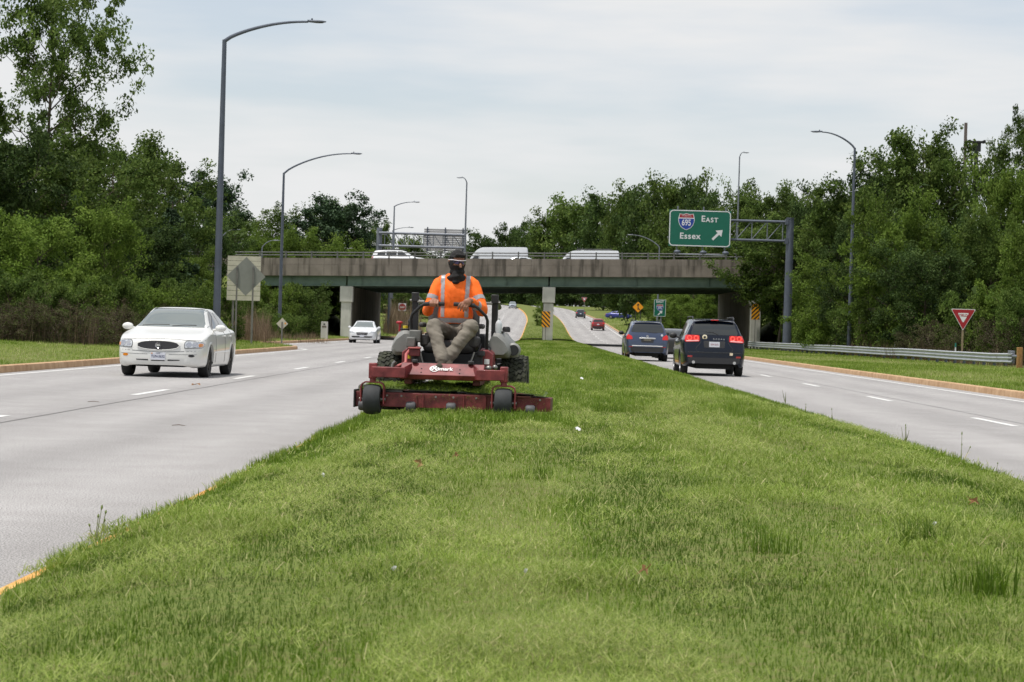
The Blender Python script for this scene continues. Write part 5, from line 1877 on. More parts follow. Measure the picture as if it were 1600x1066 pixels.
def van(label, px, y, hs=1.0, rack=False, group=None, ex=1.1):
    xt = lambda a: a if a < 2.6 else a + ex * min(1, (a - 2.6) / 1.9)
    k = {q: [(xt(a), v * (1 if q in ('w', 'wt') else hs)) for a, v in VAN[q]] for q in VAN}
    c = Car('cargo_van', k, 5.66 + ex, [(0.95, .36), (4.45 + ex, .36)], 0.41, bw, label, 'van', group, False)
    c.add_wheels(0.355, 0.22, 0.86, rim_m, 6)
    c.arches(0.41, blackpl)
    S = lambda P: [(a, b * hs) for a, b in P]
    c.patch('windshield', S([(-.84, 1.47), (.84, 1.47), (.76, 2.2), (-.76, 2.2)]), 'F', glass, rnd=0.08, rings=8)
    c.both('side_window', S([(1.28, 1.40), (2.12, 1.40), (2.12, 1.98), (1.85, 1.98)]), 'S', glass, rnd=0.06)
    c.both('side_panel', S([(2.5, 1.45), (3.9, 1.45), (3.9, 2.15), (2.5, 2.15)]), 'S', bw, rnd=0.06, off=0.012)
    c.both('side_panel', S([(4.0, 1.45), (5.4 + ex, 1.45), (5.4 + ex, 2.15), (4.0, 2.15)]), 'S', bw, rnd=0.06, off=0.012)
    for mode in ('S+', 'S-'):
        c.line('door_gap', S([(1.15, .4), (1.2, 1.3), (1.85, 2.05), (2.2, 2.05), (2.22, .4)]), mode, 0.008)
        c.line('side_moulding', S([(1.3, .66), (5.4, .66)]), mode, 0.03, blackpl, 0.01)
    c.mirror(1.45, 1.5 * hs, .98, blackpl, (0.22, 0.14, 0.36))
    c.patch('grille', S([(-.55, .80), (.55, .80), (.6, 1.0), (-.6, 1.0)]), 'F', blackpl, rnd=0.05)
    for sg in (-1, 1):
        c.patch('headlight', S([(sg * .62, .92), (sg * .88, .95), (sg * .9, 1.15), (sg * .72, 1.12)]), 'F', lamp_clear, rnd=0.03)
        c.patch('tail_light', S([(sg * .84, .95), (sg * .93, .95), (sg * .91, 1.5), (sg * .84, 1.5)]), 'R', tail_off)
    c.patch('rear_window', S([(-.7, 1.5), (.7, 1.5), (.66, 2.1), (-.66, 2.1)]), 'R', glass, rnd=0.05)
    if rack:
        mb = MB()
        zr = 2.72 * hs + 0.16
        for sg in (-1, 1):
            mb.tube([(sg * .68, -0.6, zr), (sg * .68, 2.7, zr)], 0.025, 6)
        for yy in np.linspace(-0.6, 2.7, 9):
            mb.tube([(-.68, yy, zr), (.68, yy, zr)], 0.018, 6)
            if int(yy * 10) % 2 == 0:
                for sg in (-1, 1):
                    mb.tube([(sg * .68, yy, zr), (sg * .70, yy, zr - 0.2)], 0.018, 6)
        mb.build('roof_rack', greypl, c.root)
    on_bridge(c, px, y, -1)


van('white high-roof van on the overpass, just behind the operator\'s head', 770, 25.0, 1.0, False, 'white vans on the overpass')
van('white van with a roof rack on the overpass', 912, 25.0, 0.90, True, 'white vans on the overpass')
on_bridge(sedan_small(car_paint('pale_silver', srgb(186, 192, 196), 0.2), 'pale car low behind the overpass rail, beside the high-roof van', 0, 0, False), 808, 13.0, -1)
# ================================================================== zero-turn mower and its operator
MX, MY, MYAW = -0.93, 20.35, R(-3.0)
MZ = 0.345
mred = mat('mower_red', srgb(116, 32, 38), 0.5, var=0.45, scale=8, col2=srgb(142, 60, 60), coat=0.1, detail=10)
mred_dk = mat('mower_red_worn', srgb(92, 30, 32), 0.7, var=0.4, scale=9, col2=srgb(112, 66, 54), detail=9)
mgrey = mat('mower_grey_plastic', srgb(136, 136, 132), 0.5, var=0.16, scale=5)
mblack = mat('mower_black', (0.018, 0.018, 0.019), 0.5, var=0.2, scale=12)
mblack2 = mat('mower_engine_black', (0.03, 0.03, 0.03), 0.7, var=0.4, scale=25)
vinyl = mat('seat_vinyl', (0.062, 0.058, 0.055), 0.55, var=0.15, scale=8, bump=0.2)
rub = mat('mower_tyre', (0.030, 0.032, 0.026), 0.9, var=0.4, scale=14, col2=(0.055, 0.06, 0.035))
cast_m = mat('caster_tyre', (0.03, 0.033, 0.035), 0.75, var=0.3, scale=8)
steel = mat('bare_steel', (0.30, 0.29, 0.27), 0.45, metal=0.8, var=0.2)
white_dec = mat('decal_white', (0.78, 0.77, 0.75), 0.5)
yel = mat('yellow_cap', srgb(216, 190, 40), 0.5)
redcap = mat('red_knob', srgb(160, 24, 40), 0.5)
bottle = mat('bottle_plastic', (0.62, 0.64, 0.66), 0.15, coat=0.5, var=0.15)

mower = empty('riding_mower', (MX, MY, MZ), MYAW, 'red zero-turn riding mower cutting the median towards view', 'mower')


def part(mb, name, m, parent=None, bevel=0.0, smooth=35):
    return mb.build(name, m, parent or mower, smooth=smooth, bevel=bevel)


# cutting deck: shell of walls with a top plate, discharge side to the right
dk = empty('cutting_deck')
dk.parent = mower
DX0, DX1, DY0, DY1 = -0.82, 0.86, 0.10, 0.98
part(MB().box(((DX0 + DX1) / 2, (DY0 + DY1) / 2, 0.212), (DX1 - DX0, DY1 - DY0, 0.012)), 'deck_top', mred_dk, dk)
f = MB()
f.box((-0.20, DY0 - 0.006, 0.145), (1.24, 0.014, 0.135))
f.box((0.735, DY0 + 0.040, 0.14), (0.63, 0.014, 0.13), Matrix.Rotation(0.03, 3, 'Z'))
f.box((0.425, DY0 + 0.012, 0.14), (0.02, 0.05, 0.13))
part(f, 'front_wall', mred, dk, 0.003)
for x in (-0.17, 0.50, 0.22):
    part(MB().box((x, DY0 - 0.02, 0.145), (0.012, 0.03, 0.13)), 'wall_rib', mred, dk)
part(MB().box((DX0, (DY0 + DY1) / 2, 0.145), (0.014, DY1 - DY0, 0.135)), 'side_wall', mred_dk, dk)
part(MB().box((-0.82 - 0.012, 0.35, 0.15), (0.014, 0.6, 0.17)), 'side_skid', mblack, dk)
part(MB().box((0, DY1, 0.145), (DX1 - DX0, 0.014, 0.135)), 'rear_wall', mred_dk, dk)
part(MB().add([(0.84, 0.16, 0.208), (1.045, 0.17, 0.195), (1.045, 0.72, 0.195), (0.84, 0.75, 0.208), (0.84, 0.16, 0.07), (1.045, 0.17, 0.07), (1.045, 0.72, 0.07), (0.84, 0.75, 0.07)], [(0, 1, 2, 3), (4, 7, 6, 5), (0, 4, 5, 1), (1, 5, 6, 2), (2, 6, 7, 3), (3, 7, 4, 0)]), 'discharge_chute', mred_dk, dk, 0.004)
for x, y in ((-0.74, 0.04), (-0.285, 0.06), (0.10, 0.08), (0.86, 0.09)):
    r = empty('anti_scalp_roller')
    r.parent = dk
    part(MB().lathe([(0.0, -0.045), (0.04, -0.045), (0.05, -0.03), (0.05, 0.03), (0.04, 0.045), (0.0, 0.045)], (x, y, 0.085), 'x', 20), 'roller', greypl, r)
    part(MB().box((x + 0.055, y + 0.03, 0.13), (0.008, 0.05, 0.12)), 'bracket', mred_dk, r)
for x in (-0.55, 0.0, 0.5):
    part(MB().lathe([(0, 0.04), (0.11, 0.04), (0.12, 0.0), (0.12, -0.02)], (x, 0.5, 0.235), 'z', 24), 'spindle_cover', mblack, dk)
for x in (-0.78, -0.735):
    part(MB().lathe([(0.014, -0.01), (0.03, -0.01), (0.03, 0.012), (0.014, 0.012)], (x, 0.16, 0.255), 'y', 16), 'chain_link', steel, dk)
part(MB().box((-0.50, 0.32, 0.235), (0.22, 0.05, 0.02)).box((-0.50, 0.25, 0.222), (0.22, 0.03, 0.02)), 'deck_step', steel, dk)

# clippings heaped on the deck
def heap():
    n = 15000
    x = rng.uniform(-0.79, 0.98, n)
    y = rng.uniform(DY0, 0.8, n)
    edge = np.clip(np.minimum(x + 0.82, 1.05 - x) / 0.12, 0, 1)
    hh = 0.228 + 0.12 * edge * fbm(x * 5, y * 5, 61, 3) * (0.3 + 0.7 * np.clip((y - DY0) / 0.25, 0, 1)) - 0.05 * np.clip(x - 0.8, 0, 1)
    h = rng.uniform(0.02, 0.06, n)
    me = blades('clippings_heap', x, y, hh, h, np.full(n, 0.006), rng.uniform(0, 2 * PI, n), rng.normal(1.35, 0.3, n), np.clip(rng.normal(0.5, 0.14, n), 0, 1), False, MATS['grass'], 0.3)
    o = link('clippings_heap', me, mower)
    o['kind'] = 'stuff'
    xs, ys = np.linspace(-0.80, 1.0, 60), np.linspace(DY0 + 0.01, 0.82, 26)
    V = []
    for b in ys:
        for a in xs:
            e = min(1, min(a + 0.82, 1.05 - a) / 0.12)
            V.append((a, b, 0.219 + 0.115 * max(e, 0) * float(fbm(np.array(a * 5), np.array(b * 5), 61, 3)) * (0.3 + 0.7 * min(1, (b - DY0) / 0.25)) - 0.05 * max(0, a - 0.8)))
    F = [(j * 60 + i, j * 60 + i + 1, (j + 1) * 60 + i + 1, (j + 1) * 60 + i) for j in range(25) for i in range(59)]
    link('clippings_mat', nmesh('clippings_mat', V, F, mat('clipping_mat', (0.10, 0.145, 0.035), 0.95, var=0.3, scale=40), smooth=True), mower)


heap()

# front axle beam with its caster arms
beam = empty('front_frame')
beam.parent = mower
sec = [(0.0, 0.345), (0.0, 0.455), (0.05, 0.475), (0.10, 0.475), (0.10, 0.345)]
HUB = {-1: -0.655, 1: 0.605}
for sg in (-1, 1):
    part(MB().box(((HUB[sg] + sg * 0.35) / 2, 0.03, 0.41), (abs(HUB[sg]) - 0.33, 0.10, 0.10)), 'beam_arm', mred, beam, 0.006)
    a = MB()
    a.add([(sg * 0.36, -0.02, 0.46), (sg * 0.30, 0.14, 0.50), (sg * 0.30, 0.14, 0.36), (sg * 0.36, -0.02, 0.36), (sg * 0.36, 0.08, 0.46), (sg * 0.30, 0.24, 0.50), (sg * 0.30, 0.24, 0.36), (sg * 0.36, 0.08, 0.36)],
          [(0, 1, 2, 3), (7, 6, 5, 4), (0, 4, 5, 1), (1, 5, 6, 2), (2, 6, 7, 3), (3, 7, 4, 0)])
    part(a, 'beam_gusset', mred, beam, 0.004)
    part(MB().box((HUB[sg], 0.03, 0.42), (0.075, 0.085, 0.15)), 'caster_hub', mred, beam, 0.01)
fp = MB()
fp.add([(-0.40, 0.08, 0.395), (0.40, 0.08, 0.395), (0.40, 0.20, 0.505), (-0.40, 0.20, 0.505), (-0.40, 0.10, 0.35), (0.40, 0.10, 0.35), (0.40, 0.30, 0.49), (-0.40, 0.30, 0.49)],
       [(0, 1, 2, 3), (4, 7, 6, 5), (0, 4, 5, 1), (1, 5, 6, 2), (2, 6, 7, 3), (3, 7, 4, 0)])
plate = part(fp, 'front_plate', mred, beam, 0.004)
part(MB().box((0, 0.115, 0.372), (0.80, 0.02, 0.05)), 'plate_flange', mred_dk, beam, 0.003)
tl = math.atan2(0.11, 0.12)
ring = [(0.037 * math.cos(2 * PI * k / 26), 0.032 * math.sin(2 * PI * k / 26)) for k in range(26)]
lg = empty('logo', (-0.045, 0.135, 0.4535), rot=(tl, 0, 0))
lg.parent = plate
d = MB()
for r0, r1 in ((1.0, 1.28),):
    for k in range(26):
        a, b = ring[k], ring[(k + 1) % 26]
        d.add([(a[0] * r0 - 0.03, a[1] * r0, 0.002), (b[0] * r0 - 0.03, b[1] * r0, 0.002), (b[0] * r1 - 0.03, b[1] * r1, 0.002), (a[0] * r1 - 0.03, a[1] * r1, 0.002)], [(0, 3, 2, 1)])
d.build('logo_ring', white_dec, lg)
text('logo_text', 'X', 0.080, (-0.03, 0, 0.004), white_dec, lg, rot=(0, 0, 0), depth=0.001, bold=0.002)
text('logo_text', 'E', 0.032, (-0.056, 0, 0.004), white_dec, lg, rot=(0, 0, 0), depth=0.001, bold=0.001)
text('logo_text', 'E', 0.032, (-0.004, 0, 0.004), white_dec, lg, rot=(0, 0, 0), depth=0.001, bold=0.001)
text('logo_text', 'mark', 0.062, (0.082, -0.004, 0.004), white_dec, lg, rot=(0, 0, 0), depth=0.001, bold=0.0015)
for x in (-0.27, 0.27):
    b = MB().lathe([(0.0, 0.04), (0.022, 0.04), (0.03, 0.03), (0.03, 0.012), (0.018, 0.0)], (x, 0.185, 0.50), 'z', 14)
    part(b, 'adjuster_knob', mblack2, beam)
for x, z in ((-0.20, 0.45), (-0.20, 0.415), (0.17, 0.45), (0.17, 0.415)):
    part(MB().ball((x, 0.082 + (z - 0.395) * 1.09, z), 0.008, 10, 6), 'bolt', mblack, beam)
# casters
for sg in (-1, 1):
    c = empty('caster', (HUB[sg], 0.03, 0))
    c.parent = mower
    part(MB().cyl((0, 0, 0.31), (0, 0, 0.36), 0.03, 14), 'stem', mred, c)
    fk = [(-0.116, 0.02, 0.10), (-0.118, 0.02, 0.26), (-0.105, 0.02, 0.297), (-0.07, 0.02, 0.318), (0.07, 0.02, 0.318), (0.105, 0.02, 0.297), (0.118, 0.02, 0.26), (0.116, 0.02, 0.10)]
    fo = MB()
    vs, fs = [], []
    for i, (x, y, z) in enumerate(fk):
        nx, nz = (1, 0) if i < 2 else ((-1, 0) if i > 5 else ((0.5, -0.7) if i == 2 else ((-0.5, -0.7) if i == 5 else (0, -1))))
        for dy, t in ((-0.045, 0), (0.045, 0), (0.045, 0.014), (-0.045, 0.014)):
            vs.append((x + nx * t, y + dy, z + nz * t))
        if i:
            b = (i - 1) * 4
            for j in range(4):
                j2 = (j + 1) % 4
                fs.append((b + j, b + j2, b + 4 + j2, b + 4 + j))
    fs += [(0, 1, 2, 3), tuple(len(fk) * 4 - 4 + j for j in (3, 2, 1, 0))]
    fo.add(vs, fs)
    part(fo, 'fork', mred, c, 0.002)
    part(MB().lathe([(0.06, -0.075), (0.10, -0.085), (0.128, -0.078), (0.142, -0.05), (0.145, 0.0), (0.142, 0.05), (0.128, 0.078), (0.10, 0.085), (0.06, 0.075)], (0, 0.02, 0.145), 'x', 36), 'tyre', cast_m, c)
    part(MB().cyl((-0.125, 0.02, 0.145), (0.125, 0.02, 0.145), 0.018, 12), 'axle', steel, c)

# rear drive wheels with block tread
RR, RWd = 0.30, 0.27
tm = MB().lathe([(0.15, -0.125), (0.21, -0.135), (0.265, -0.128), (0.285, -0.105), (0.288, 0), (0.285, 0.105), (0.265, 0.128), (0.21, 0.135), (0.15, 0.125)], (0, 0, 0), 'x', 44).mesh('tyre', 40)
tm.materials.append(rub)
tr = MB()
for row, x in enumerate((-0.105, -0.065, -0.022, 0.022, 0.065, 0.105)):
    for k in range(30):
        a = 2 * PI * (k + (0.5 if row % 2 else 0) + 0.25 * abs(x) * 10) / 30
        q = Matrix.Rotation(a, 3, 'X') @ Matrix.Rotation((0.5 if x < 0 else -0.5), 3, 'Z')
        rr = 0.286 - (0.010 if abs(x) > 0.1 else 0)
        p = Matrix.Rotation(a, 3, 'X') @ Vector((x, 0, rr))
        tr.box(p, (0.040, 0.040, 0.024), q)
tr = tr.mesh('tread', 0)
tr.materials.append(rub)
hb = MB().lathe([(0.152, 0.12), (0.14, 0.06), (0.05, 0.05), (0.05, 0.09), (0.0, 0.09)], (0, 0, 0), 'x', 28).mesh('rim', 40)
hb.materials.append(mat('mower_rim', srgb(120, 118, 112), 0.5, metal=0.3))
for sg in (-1, 1):
    o = empty('drive_wheel', (sg * 0.625, 1.30, RR), rz=0 if sg > 0 else PI)
    o.parent = mower
    link('tyre', tm, o)
    link('tread', tr, o)
    link('rim', hb, o)

# chassis
part(MB().box((-0.33, 0.80, 0.36), (0.07, 1.3, 0.12)).box((0.33, 0.80, 0.36), (0.07, 1.3, 0.12)), 'chassis_rail', mred_dk, None, 0.008)
part(MB().box((0, 0.50, 0.40), (0.60, 0.50, 0.02)), 'foot_plate', mblack, None, 0.004)
part(MB().box((0, 0.30, 0.46), (0.58, 0.02, 0.10), Matrix.Rotation(-0.5, 3, 'X')), 'kick_plate', mblack, None, 0.004)
part(MB().box((0, 0.74, 0.50), (0.62, 0.04, 0.20)), 'seat_riser', mblack, None, 0.01)
part(MB().box((0, 1.0, 0.56), (0.56, 0.5, 0.12)), 'seat_base', mblack2, None, 0.02)
part(MB().box((0, 1.55, 0.62), (0.62, 0.50, 0.36)).box((0, 1.50, 0.82), (0.46, 0.36, 0.10)), 'engine', mblack2, None, 0.03)
part(MB().box((0, 1.86, 0.50), (1.0, 0.06, 0.10)).box((-0.45, 1.7, 0.45), (0.06, 0.36, 0.1)).box((0.45, 1.7, 0.45), (0.06, 0.36, 0.1)), 'rear_bumper', mblack, None, 0.01)
for sg in (-1, 1):
    s = MB()
    s.add([(sg * 0.31, 0.62, 0.42), (sg * 0.45, 0.62, 0.42), (sg * 0.45, 0.62, 0.60), (sg * 0.40, 0.62, 0.64), (sg * 0.31, 0.62, 0.64),
           (sg * 0.31, 0.95, 0.42), (sg * 0.45, 0.95, 0.42), (sg * 0.45, 0.95, 0.62), (sg * 0.40, 0.95, 0.66), (sg * 0.31, 0.95, 0.66)],
          [(0, 1, 2, 3, 4), (9, 8, 7, 6, 5), (0, 5, 6, 1), (1, 6, 7, 2), (2, 7, 8, 3), (3, 8, 9, 4), (4, 9, 5, 0)])
    part(s, 'side_pod', mred, None, 0.008)
    part(MB().lathe([(0, 0.035), (0.035, 0.035), (0.04, 0.02), (0.04, -0.01), (0.02, -0.02)], (sg * 0.335, 0.56, 0.60), 'z', 16), 'control_knob', mblack2)
    part(MB().box((sg * 0.30, 0.60, 0.53), (0.10, 0.05, 0.14)), 'linkage_box', mblack2, None, 0.01)
# pedal and deck-lift linkage on the left of the picture
part(MB().tube([(-0.36, 0.50, 0.62), (-0.385, 0.42, 0.58), (-0.38, 0.36, 0.50), (-0.44, 0.30, 0.47), (-0.50, 0.28, 0.44)], 0.016, 10), 'lift_link', mat('faded_red', srgb(176, 92, 88), 0.5), None)
part(MB().tube([(-0.50, 0.28, 0.43), (-0.49, 0.27, 0.49), (-0.47, 0.27, 0.51)], 0.018, 10), 'lift_pin', steel)
part(MB().box((-0.31, 0.48, 0.645), (0.12, 0.10, 0.016)), 'lift_pedal', mat('faded_red', srgb(176, 92, 88), 0.5), None, 0.004)
part(MB().box((-0.31, 0.49, 0.60), (0.11, 0.05, 0.07)), 'pedal_block', mred, None, 0.006)
part(MB().ball((0.43, 0.36, 0.47), (0.032, 0.032, 0.028)).ball((0.49, 0.36, 0.48), (0.026, 0.026, 0.026)), 'grease_fitting', steel)

# grey tanks / fenders over the drive wheels
for sg in (-1, 1):
    t = MB()
    prof = [(0.86, 0.62, 0.76, 0.42, 0.57), (0.94, 0.57, 0.81, 0.42, 0.61), (1.10, 0.56, 0.83, 0.42, 0.635), (1.35, 0.60, 0.82, 0.42, 0.65), (1.62, 0.64, 0.78, 0.44, 0.62)]
    vs, fs = [], []
    for (y, z0, z1, x0, x1) in prof:
        dz = z1 - z0
        for (a, b) in ((x0, z0), (x1 - 0.03, z0), (x1, z0 + dz * 0.2), (x1 - 0.03, z0 + dz * 0.6), (x1 - 0.10, z1), (x0 + 0.02, z1), (x0, z1 - 0.04)):
            vs.append((sg * (a - 0.015), y, b))
    k = 7
    for i in range(len(prof) - 1):
        for j in range(k):
            j2 = (j + 1) % k
            fs.append((i * k + j, i * k + j2, (i + 1) * k + j2, (i + 1) * k + j))
    fs += [tuple(range(k)), tuple((len(prof) - 1) * k + j for j in reversed(range(k)))]
    t.add(vs, fs)
    o = part(t, 'fuel_tank', mgrey, None, 0.02, 60)
    part(MB().box((sg * 0.475, 1.06, 0.826), (0.09, 0.18, 0.014)), 'tank_tray', mblack2, o, 0.004)
    if sg > 0:
        part(MB().lathe([(0.055, 0), (0.075, 0.02), (0.07, 0.09), (0.03, 0.1)], (0.62, 1.04, 0.645), 'y', 24), 'air_scoop', mgrey, o)
        part(MB().lathe([(0.0, 0), (0.052, 0), (0.052, 0.03)], (0.62, 1.015, 0.645), 'y', 24), 'scoop_opening', mblack, o)
        part(MB().lathe([(0.0, -0.005), (0.04, -0.005), (0.042, 0.03), (0.03, 0.05), (0.0, 0.05)], (0.53, 1.25, 0.83), 'z', 18), 'fuel_cap', mblack, o)
    else:
        part(MB().lathe([(0.0, 0), (0.026, 0), (0.026, 0.03), (0.0, 0.032)], (-0.47, 1.02, 0.83), 'z', 18), 'fuel_cap', yel, o)
        part(MB().tube([(-0.53, 1.05, 0.80), (-0.53, 1.05, 0.885)], 0.012, 8).ball((-0.535, 1.05, 0.89), (0.035, 0.02, 0.016)), 'throttle_knob', redcap, o)
        part(MB().tube([(-0.46, 1.1, 0.81), (-0.44, 1.1, 0.90)], 0.008, 8).ball((-0.438, 1.1, 0.905), (0.018, 0.018, 0.022)), 'choke_lever', mblack, o)

# hoses, cables, belts and decals that crowd the machine's middle
hose = mat('rubber_hose', (0.02, 0.02, 0.02), 0.6)
for k, pts in enumerate(([(-0.30, 0.70, 0.50), (-0.37, 0.66, 0.56), (-0.40, 0.74, 0.66), (-0.36, 0.90, 0.70)], [(-0.24, 0.68, 0.46), (-0.28, 0.60, 0.52), (-0.34, 0.64, 0.62), (-0.33, 0.80, 0.72)],
                         [(0.30, 0.70, 0.50), (0.37, 0.64, 0.55), (0.41, 0.72, 0.66), (0.37, 0.90, 0.70)], [(0.22, 0.68, 0.46), (0.26, 0.58, 0.50), (0.30, 0.62, 0.60), (0.31, 0.80, 0.70)],
                         [(-0.45, 0.30, 0.30), (-0.30, 0.40, 0.27), (0.0, 0.45, 0.28), (0.35, 0.40, 0.27)])):
    part(MB().tube(pts, 0.011, 8), 'hose' if k < 4 else 'drive_belt', hose)
part(MB().box((-0.36, 0.60, 0.70), (0.09, 0.10, 0.10)).box((-0.33, 0.70, 0.76), (0.12, 0.12, 0.12)), 'hydraulic_reservoir', mat('reservoir_grey', srgb(108, 108, 104), 0.6, var=0.2, scale=9), None, 0.012)
part(MB().tube([(-0.27, 0.56, 0.62), (-0.23, 0.54, 0.50), (-0.20, 0.50, 0.44)], 0.009, 8), 'brake_rod', steel)
part(MB().tube([(0.27, 0.56, 0.62), (0.23, 0.54, 0.50), (0.20, 0.50, 0.44)], 0.009, 8), 'brake_rod', steel)
part(MB().box((-0.39, 0.618, 0.555), (0.05, 0.004, 0.035)), 'warning_decal', yel)
part(MB().box((0.39, 0.618, 0.53), (0.05, 0.004, 0.05)), 'warning_decal', white_dec)
part(MB().box((0.12, 0.288, 0.475), (0.055, 0.004, 0.03), Matrix.Rotation(-0.5, 3, 'X')), 'warning_decal', white_dec)
part(MB().box((-0.66, 0.093, 0.165), (0.07, 0.004, 0.03)), 'warning_decal', mat('decal_faded', srgb(150, 140, 120), 0.7, var=0.3, scale=40), dk)
for x in (-0.72, -0.52, -0.38, -0.05, 0.12, 0.34, 0.60, 0.95):
    part(MB().lathe([(0.0, -0.008), (0.009, -0.008), (0.011, 0.0)], (x, DY0 - (0.013 if x < 0.42 else -0.03), 0.185), 'y', 8), 'deck_bolt', steel, dk)
n = 900                                            # cut grass stuck to the front of the deck and the frame
x = rng.uniform(-0.8, 1.0, n)
z_ = 0.20 - np.abs(rng.normal(0, 0.04, n))
me = blades('stuck_clippings', x, np.where(x < 0.42, DY0 - 0.016, DY0 + 0.026), z_, rng.uniform(0.02, 0.06, n), np.full(n, 0.004), rng.uniform(-0.3, 3.4, n), rng.normal(1.9, 0.5, n), rng.normal(0.5, 0.2, n), False, MATS['grass'], 0.4)
o = link('stuck_clippings', me, mower)
o['kind'] = 'stuff'

# folded roll bar
for sg in (-1, 1):
    rb = empty('roll_bar')
    rb.parent = mower
    part(MB().box((sg * 0.405, 1.30, 0.86), (0.062, 0.062, 0.66)), 'upright', mblack, rb, 0.006)
    part(MB().box((sg * 0.405, 1.26, 1.155), (0.074, 0.03, 0.09)), 'hinge', mblack, rb, 0.006)
    part(MB().tube([(sg * 0.36, 1.26, 1.12), (sg * 0.46, 1.26, 1.12)], 0.012, 8).tube([(sg * 0.31, 1.24, 1.11), (sg * 0.38, 1.26, 1.11)], 0.014, 8), 'hinge_pin', steel, rb)
    part(MB().tube([(sg * 0.405, 1.27, 1.16), (sg * 0.40, 1.62, 1.13), (sg * 0.395, 2.0, 1.08)], 0.028, 10), 'folded_tube', mblack, rb)
# control levers
for sg in (-1, 1):
    lv = empty('control_lever')
    lv.parent = mower
    pts = [(0.375, 0.78, 0.55), (0.375, 0.74, 0.75), (0.38, 0.69, 0.93), (0.365, 0.67, 0.975), (0.285, 0.645, 1.055), (0.25, 0.64, 1.075), (0.20, 0.635, 1.082), (0.055, 0.625, 1.085)]
    part(MB().tube([(sg * x, y, z) for x, y, z in pts], 0.0155, 12), 'tube', mblack, lv)
    part(MB().tube([(sg * 0.25, 0.640, 1.0765), (sg * 0.20, 0.635, 1.082), (sg * 0.055, 0.625, 1.085), (sg * 0.045, 0.624, 1.085)], [0.021, 0.021, 0.021, 0.016], 14), 'grip', mat('grip_foam', (0.03, 0.029, 0.03), 0.8), lv)
# seat
st = empty('seat')
st.parent = mower


def cushion(name, c, d, m, r=0.05, rx=0.0):
    o = part(MB().box(c, d, Matrix.Rotation(rx, 3, 'X')), name, m, st)
    b = o.modifiers.new('round', 'BEVEL')
    b.width, b.segments = r, 4
    return o


cushion('seat_cushion', (0, 0.93, 0.665), (0.52, 0.48, 0.13), vinyl, 0.06)
cushion('backrest', (0, 1.20, 0.92), (0.52, 0.12, 0.46), vinyl, 0.055, -0.12)
for sg in (-1, 1):
    cushion('bolster', (sg * 0.235, 0.90, 0.715), (0.10, 0.42, 0.12), vinyl, 0.03)
    cushion('armrest', (sg * 0.295, 1.02, 0.875), (0.055, 0.26, 0.05), vinyl, 0.02)
bt = MB().lathe([(0.0, 0), (0.032, 0), (0.034, 0.02), (0.034, 0.09), (0.028, 0.11), (0.013, 0.13), (0.013, 0.15), (0.0, 0.152)], (0, 0, 0), 'z', 20).build('water_bottle', bottle)
bt.location = (Matrix.Translation((MX, MY, MZ)) @ Matrix.Rotation(MYAW, 4, 'Z')) @ Vector((0.47, 0.99, 0.812))
tag(bt, 'clear plastic bottle standing on the mower\'s grey fender', 'bottle')


# ------------------------------------------------------------------ operator
SEAT = Vector((0.03, 0.97, 0.73))
mm = Matrix.Translation((MX, MY, MZ)) @ Matrix.Rotation(MYAW, 4, 'Z')
person = empty('person', mm @ SEAT, MYAW, 'person in orange high-visibility shirt and black balaclava seated on the red mower', 'person')


def blob(name, prims, voxel, smooth, it=6):
    """one continuous surface round capsules ('c', p0, p1, r0, r1) and ellipsoids ('e', centre, radii, rotation)"""
    mb = MB()
    for p in prims:
        if p[0] == 'c':
            a, b = Vector(p[1]), Vector(p[2])
            n = 6
            mb.tube([a.lerp(b, i / n) for i in range(n + 1)], [p[3] + (p[4] - p[3]) * i / n for i in range(n + 1)], 16)
            mb.ball(a, p[3], 16, 10)
            mb.ball(b, p[4], 16, 10)
        else:
            mb.ball(p[1], p[2], 24, 16, p[3] if len(p) > 3 else None)
    me = bpy.data.meshes.new(name)
    me.from_pydata(mb.V, [], mb.F)
    o = bpy.data.objects.new(name, me)
    C.objects.link(o)
    r = o.modifiers.new('r', 'REMESH')
    r.mode = 'VOXEL'
    r.voxel_size = voxel
    s = o.modifiers.new('s', 'SMOOTH')
    s.factor = smooth
    s.iterations = it
    dg = bpy.context.evaluated_depsgraph_get()
    out = bpy.data.meshes.new_from_object(o.evaluated_get(dg))
    bpy.data.objects.remove(o)
    V = np.empty(len(out.vertices) * 3, np.float32)
    out.vertices.foreach_get('co', V)
    F = [tuple(p.vertices) for p in out.polygons]
    N = np.empty(len(out.vertices) * 3, np.float32)
    out.vertices.foreach_get('normal', N)
    bpy.data.meshes.remove(out)
    return V.reshape(-1, 3), F, N.reshape(-1, 3)


def skin_part(name, V, F, m, parent, keep=None, smooth=True):
    if keep is not None:
        F = [f for f in F if keep(np.mean(V[list(f)], axis=0))]
        used = sorted({i for f in F for i in f})
        mp = {i: k for k, i in enumerate(used)}
        V = V[used]
        F = [tuple(mp[i] for i in f) for f in F]
    me = bpy.data.meshes.new(name)
    me.from_pydata((V - np.array(SEAT) + np.array((0.03, 0, 0))).tolist(), [], F)
    me.polygons.foreach_set('use_smooth', [smooth] * len(F))
    return link(name, me, parent, m)


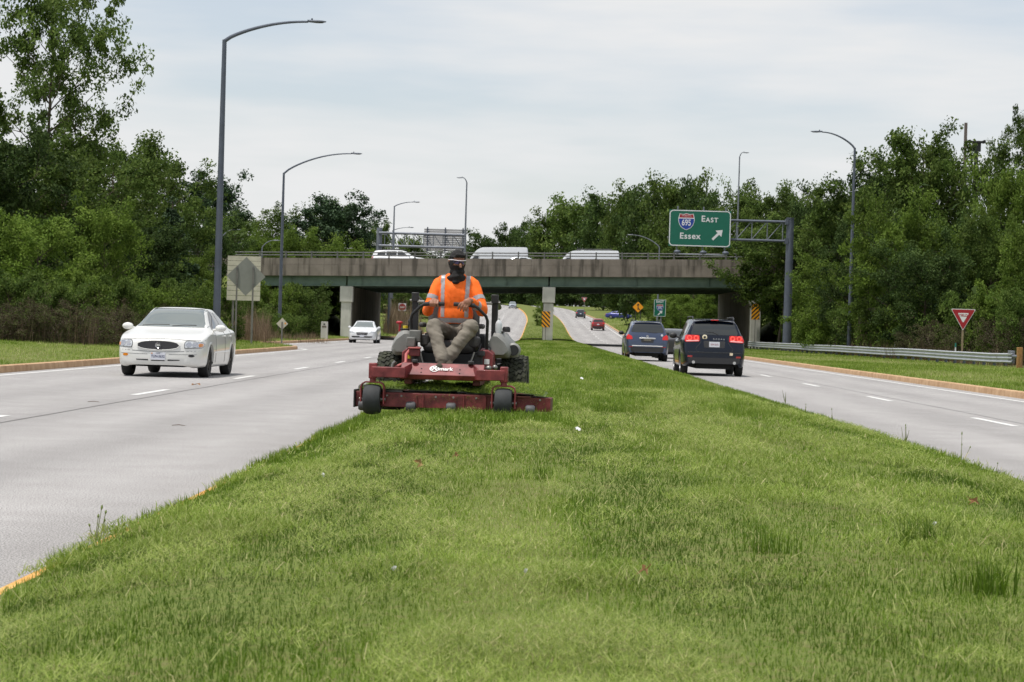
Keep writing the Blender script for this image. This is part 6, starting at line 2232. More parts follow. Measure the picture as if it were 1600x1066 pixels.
skin_m = mat('skin', srgb(150, 104, 82), 0.55, var=0.12, scale=12)
orange = mat('hivis_orange', srgb(255, 112, 20), 0.75, var=0.06, scale=6, bump=0.35, bscale=22)
_b = orange.node_tree.nodes['Principled BSDF']
silver_t = mat('reflective_tape', srgb(160, 160, 164), 0.4, metal=0.1, var=0.08, scale=20)
khaki = mat('work_trousers', srgb(122, 115, 104), 0.9, var=0.14, scale=5, bump=0.5, bscale=16)
blackcl = mat('balaclava_cloth', (0.012, 0.011, 0.011), 0.9, bump=0.3, bscale=60)
hair_m = mat('knit_cap', (0.010, 0.009, 0.009), 0.85, bump=0.8, bscale=90)
boot_m = mat('boot_leather', srgb(58, 50, 40), 0.85, var=0.25, scale=20)

SH = {-1: Vector((-0.185, 1.0, 1.285)), 1: Vector((0.185, 1.0, 1.285))}
EL = {-1: Vector((-0.265, 0.90, 1.03)), 1: Vector((0.275, 0.91, 1.04))}
WR = {-1: Vector((-0.215, 0.672, 1.095)), 1: Vector((0.185, 0.672, 1.125))}
HIP = {-1: Vector((-0.095, 1.0, 0.80)), 1: Vector((0.095, 1.0, 0.80))}
KN = {-1: Vector((-0.165, 0.53, 0.865)), 1: Vector((0.205, 0.53, 0.865))}
AN = {-1: Vector((-0.055, 0.33, 0.545)), 1: Vector((-0.005, 0.41, 0.56))}
HC = Vector((0.012, 0.945, 1.497))
HR = Matrix.Rotation(R(24), 3, 'Z') @ Matrix.Rotation(R(9), 3, 'X')          # looks to its left and down


def H(x, y, z):
    return HC + HR @ Vector((x, y, z))


body = []
body += [('e', HC + HR @ Vector((0, 0.01, 0.012)), (0.076, 0.094, 0.108), HR), ('c', H(0, -0.012, -0.045), H(0, -0.03, -0.078), 0.056, 0.042)]
body += [('c', H(0, -0.088, 0.012), H(0, -0.108, -0.022), 0.010, 0.014), ('c', H(-0.035, -0.075, 0.032), H(0.035, -0.075, 0.032), 0.016, 0.016)]
body += [('c', H(s * 0.075, 0.01, -0.005), H(s * 0.078, 0.015, 0.02), 0.012, 0.014) for s in (-1, 1)]
body += [('c', (0.006, 0.985, 1.32), HC + Vector((0, 0.02, -0.05)), 0.062, 0.056)]
body += [('e', (0, 0.99, 1.15), (0.155, 0.095, 0.20)), ('e', (0, 1.01, 0.90), (0.145, 0.10, 0.16))]
for s in (-1, 1):
    body += [('c', (0, 0.995, 1.28), SH[s], 0.06, 0.05), ('c', SH[s], EL[s], 0.046, 0.036), ('c', EL[s], WR[s], 0.036, 0.027)]
    body += [('c', HIP[s], KN[s], 0.075, 0.055), ('c', KN[s], AN[s], 0.05, 0.036), ('c', AN[s], AN[s] + Vector((0, -0.05, -0.05)), 0.03, 0.028)]


def finger(base_, pts, r):
    P = [Vector(base_)] + [Vector(p) for p in pts]
    return [('c', P[i], P[i + 1], r * (1 - 0.09 * i), r * (1 - 0.09 * (i + 1))) for i in range(len(P) - 1)]


# right hand (picture left): fist closed round the grip from above, knuckles towards view

body += [('c', WR[-1], (-0.185, 0.655, 1.115), 0.026, 0.028), ('e', (-0.175, 0.645, 1.115), (0.044, 0.034, 0.017))]
for i in range(4):
    x = -0.212 + 0.0245 * i
    k = (x, 0.606 + 0.004 * abs(i - 1), 1.112 + (0.004 if i in (1, 2) else 0))
    body += finger((x, 0.645, 1.116), [k, (x, 0.590, 1.085), (x + 0.002, 0.604, 1.060), (x + 0.002, 0.626, 1.056)], 0.0115)
body += finger((-0.150, 0.66, 1.10), [(-0.128, 0.655, 1.092), (-0.118, 0.64, 1.066), (-0.130, 0.622, 1.056)], 0.0125)
# left hand (picture right): wrist draped over the grip, fingers hanging
body += [('c', WR[1], (0.165, 0.628, 1.128), 0.026, 0.028), ('e', (0.150, 0.603, 1.105), (0.042, 0.024, 0.038), Matrix.Rotation(0.35, 3, 'Y'))]
for i, L in enumerate((0.9, 1.0, 0.96, 0.8)):
    x = 0.170 - 0.024 * i
    b0 = Vector((x - 0.004, 0.597, 1.090 + 0.004 * i))
    b1 = b0 + Vector((-0.012 - 0.003 * i, -0.010, -0.032 * L))
    b2 = b1 + Vector((-0.008, 0.006, -0.027 * L))
    b3 = b2 + Vector((-0.004, 0.013, -0.020 * L))
    body += finger(b0, [b1, b2, b3], 0.0108)
body += finger((0.128, 0.612, 1.118), [(0.105, 0.603, 1.100), (0.094, 0.600, 1.078), (0.090, 0.603, 1.060)], 0.0118)
V, F, N = blob('body', body, 0.0068, 0.4, 2)
bo = skin_part('body', V, F, skin_m, person)

# shirt
sh = [('e', (0, 0.985, 1.16), (0.188, 0.125, 0.22)), ('e', (0, 0.995, 0.985), (0.178, 0.128, 0.16)), ('c', (-0.13, 1.0, 1.315), (0.13, 1.0, 1.315), 0.062, 0.062), ('c', (-0.06, 0.985, 1.345), (0.06, 0.985, 1.345), 0.055, 0.055)]
for s in (-1, 1):
    sh += [('c', SH[s] + Vector((s * -0.01, 0, 0.0)), EL[s], 0.068, 0.056), ('c', EL[s], EL[s].lerp(WR[s], 0.94), 0.055, 0.040)]
    sh += [('e', EL[s] + Vector((0, 0.01, -0.015)), (0.058, 0.058, 0.054))]
V, F, N = blob('shirt', sh, 0.009, 0.5, 8)
wr = 0.016 * (fbm(V[:, 0] * 22 + V[:, 2] * 8, V[:, 2] * 7 - V[:, 0] * 5, 71, 3) - 0.5)
V = V + N * (wr + 0.010 * (fbm(V[:, 0] * 9 + V[:, 1] * 5, V[:, 2] * 9, 73, 2) - 0.5))[:, None]
hem = 0.895
shirt = skin_part('shirt', V, F, orange, person, keep=lambda c: c[2] > hem)
Vt = V + N * 0.003


def on_arm(c, s, a, b):
    """how far along the segment a-b the point lies, if it belongs to that sleeve"""
    d = b - a
    t = (Vector(c) - a).dot(d) / d.length_squared
    return t, (Vector(c) - (a + d * t)).length


def vest(c):
    return c[2] > 0.96 and c[1] < 1.02 and abs(abs(c[0]) - (0.122 + 0.015 * (c[2] - 1.1))) < 0.0195 and on_arm(c, 0, EL[1 if c[0] > 0 else -1], SH[1 if c[0] > 0 else -1])[0] > -2


def near_arm(c):
    s = 1 if c[0] > 0 else -1
    t1, d1 = on_arm(c, s, EL[s], WR[s])
    return t1 > 0.12 and d1 < 0.078 and c[1] < 0.9


for nm, k in (('shoulder_stripe', lambda c: vest(c) and c[0] < 0 and not near_arm(c)), ('shoulder_stripe', lambda c: vest(c) and c[0] > 0 and not near_arm(c)),
              ('waist_stripe', lambda c: 0.902 < c[2] < 0.948 and abs(c[0]) < 0.215 and not near_arm(c)),
              ('back_stripe', lambda c: vest((c[0], 0.9, c[2])) and c[1] > 1.02)):
    skin_part(nm, Vt, F, silver_t, shirt, keep=k)
for s in (-1, 1):
    skin_part('sleeve_stripe', Vt, F, silver_t, shirt, keep=lambda c, s=s: c[0] * s > 0.17 and 0.48 < on_arm(c, s, SH[s], EL[s])[0] < 0.64 and on_arm(c, s, SH[s], EL[s])[1] < 0.10)
    if s > 0:
        skin_part('sleeve_stripe', Vt, F, silver_t, shirt, keep=lambda c, s=s: c[0] * s > 0.10 and 0.46 < on_arm(c, s, EL[s], WR[s])[0] < 0.66 and on_arm(c, s, EL[s], WR[s])[1] < 0.075)

# trousers
tq = [('e', (0, 1.01, 0.84), (0.172, 0.128, 0.11)), ('c', HIP[-1], HIP[1], 0.10, 0.10)]
for s in (-1, 1):
    tq += [('c', HIP[s], KN[s], 0.100, 0.076), ('e', KN[s] + Vector((0, -0.005, 0.0)), (0.076, 0.074, 0.076)), ('c', KN[s], AN[s], 0.072, 0.062)]
V, F, N = blob('trousers', tq, 0.010, 0.5, 6)
wr = 0.026 * (fbm(V[:, 0] * 6 + V[:, 1] * 3, V[:, 2] * 24 + V[:, 0] * 9, 75, 3) - 0.5) + 0.012 * (fbm(V[:, 0] * 18, V[:, 2] * 15 + V[:, 1] * 12, 76, 2) - 0.5)
V = V + N * wr[:, None]
ends_ = [AN[-1] + (KN[-1] - AN[-1]) * 0.02, AN[1]]
skin_part('trousers', V, F, khaki, person, keep=lambda c: c[2] > 0.50 or c[1] > 0.5)
for s in (-1, 1):
    a = AN[s]
    V, F, N = blob('boot', [('c', a + Vector((0, 0, 0.0)), a + Vector((0, 0.01, -0.06)), 0.044, 0.044), ('c', a + Vector((0, 0.03, -0.085)), a + Vector((s * 0.02 + 0.01, -0.14, -0.085)), 0.042, 0.046), ('c', a + Vector((0, 0, -0.04)), a + Vector((s * 0.01 + 0.01, -0.10, -0.075)), 0.045, 0.045)], 0.008, 0.5, 4)
    V[:, 2] = np.maximum(V[:, 2], a.z - 0.125)
    skin_part('boot', V, F, boot_m, person)

# balaclava: a shell over head and neck, open round the eyes; knit cap; wrap glasses
hd = [('e', HC + HR @ Vector((0, 0.010, 0.012)), (0.0845, 0.103, 0.117), HR), ('c', H(0, -0.014, -0.045), H(0, -0.034, -0.080), 0.066, 0.052), ('c', H(0, -0.088, 0.0), H(0, -0.105, -0.03), 0.014, 0.016),
      ('c', (0.006, 0.985, 1.35), HC + Vector((0, 0.015, -0.06)), 0.078, 0.072), ('e', (0.006, 0.96, 1.345), (0.098, 0.088, 0.05)), ('c', (0.008, 0.905, 1.37), (0.006, 0.895, 1.315), 0.05, 0.035)]
V, F, N = blob('balaclava', hd, 0.006, 0.5, 4)
V = V + N * (0.004 * np.sin(V[:, 2] * 120 + 3 * fbm(V[:, 0] * 12, V[:, 2] * 12, 77, 2)) * (V[:, 2] < 1.44))[:, None]
inv = HR.inverted()


def opening(c):
    q = inv @ (Vector(c) - HC)
    return q.y < -0.035 and -0.014 < q.z < 0.082 and abs(q.x) < 0.066 + 0.1 * (q.y + 0.035) * 0


skin_part('balaclava', V, F, blackcl, person, keep=lambda c: not opening(c) and not (inv @ (Vector(c) - HC)).z > 0.085)
V, F, N = blob('cap', [('e', HC + HR @ Vector((0, 0.014, 0.022)), (0.088, 0.106, 0.114), HR), ('c', H(-0.04, -0.070, 0.090), H(0.04, -0.070, 0.090), 0.016, 0.016)], 0.006, 0.4, 3)
V = V + N * (0.012 * (fbm(V[:, 0] * 40 + V[:, 1] * 20, V[:, 2] * 40, 78, 2) - 0.5))[:, None]
skin_part('cap', V, F, hair_m, person, keep=lambda c: (inv @ (Vector(c) - HC)).z > (0.066 if (inv @ (Vector(c) - HC)).y < 0 else -0.02))
gl = empty('glasses')
gl.parent = person
lens, frame = [], []
for i in range(25):
    a = -1.25 + 2.5 * i / 24
    x, y = 0.071 * math.sin(a), -0.018 - 0.092 * math.cos(a)
    lens.append((x, y))
mbL, mbF = MB(), MB()
vs, fs = [], []
for i, (x, y) in enumerate(lens):
    notch = 0.012 * math.exp(-(x / 0.014) ** 2)
    drop = 0.036 * (1 - 0.25 * (abs(x) / 0.079) ** 4) - notch * 1.3
    for q in ((x, y, 0.040), (x, y - 0.002, 0.040 - drop * 0.5), (x, y, 0.040 - drop)):
        vs.append(H(*q) - SEAT + Vector((0.03, 0, 0)))
    if i:
        b = (i - 1) * 3
        fs += [(b, b + 1, b + 4, b + 3), (b + 1, b + 2, b + 5, b + 4)]
mbL.add(vs, fs)
mbL.build('lens', mat('mirror_lens', (0.03, 0.02, 0.10), 0.08, metal=0.6, coat=1.0, var=0.5, scale=12), gl, smooth=60)
mbF.tube([H(x, y - 0.001, 0.041) - SEAT + Vector((0.03, 0, 0)) for x, y in lens], 0.0034, 8)
for sg in (-1, 1):
    mbF.tube([H(sg * lens[-1][0], lens[-1][1], 0.039) - SEAT + Vector((0.03, 0, 0)), H(sg * 0.080, -0.02, 0.036) - SEAT + Vector((0.03, 0, 0)), H(sg * 0.080, 0.05, 0.028) - SEAT + Vector((0.03, 0, 0))], [0.006, 0.005, 0.004], 8)
mbF.build('frame', mat('glasses_white', (0.75, 0.72, 0.74), 0.35), gl, smooth=60)
# ================================================================== poles, signs, guardrail
sgreen = mat('sign_green', srgb(0, 98, 78), 0.5, var=0.05, scale=2)
swhite = mat('sign_white', (0.72, 0.72, 0.74), 0.5)
sred = mat('sign_red', srgb(158, 20, 34), 0.5, var=0.06, scale=4)
sblue = mat('sign_blue', srgb(22, 60, 150), 0.5)
syel = mat('sign_yellow', srgb(236, 156, 14), 0.5)
sblack = mat('sign_black', (0.015, 0.015, 0.015), 0.6)
sback = mat('sign_back_aluminium', srgb(136, 138, 130), 0.55, metal=0.2, var=0.08, scale=2)
sback2 = mat('sign_back_cream', srgb(196, 192, 172), 0.6, var=0.12, scale=3)
sback3 = mat('sign_back_pale', srgb(172, 170, 168), 0.6, var=0.08, scale=3)
wood = mat('weathered_post', srgb(138, 122, 98), 0.9, var=0.2, scale=6)


def arm_curve(p0, L, rise, n=14):
    """a davit arm leaving p0 (dx along x, sign of L gives the side)"""
    out = []
    for i in range(n + 1):
        t = i / n
        out.append((p0[0] + L * t, p0[1], p0[2] + rise * math.sin(t * PI / 2) ** 0.75))
    return out


def light_pole(px, py_base, py_top, Y, arms, label, r=0.11, m=galv_dk, wpx=None, base_z=None):
    """arms: list of (length, rise, height below the top)"""
    b, t = W(px, py_base, Y), W(px, py_top, Y)
    t = W(px + math.tan(ROLL) * 0, py_top, Y)
    X = b.x
    z0 = gz(X, Y) if base_z is None else base_z
    h = t.z - z0
    o = empty('light_pole', (X, Y, z0), 0, label, 'street light')
    MB().tube([(0, 0, -0.1), (0, 0, h * 0.5), (0, 0, h)], [r, r * 0.8, r * 0.55], 14).build('pole', m, o)
    MB().box((0, 0, 0.03), (0.42, 0.42, 0.06)).build('base_plate', m, o)
    for (L, rise, dn) in arms:
        pts = arm_curve((0, 0, h - dn - 0.05), L, rise)
        sg = 1 if L > 0 else -1
        a = MB().tube(pts, [r * 0.5 - (r * 0.22) * i / 14 for i in range(15)], 10).build('arm', m, o)
        e = Vector(pts[-1])
        l = MB()
        l.ball(e + Vector((sg * 0.33, 0, 0.02)), (0.40, 0.15, 0.055), 16, 8)
        l.box(e + Vector((sg * 0.12, 0, 0.03)), (0.28, 0.14, 0.08))
        l.build('lamp_head', m, o)
        MB().ball(e + Vector((sg * 0.42, 0, -0.025)), (0.2, 0.1, 0.02), 14, 6).build('lamp_lens', greypl, o)
        MB().cyl(e + Vector((sg * 0.15, 0, 0.06)), e + Vector((sg * 0.15, 0, 0.14)), 0.035, 10).build('photocell', m, o)
    return o


ln = lambda a, b, Y: (b - a) * Y / FPX
light_pole(337, 545, 62, 84, [(ln(345, 475, 84), 0.85, 0)], 'tall blue-grey light pole with long arm, nearest, behind the white sedan', 0.155)
light_pole(436, 530, 270, 142, [(ln(440, 545, 142), 1.45, 0)], 'second light pole, smaller, beside the overpass bushes', 0.13)
light_pole(1326, 549, 231, 136, [(-ln(1285, 1337, 136), 1.0, 0)], 'light pole behind the guardrail with arm reaching over the road', 0.13)
light_pole(614, 400, 322, 216, [(ln(616, 645, 216), 0.5, 0)], 'light pole beyond the overpass between the gantry posts', 0.12, galv, base_z=4.0)
light_pole(612.5, 400, 360, 262, [(ln(616, 640, 262), 0.45, 0)], 'shorter light pole farther off behind the gantry truss', 0.11, galv, base_z=1.0)
light_pole(726, 400, 285, 222, [(-0.35, 0.5, 0)], 'tall thin light mast above the blank sign panel', 0.13, galv, base_z=2.0)
light_pole(1151, 400, 245, 232, [(0.3, 0.5, 0)], 'thin light mast rising over the trees above the exit sign', 0.12, galv, base_z=2.0)
light_pole(1027, 500, 386, 240, [(-ln(985, 1026, 240), 1.3, 0)], 'light pole behind the overpass near the small route sign', 0.12, galv)
light_pole(344, 480, 370, 205, [(ln(345, 362, 205), 0.75, 0)], 'small light pole showing over the overpass end by the nearest pole', 0.10, galv, base_z=4.0)
light_pole(407, 480, 386, 220, [(ln(407, 424, 220), 0.75, 0)], 'small light pole over the overpass rail between two larger poles', 0.10, galv, base_z=4.0)
light_pole(606.5, 516, 420, 232, [(0.4, 0.3, 0)], 'blue-grey pole standing in the tan reeds under the deck', 0.14)


def rrect(w, h, r, n=6):
    out = []
    for cx, cz, a0 in ((w / 2 - r, h / 2 - r, 0), (-w / 2 + r, h / 2 - r, 90), (-w / 2 + r, -h / 2 + r, 180), (w / 2 - r, -h / 2 + r, 270)):
        for k in range(n + 1):
            a = R(a0 + 90 * k / n)
            out.append((cx + r * math.cos(a), cz + r * math.sin(a)))
    return out


def sheet(name, out, m, parent, y=0.0, t=0.008, at=(0, 0)):
    mb = MB()
    mb.prism(out, lambda u, v: (at[0] + u, y - t, at[1] + v), lambda u, v: (at[0] + u, y, at[1] + v))
    return mb.build(name, m, parent, smooth=0)


def border(name, w, h, r, b, m, parent, y, at=(0, 0)):
    o1, o2 = rrect(w, h, r), rrect(w - 2 * b, h - 2 * b, max(0.01, r - b))
    n = len(o1)
    V = [(at[0] + u, y, at[1] + v) for u, v in o1] + [(at[0] + u, y, at[1] + v) for u, v in o2]
    F = [(k, (k + 1) % n, n + (k + 1) % n, n + k) for k in range(n)]
    mb = MB()
    mb.add(V, F)
    return mb.build(name, m, parent, smooth=0)


def shield(parent, cx, cz, s, y, nt_='INTERSTATE', num='695'):
    top = [(-0.42, 0.50), (-0.2, 0.46), (0, 0.52), (0.2, 0.46), (0.42, 0.50)]
    low = [(0.50, 0.22), (0.49, 0.0), (0.42, -0.2), (0.28, -0.38), (0, -0.52), (-0.28, -0.38), (-0.42, -0.2), (-0.49, 0.0), (-0.50, 0.22)]
    out = [(a * s, b * s) for a, b in reversed(top + low)]
    root = sheet('shield', out, swhite, parent, y, 0.006, (cx, cz))
    blue = [(a * s * 0.93, b * s * 0.93) for a, b in ([(-0.50, 0.20), (0.50, 0.20)] + low[1:-1])]
    sheet('shield_field', list(reversed(blue)), sblue, root, y - 0.007, 0.003, (cx, cz))
    red = [(a * s * 0.93, b * s * 0.93) for a, b in (top + [(0.48, 0.27), (-0.48, 0.27)])]
    sheet('shield_band', list(reversed(red)), sred, root, y - 0.007, 0.003, (cx, cz))
    text('shield_text', nt_, 0.105 * s, (cx, y - 0.0125, cz + 0.355 * s), swhite, root, depth=0.001, sx=1.0)
    text('shield_number', num, 0.52 * s, (cx, y - 0.0125, cz - 0.07 * s), swhite, root, depth=0.002, sx=0.74, bold=0.010 * s)


def arrow(parent, cx, cz, s, y):
    pts = [(0.5, 0.5), (0.42, -0.10), (0.22, 0.08), (-0.28, -0.42), (-0.42, -0.28), (0.08, 0.22), (-0.10, 0.42)]
    sheet('arrow', [(a * s, b * s) for a, b in pts], swhite, parent, y, 0.004, (cx, cz))


# overhead exit sign on its cantilever
GY = 160.0
pb, ptp = W(1229, 545, GY), W(1236, 341, GY)
gx, g0 = pb.x, gz(pb.x, GY)
gant = empty('sign_gantry', (gx, GY, g0), 0, 'grey cantilever sign gantry beside the guardrail carrying the exit sign', 'sign gantry')
hP = ptp.z - g0
MB().tube([(0, 0, 0), (0, 0, hP)], [0.33, 0.27], 24).build('post', galv_dk, gant)
MB().lathe([(0, 0.02), (0.30, 0.02), (0.30, -0.05)], (0, 0, hP), 'z', 24).build('post_cap', galv_dk, gant)
MB().box((0, 0, 0.06), (0.95, 0.95, 0.12)).build('footing', conc_dk, gant)
zt_, zb_ = W(1190, 346, GY).z - g0, W(1190, 376, GY).z - g0
xl = W(1050, 360, GY).x - gx
MB().tube([(-0.2, 0, zt_), (xl, 0, zt_)], 0.10, 12).build('top_chord', galv_dk, gant)
MB().tube([(-0.2, 0, zb_), (xl, 0, zb_)], 0.10, 12).build('bottom_chord', galv_dk, gant)
for z in (zt_, zb_):
    MB().box((-0.28, 0, z), (0.22, 0.62, 0.40)).build('chord_bracket', galv_dk, gant)
xs = np.linspace(-0.55, xl + 0.2, 8)
for i, x in enumerate(xs):
    MB().tube([(x, 0, zt_), (x, 0, zb_)], 0.04, 8).build('truss_web', galv, gant)
    if i:
        MB().tube([(x, 0, zb_ + 0.05), (xs[i - 1] - 0.05, 0, zt_ - 0.05)], 0.035, 8).build('truss_web', galv, gant)
sc_ = W(1093, 357.5, GY)
SWd, SHt = 96 * GY / FPX, 56.5 * GY / FPX
es = empty('exit_sign', (sc_.x, GY - 0.35, sc_.z), 0, 'green overhead exit sign reading 695 East Essex with arrow', 'road sign')
MB().box((0, 0, 0), (SWd, 0.06, SHt)).build('panel', sgreen, es, smooth=0)
border('border', SWd - 0.03, SHt - 0.03, 0.30, 0.07, swhite, es, -0.036)
U = GY / FPX / 11.846                            # zoomed photo pixels to metres
sx_ = lambda px, py: ((px - 755) * U, -(py - 557) * U)
c = sx_(503, 440)
shield(es, c[0], c[1] + 0.0, 300 * U, -0.032)
for tx, px, py, hgt, w in (('E', 812, 382, 112, 1.0), ('AST', 972, 400, 84, 1.0), ('Essex', 576, 705, 112, 1.0)):
    c = sx_(px, py)
    text('lettering', tx, hgt * U * 1.38, (c[0], -0.036, c[1]), swhite, es, depth=0.002, bold=0.012, space=1.22 if tx == 'AST' else 1.12)
c = sx_(1066, 680)
arrow(es, c[0], c[1], 215 * U, -0.032)
for x in (-SWd * 0.36, SWd * 0.06, SWd * 0.42):
    MB().box((x, 0.09, -0.15), (0.10, 0.10, SHt + 0.9)).build('hanger', galv, gant).location = (sc_.x - gx, 0, sc_.z - g0)
    MB().tube([(x, 0.05, -SHt / 2 - 0.52), (x, -0.75, -SHt / 2 - 0.52)], 0.04, 8).build('lamp_bracket', galv, gant).location = (sc_.x - gx, 0, sc_.z - g0)
    MB().ball((x, -0.8, -SHt / 2 - 0.45), (0.26, 0.18, 0.15), 16, 8).build('sign_lamp', galv_dk, gant).location = (sc_.x - gx, 0, sc_.z - g0)
MB().tube([(-SWd * 0.38, -0.3, -SHt / 2 - 0.60), (SWd * 0.45, -0.3, -SHt / 2 - 0.60)], 0.05, 8).build('lamp_rail', galv, gant).location = (sc_.x - gx, 0, sc_.z - g0)

# gantry beyond the overpass, its panel seen from behind
BY = 224.0
p0, p1 = W(592, 395, BY), W(592, 356, BY)
g2 = empty('sign_gantry', (p0.x, BY, 3.2), 0, 'grey sign gantry beyond the overpass with a blank panel back', 'sign gantry')
MB().tube([(0, 0, 0), (0, 0, p1.z - 3.2)], [0.30, 0.30], 18).build('post', galv, g2)
zt2, zb2 = W(660, 366, BY).z - 3.2, W(660, 386, BY).z - 3.2
xe = W(726, 370, BY).x - p0.x
for z, nm in ((zt2, 'top_chord'), (zb2, 'bottom_chord')):
    MB().tube([(0, -0.4, z), (xe, -0.4, z)], 0.13, 12).build(nm, galv, g2)
    MB().box((0.1, -0.2, z), (0.3, 0.5, 0.45)).build('chord_bracket', galv_dk, g2)
xs = np.linspace(0.6, xe - 0.2, 9)
for i, x in enumerate(xs):
    MB().tube([(x, -0.4, zt2), (x, -0.4, zb2)], 0.045, 8).build('truss_web', galv, g2)
    if i:
        MB().tube([(x, -0.4, zb2), (xs[i - 1], -0.4, zt2)], 0.04, 8).build('truss_web', galv, g2)
pa, pb_ = W(663, 357, BY), W(728, 394, BY)
n = 11
for i in range(n):
    z1 = pa.z + (pb_.z - pa.z) * i / n
    z2 = pa.z + (pb_.z - pa.z) * (i + 1) / n
    MB().box(((pa.x + pb_.x) / 2 - p0.x, 0.1, (z1 + z2) / 2 - 3.2), (pb_.x - pa.x, 0.05, abs(z2 - z1) - 0.03)).build('panel_plank', sback3, g2, smooth=0)
for f_ in (0.08, 0.5, 0.92):
    x = pa.x + (pb_.x - pa.x) * f_ - p0.x
    MB().box((x, -0.05, (pa.z + pb_.z) / 2 - 3.2), (0.12, 0.2, pa.z - pb_.z + 0.3)).build('panel_stiffener', galv_dk, g2, smooth=0)

# signs seen from behind, on the sedan's side
def post(parent, x, y, h, m=post_met, w=0.07):
    MB().box((x, y, h / 2 - 0.1), (w, w * 0.8, h + 0.2)).build('post', m, parent, smooth=0)


def at(px, py, Y, z=None):
    p = W(px, py, Y)
    return p.x, (gz(p.x, Y) if z is None else z), p.z


SY = 96.0
x, g, z = at(384.5, 432, SY)
k = SY / FPX
s1 = empty('warning_sign', (x, SY, g), 0, 'grey back of a diamond warning sign on two posts behind the white sedan', 'road sign')
d = 61 * k / 2
sheet('panel', [(0, -d), (d, 0), (0, d), (-d, 0)], sback, s1, 0, 0.01, (0, z - g))
post(s1, -0.40, -0.05, z - g + 0.45)
post(s1, 0.33, -0.05, z - g + 0.45)
for dx in (-0.40, 0.33):
    for dz in (-0.35, 0.35):
        MB().ball((dx, -0.095, z - g + dz), 0.02, 8, 6).build('bolt', galv_dk, s1)
SY2 = 104.0
x, g, z = at(381, 435, SY2)
k = SY2 / FPX
s2 = empty('guide_sign', (x, SY2, g), 0, 'cream ribbed back of a rectangular sign behind the diamond sign', 'road sign')
n = 9
for i in range(n):
    hh = 70 * k / n
    MB().box((0, 0, z - g + (i - (n - 1) / 2) * hh), (52 * k, 0.05, hh - 0.018)).build('panel_plank', sback2, s2, smooth=0)
post(s2, -0.50, 0.05, z - g + 0.6, post_met, 0.09)
post(s2, 0.45, 0.05, z - g + 0.6, post_met, 0.09)
SY3 = 118.0
x, g, z = at(441, 506, SY3)
k = SY3 / FPX
s3 = empty('diamond_marker', (x, SY3, g), 0, 'small pale diamond marker with an orange dot on a short post', 'road sign')
d = 18.5 * k / 2
sheet('panel', [(0, -d), (d, 0), (0, d), (-d, 0)], sback2, s3, 0, 0.01, (0, z - g))
MB().lathe([(0.0, -0.01), (0.045, -0.01), (0.045, 0)], (0.17, -0.012, z - g + 0.02), 'y', 16).build('dot', syel, s3)
post(s3, 0, -0.05, z - g + 0.1, post_met, 0.075)
x, g, z = at(507, 511, 148)
s4 = empty('utility_box', (x, 148, g), 0, 'tall grey concrete utility box by the overpass slope', 'utility box')
MB().add([(-.24, -.2, -.1), (.24, -.2, -.1), (.24, .2, -.1), (-.24, .2, -.1), (-.22, -.18, 1.2), (.22, -.18, 1.2), (.22, .18, 1.2), (-.22, .18, 1.2)], [(3, 2, 1, 0), (4, 5, 6, 7), (0, 1, 5, 4), (1, 2, 6, 5), (2, 3, 7, 6), (3, 0, 4, 7)]).build('body', conc_lt, s4, bevel=0.02)
MB().lathe([(0.0, -0.01), (0.06, -0.01), (0.06, 0.02)], (0, -0.19, 1.02), 'y', 16).build('port', blackpl, s4)
MB().box((0, -0.19, 0.85), (0.30, 0.02, 0.12)).build('hatch', conc_dk, s4)
x, g, z = at(628.5, 480, 245)
s5 = empty('do_not_enter_sign', (x, 245, g), 0, 'white square sign with red disc in the tan reeds under the deck', 'road sign')
sheet('panel', rrect(0.88, 0.88, 0.06), swhite, s5, 0, 0.01, (0, z - g))
MB().lathe([(0.0, -0.004), (0.40, -0.004), (0.40, 0.0)], (0, -0.012, z - g), 'y', 32).build('disc', sred, s5)
MB().box((0, -0.02, z - g), (0.56, 0.004, 0.11)).build('bar', swhite, s5)
post(s5, 0, 0.04, z - g + 0.3)

# yield signs
def yield_sign(px, py, Y, s, label, pm=post_met, txt=True):
    x, g, z = at(px, py, Y)
    o = empty('yield_sign', (x, Y, g), 0, label, 'road sign')
    tri = lambda q: round_poly([(0, -0.60 * q), (0.577 * q, 0.40 * q), (-0.577 * q, 0.40 * q)], 0.07 * s)
    sheet('panel', list(tri(s * 1.0)), swhite, o, 0, 0.008, (0, z - g))
    sheet('red_field', list(tri(s * 0.93)), sred, o, -0.009, 0.003, (0, z - g))
    sheet('white_field', list(tri(s * 0.46)), swhite, o, -0.0125, 0.003, (0, z - g + 0.03 * s))
    if txt:
        text('lettering', 'YIELD', 0.155 * s, (0, -0.018, z - g + 0.10 * s), sred, o, depth=0.001, bold=0.004)
    post(o, 0, 0.04, z - g + 0.3, pm, 0.085)


yield_sign(1505, 496.5, 104, 1.05, 'red and white yield sign standing behind the guardrail', wood)
yield_sign(913, 468, 395, 0.95, 'tiny distant yield sign beyond the charcoal SUV', post_met, False)

x, g, z = at(1355, 494, 129)
o = empty('road_sign', (x, 129, g), 0, 'plain brown-grey sign back on a thin wooden post behind the guardrail', 'road sign')
MB().box((0, -0.01, z - g), (1.05, 0.012, 0.98)).build('panel', mat('sign_back_brown', srgb(112, 104, 88), 0.7, var=0.1), o, smooth=0)
post(o, 0, 0.05, z - g + 0.3, wood, 0.1)

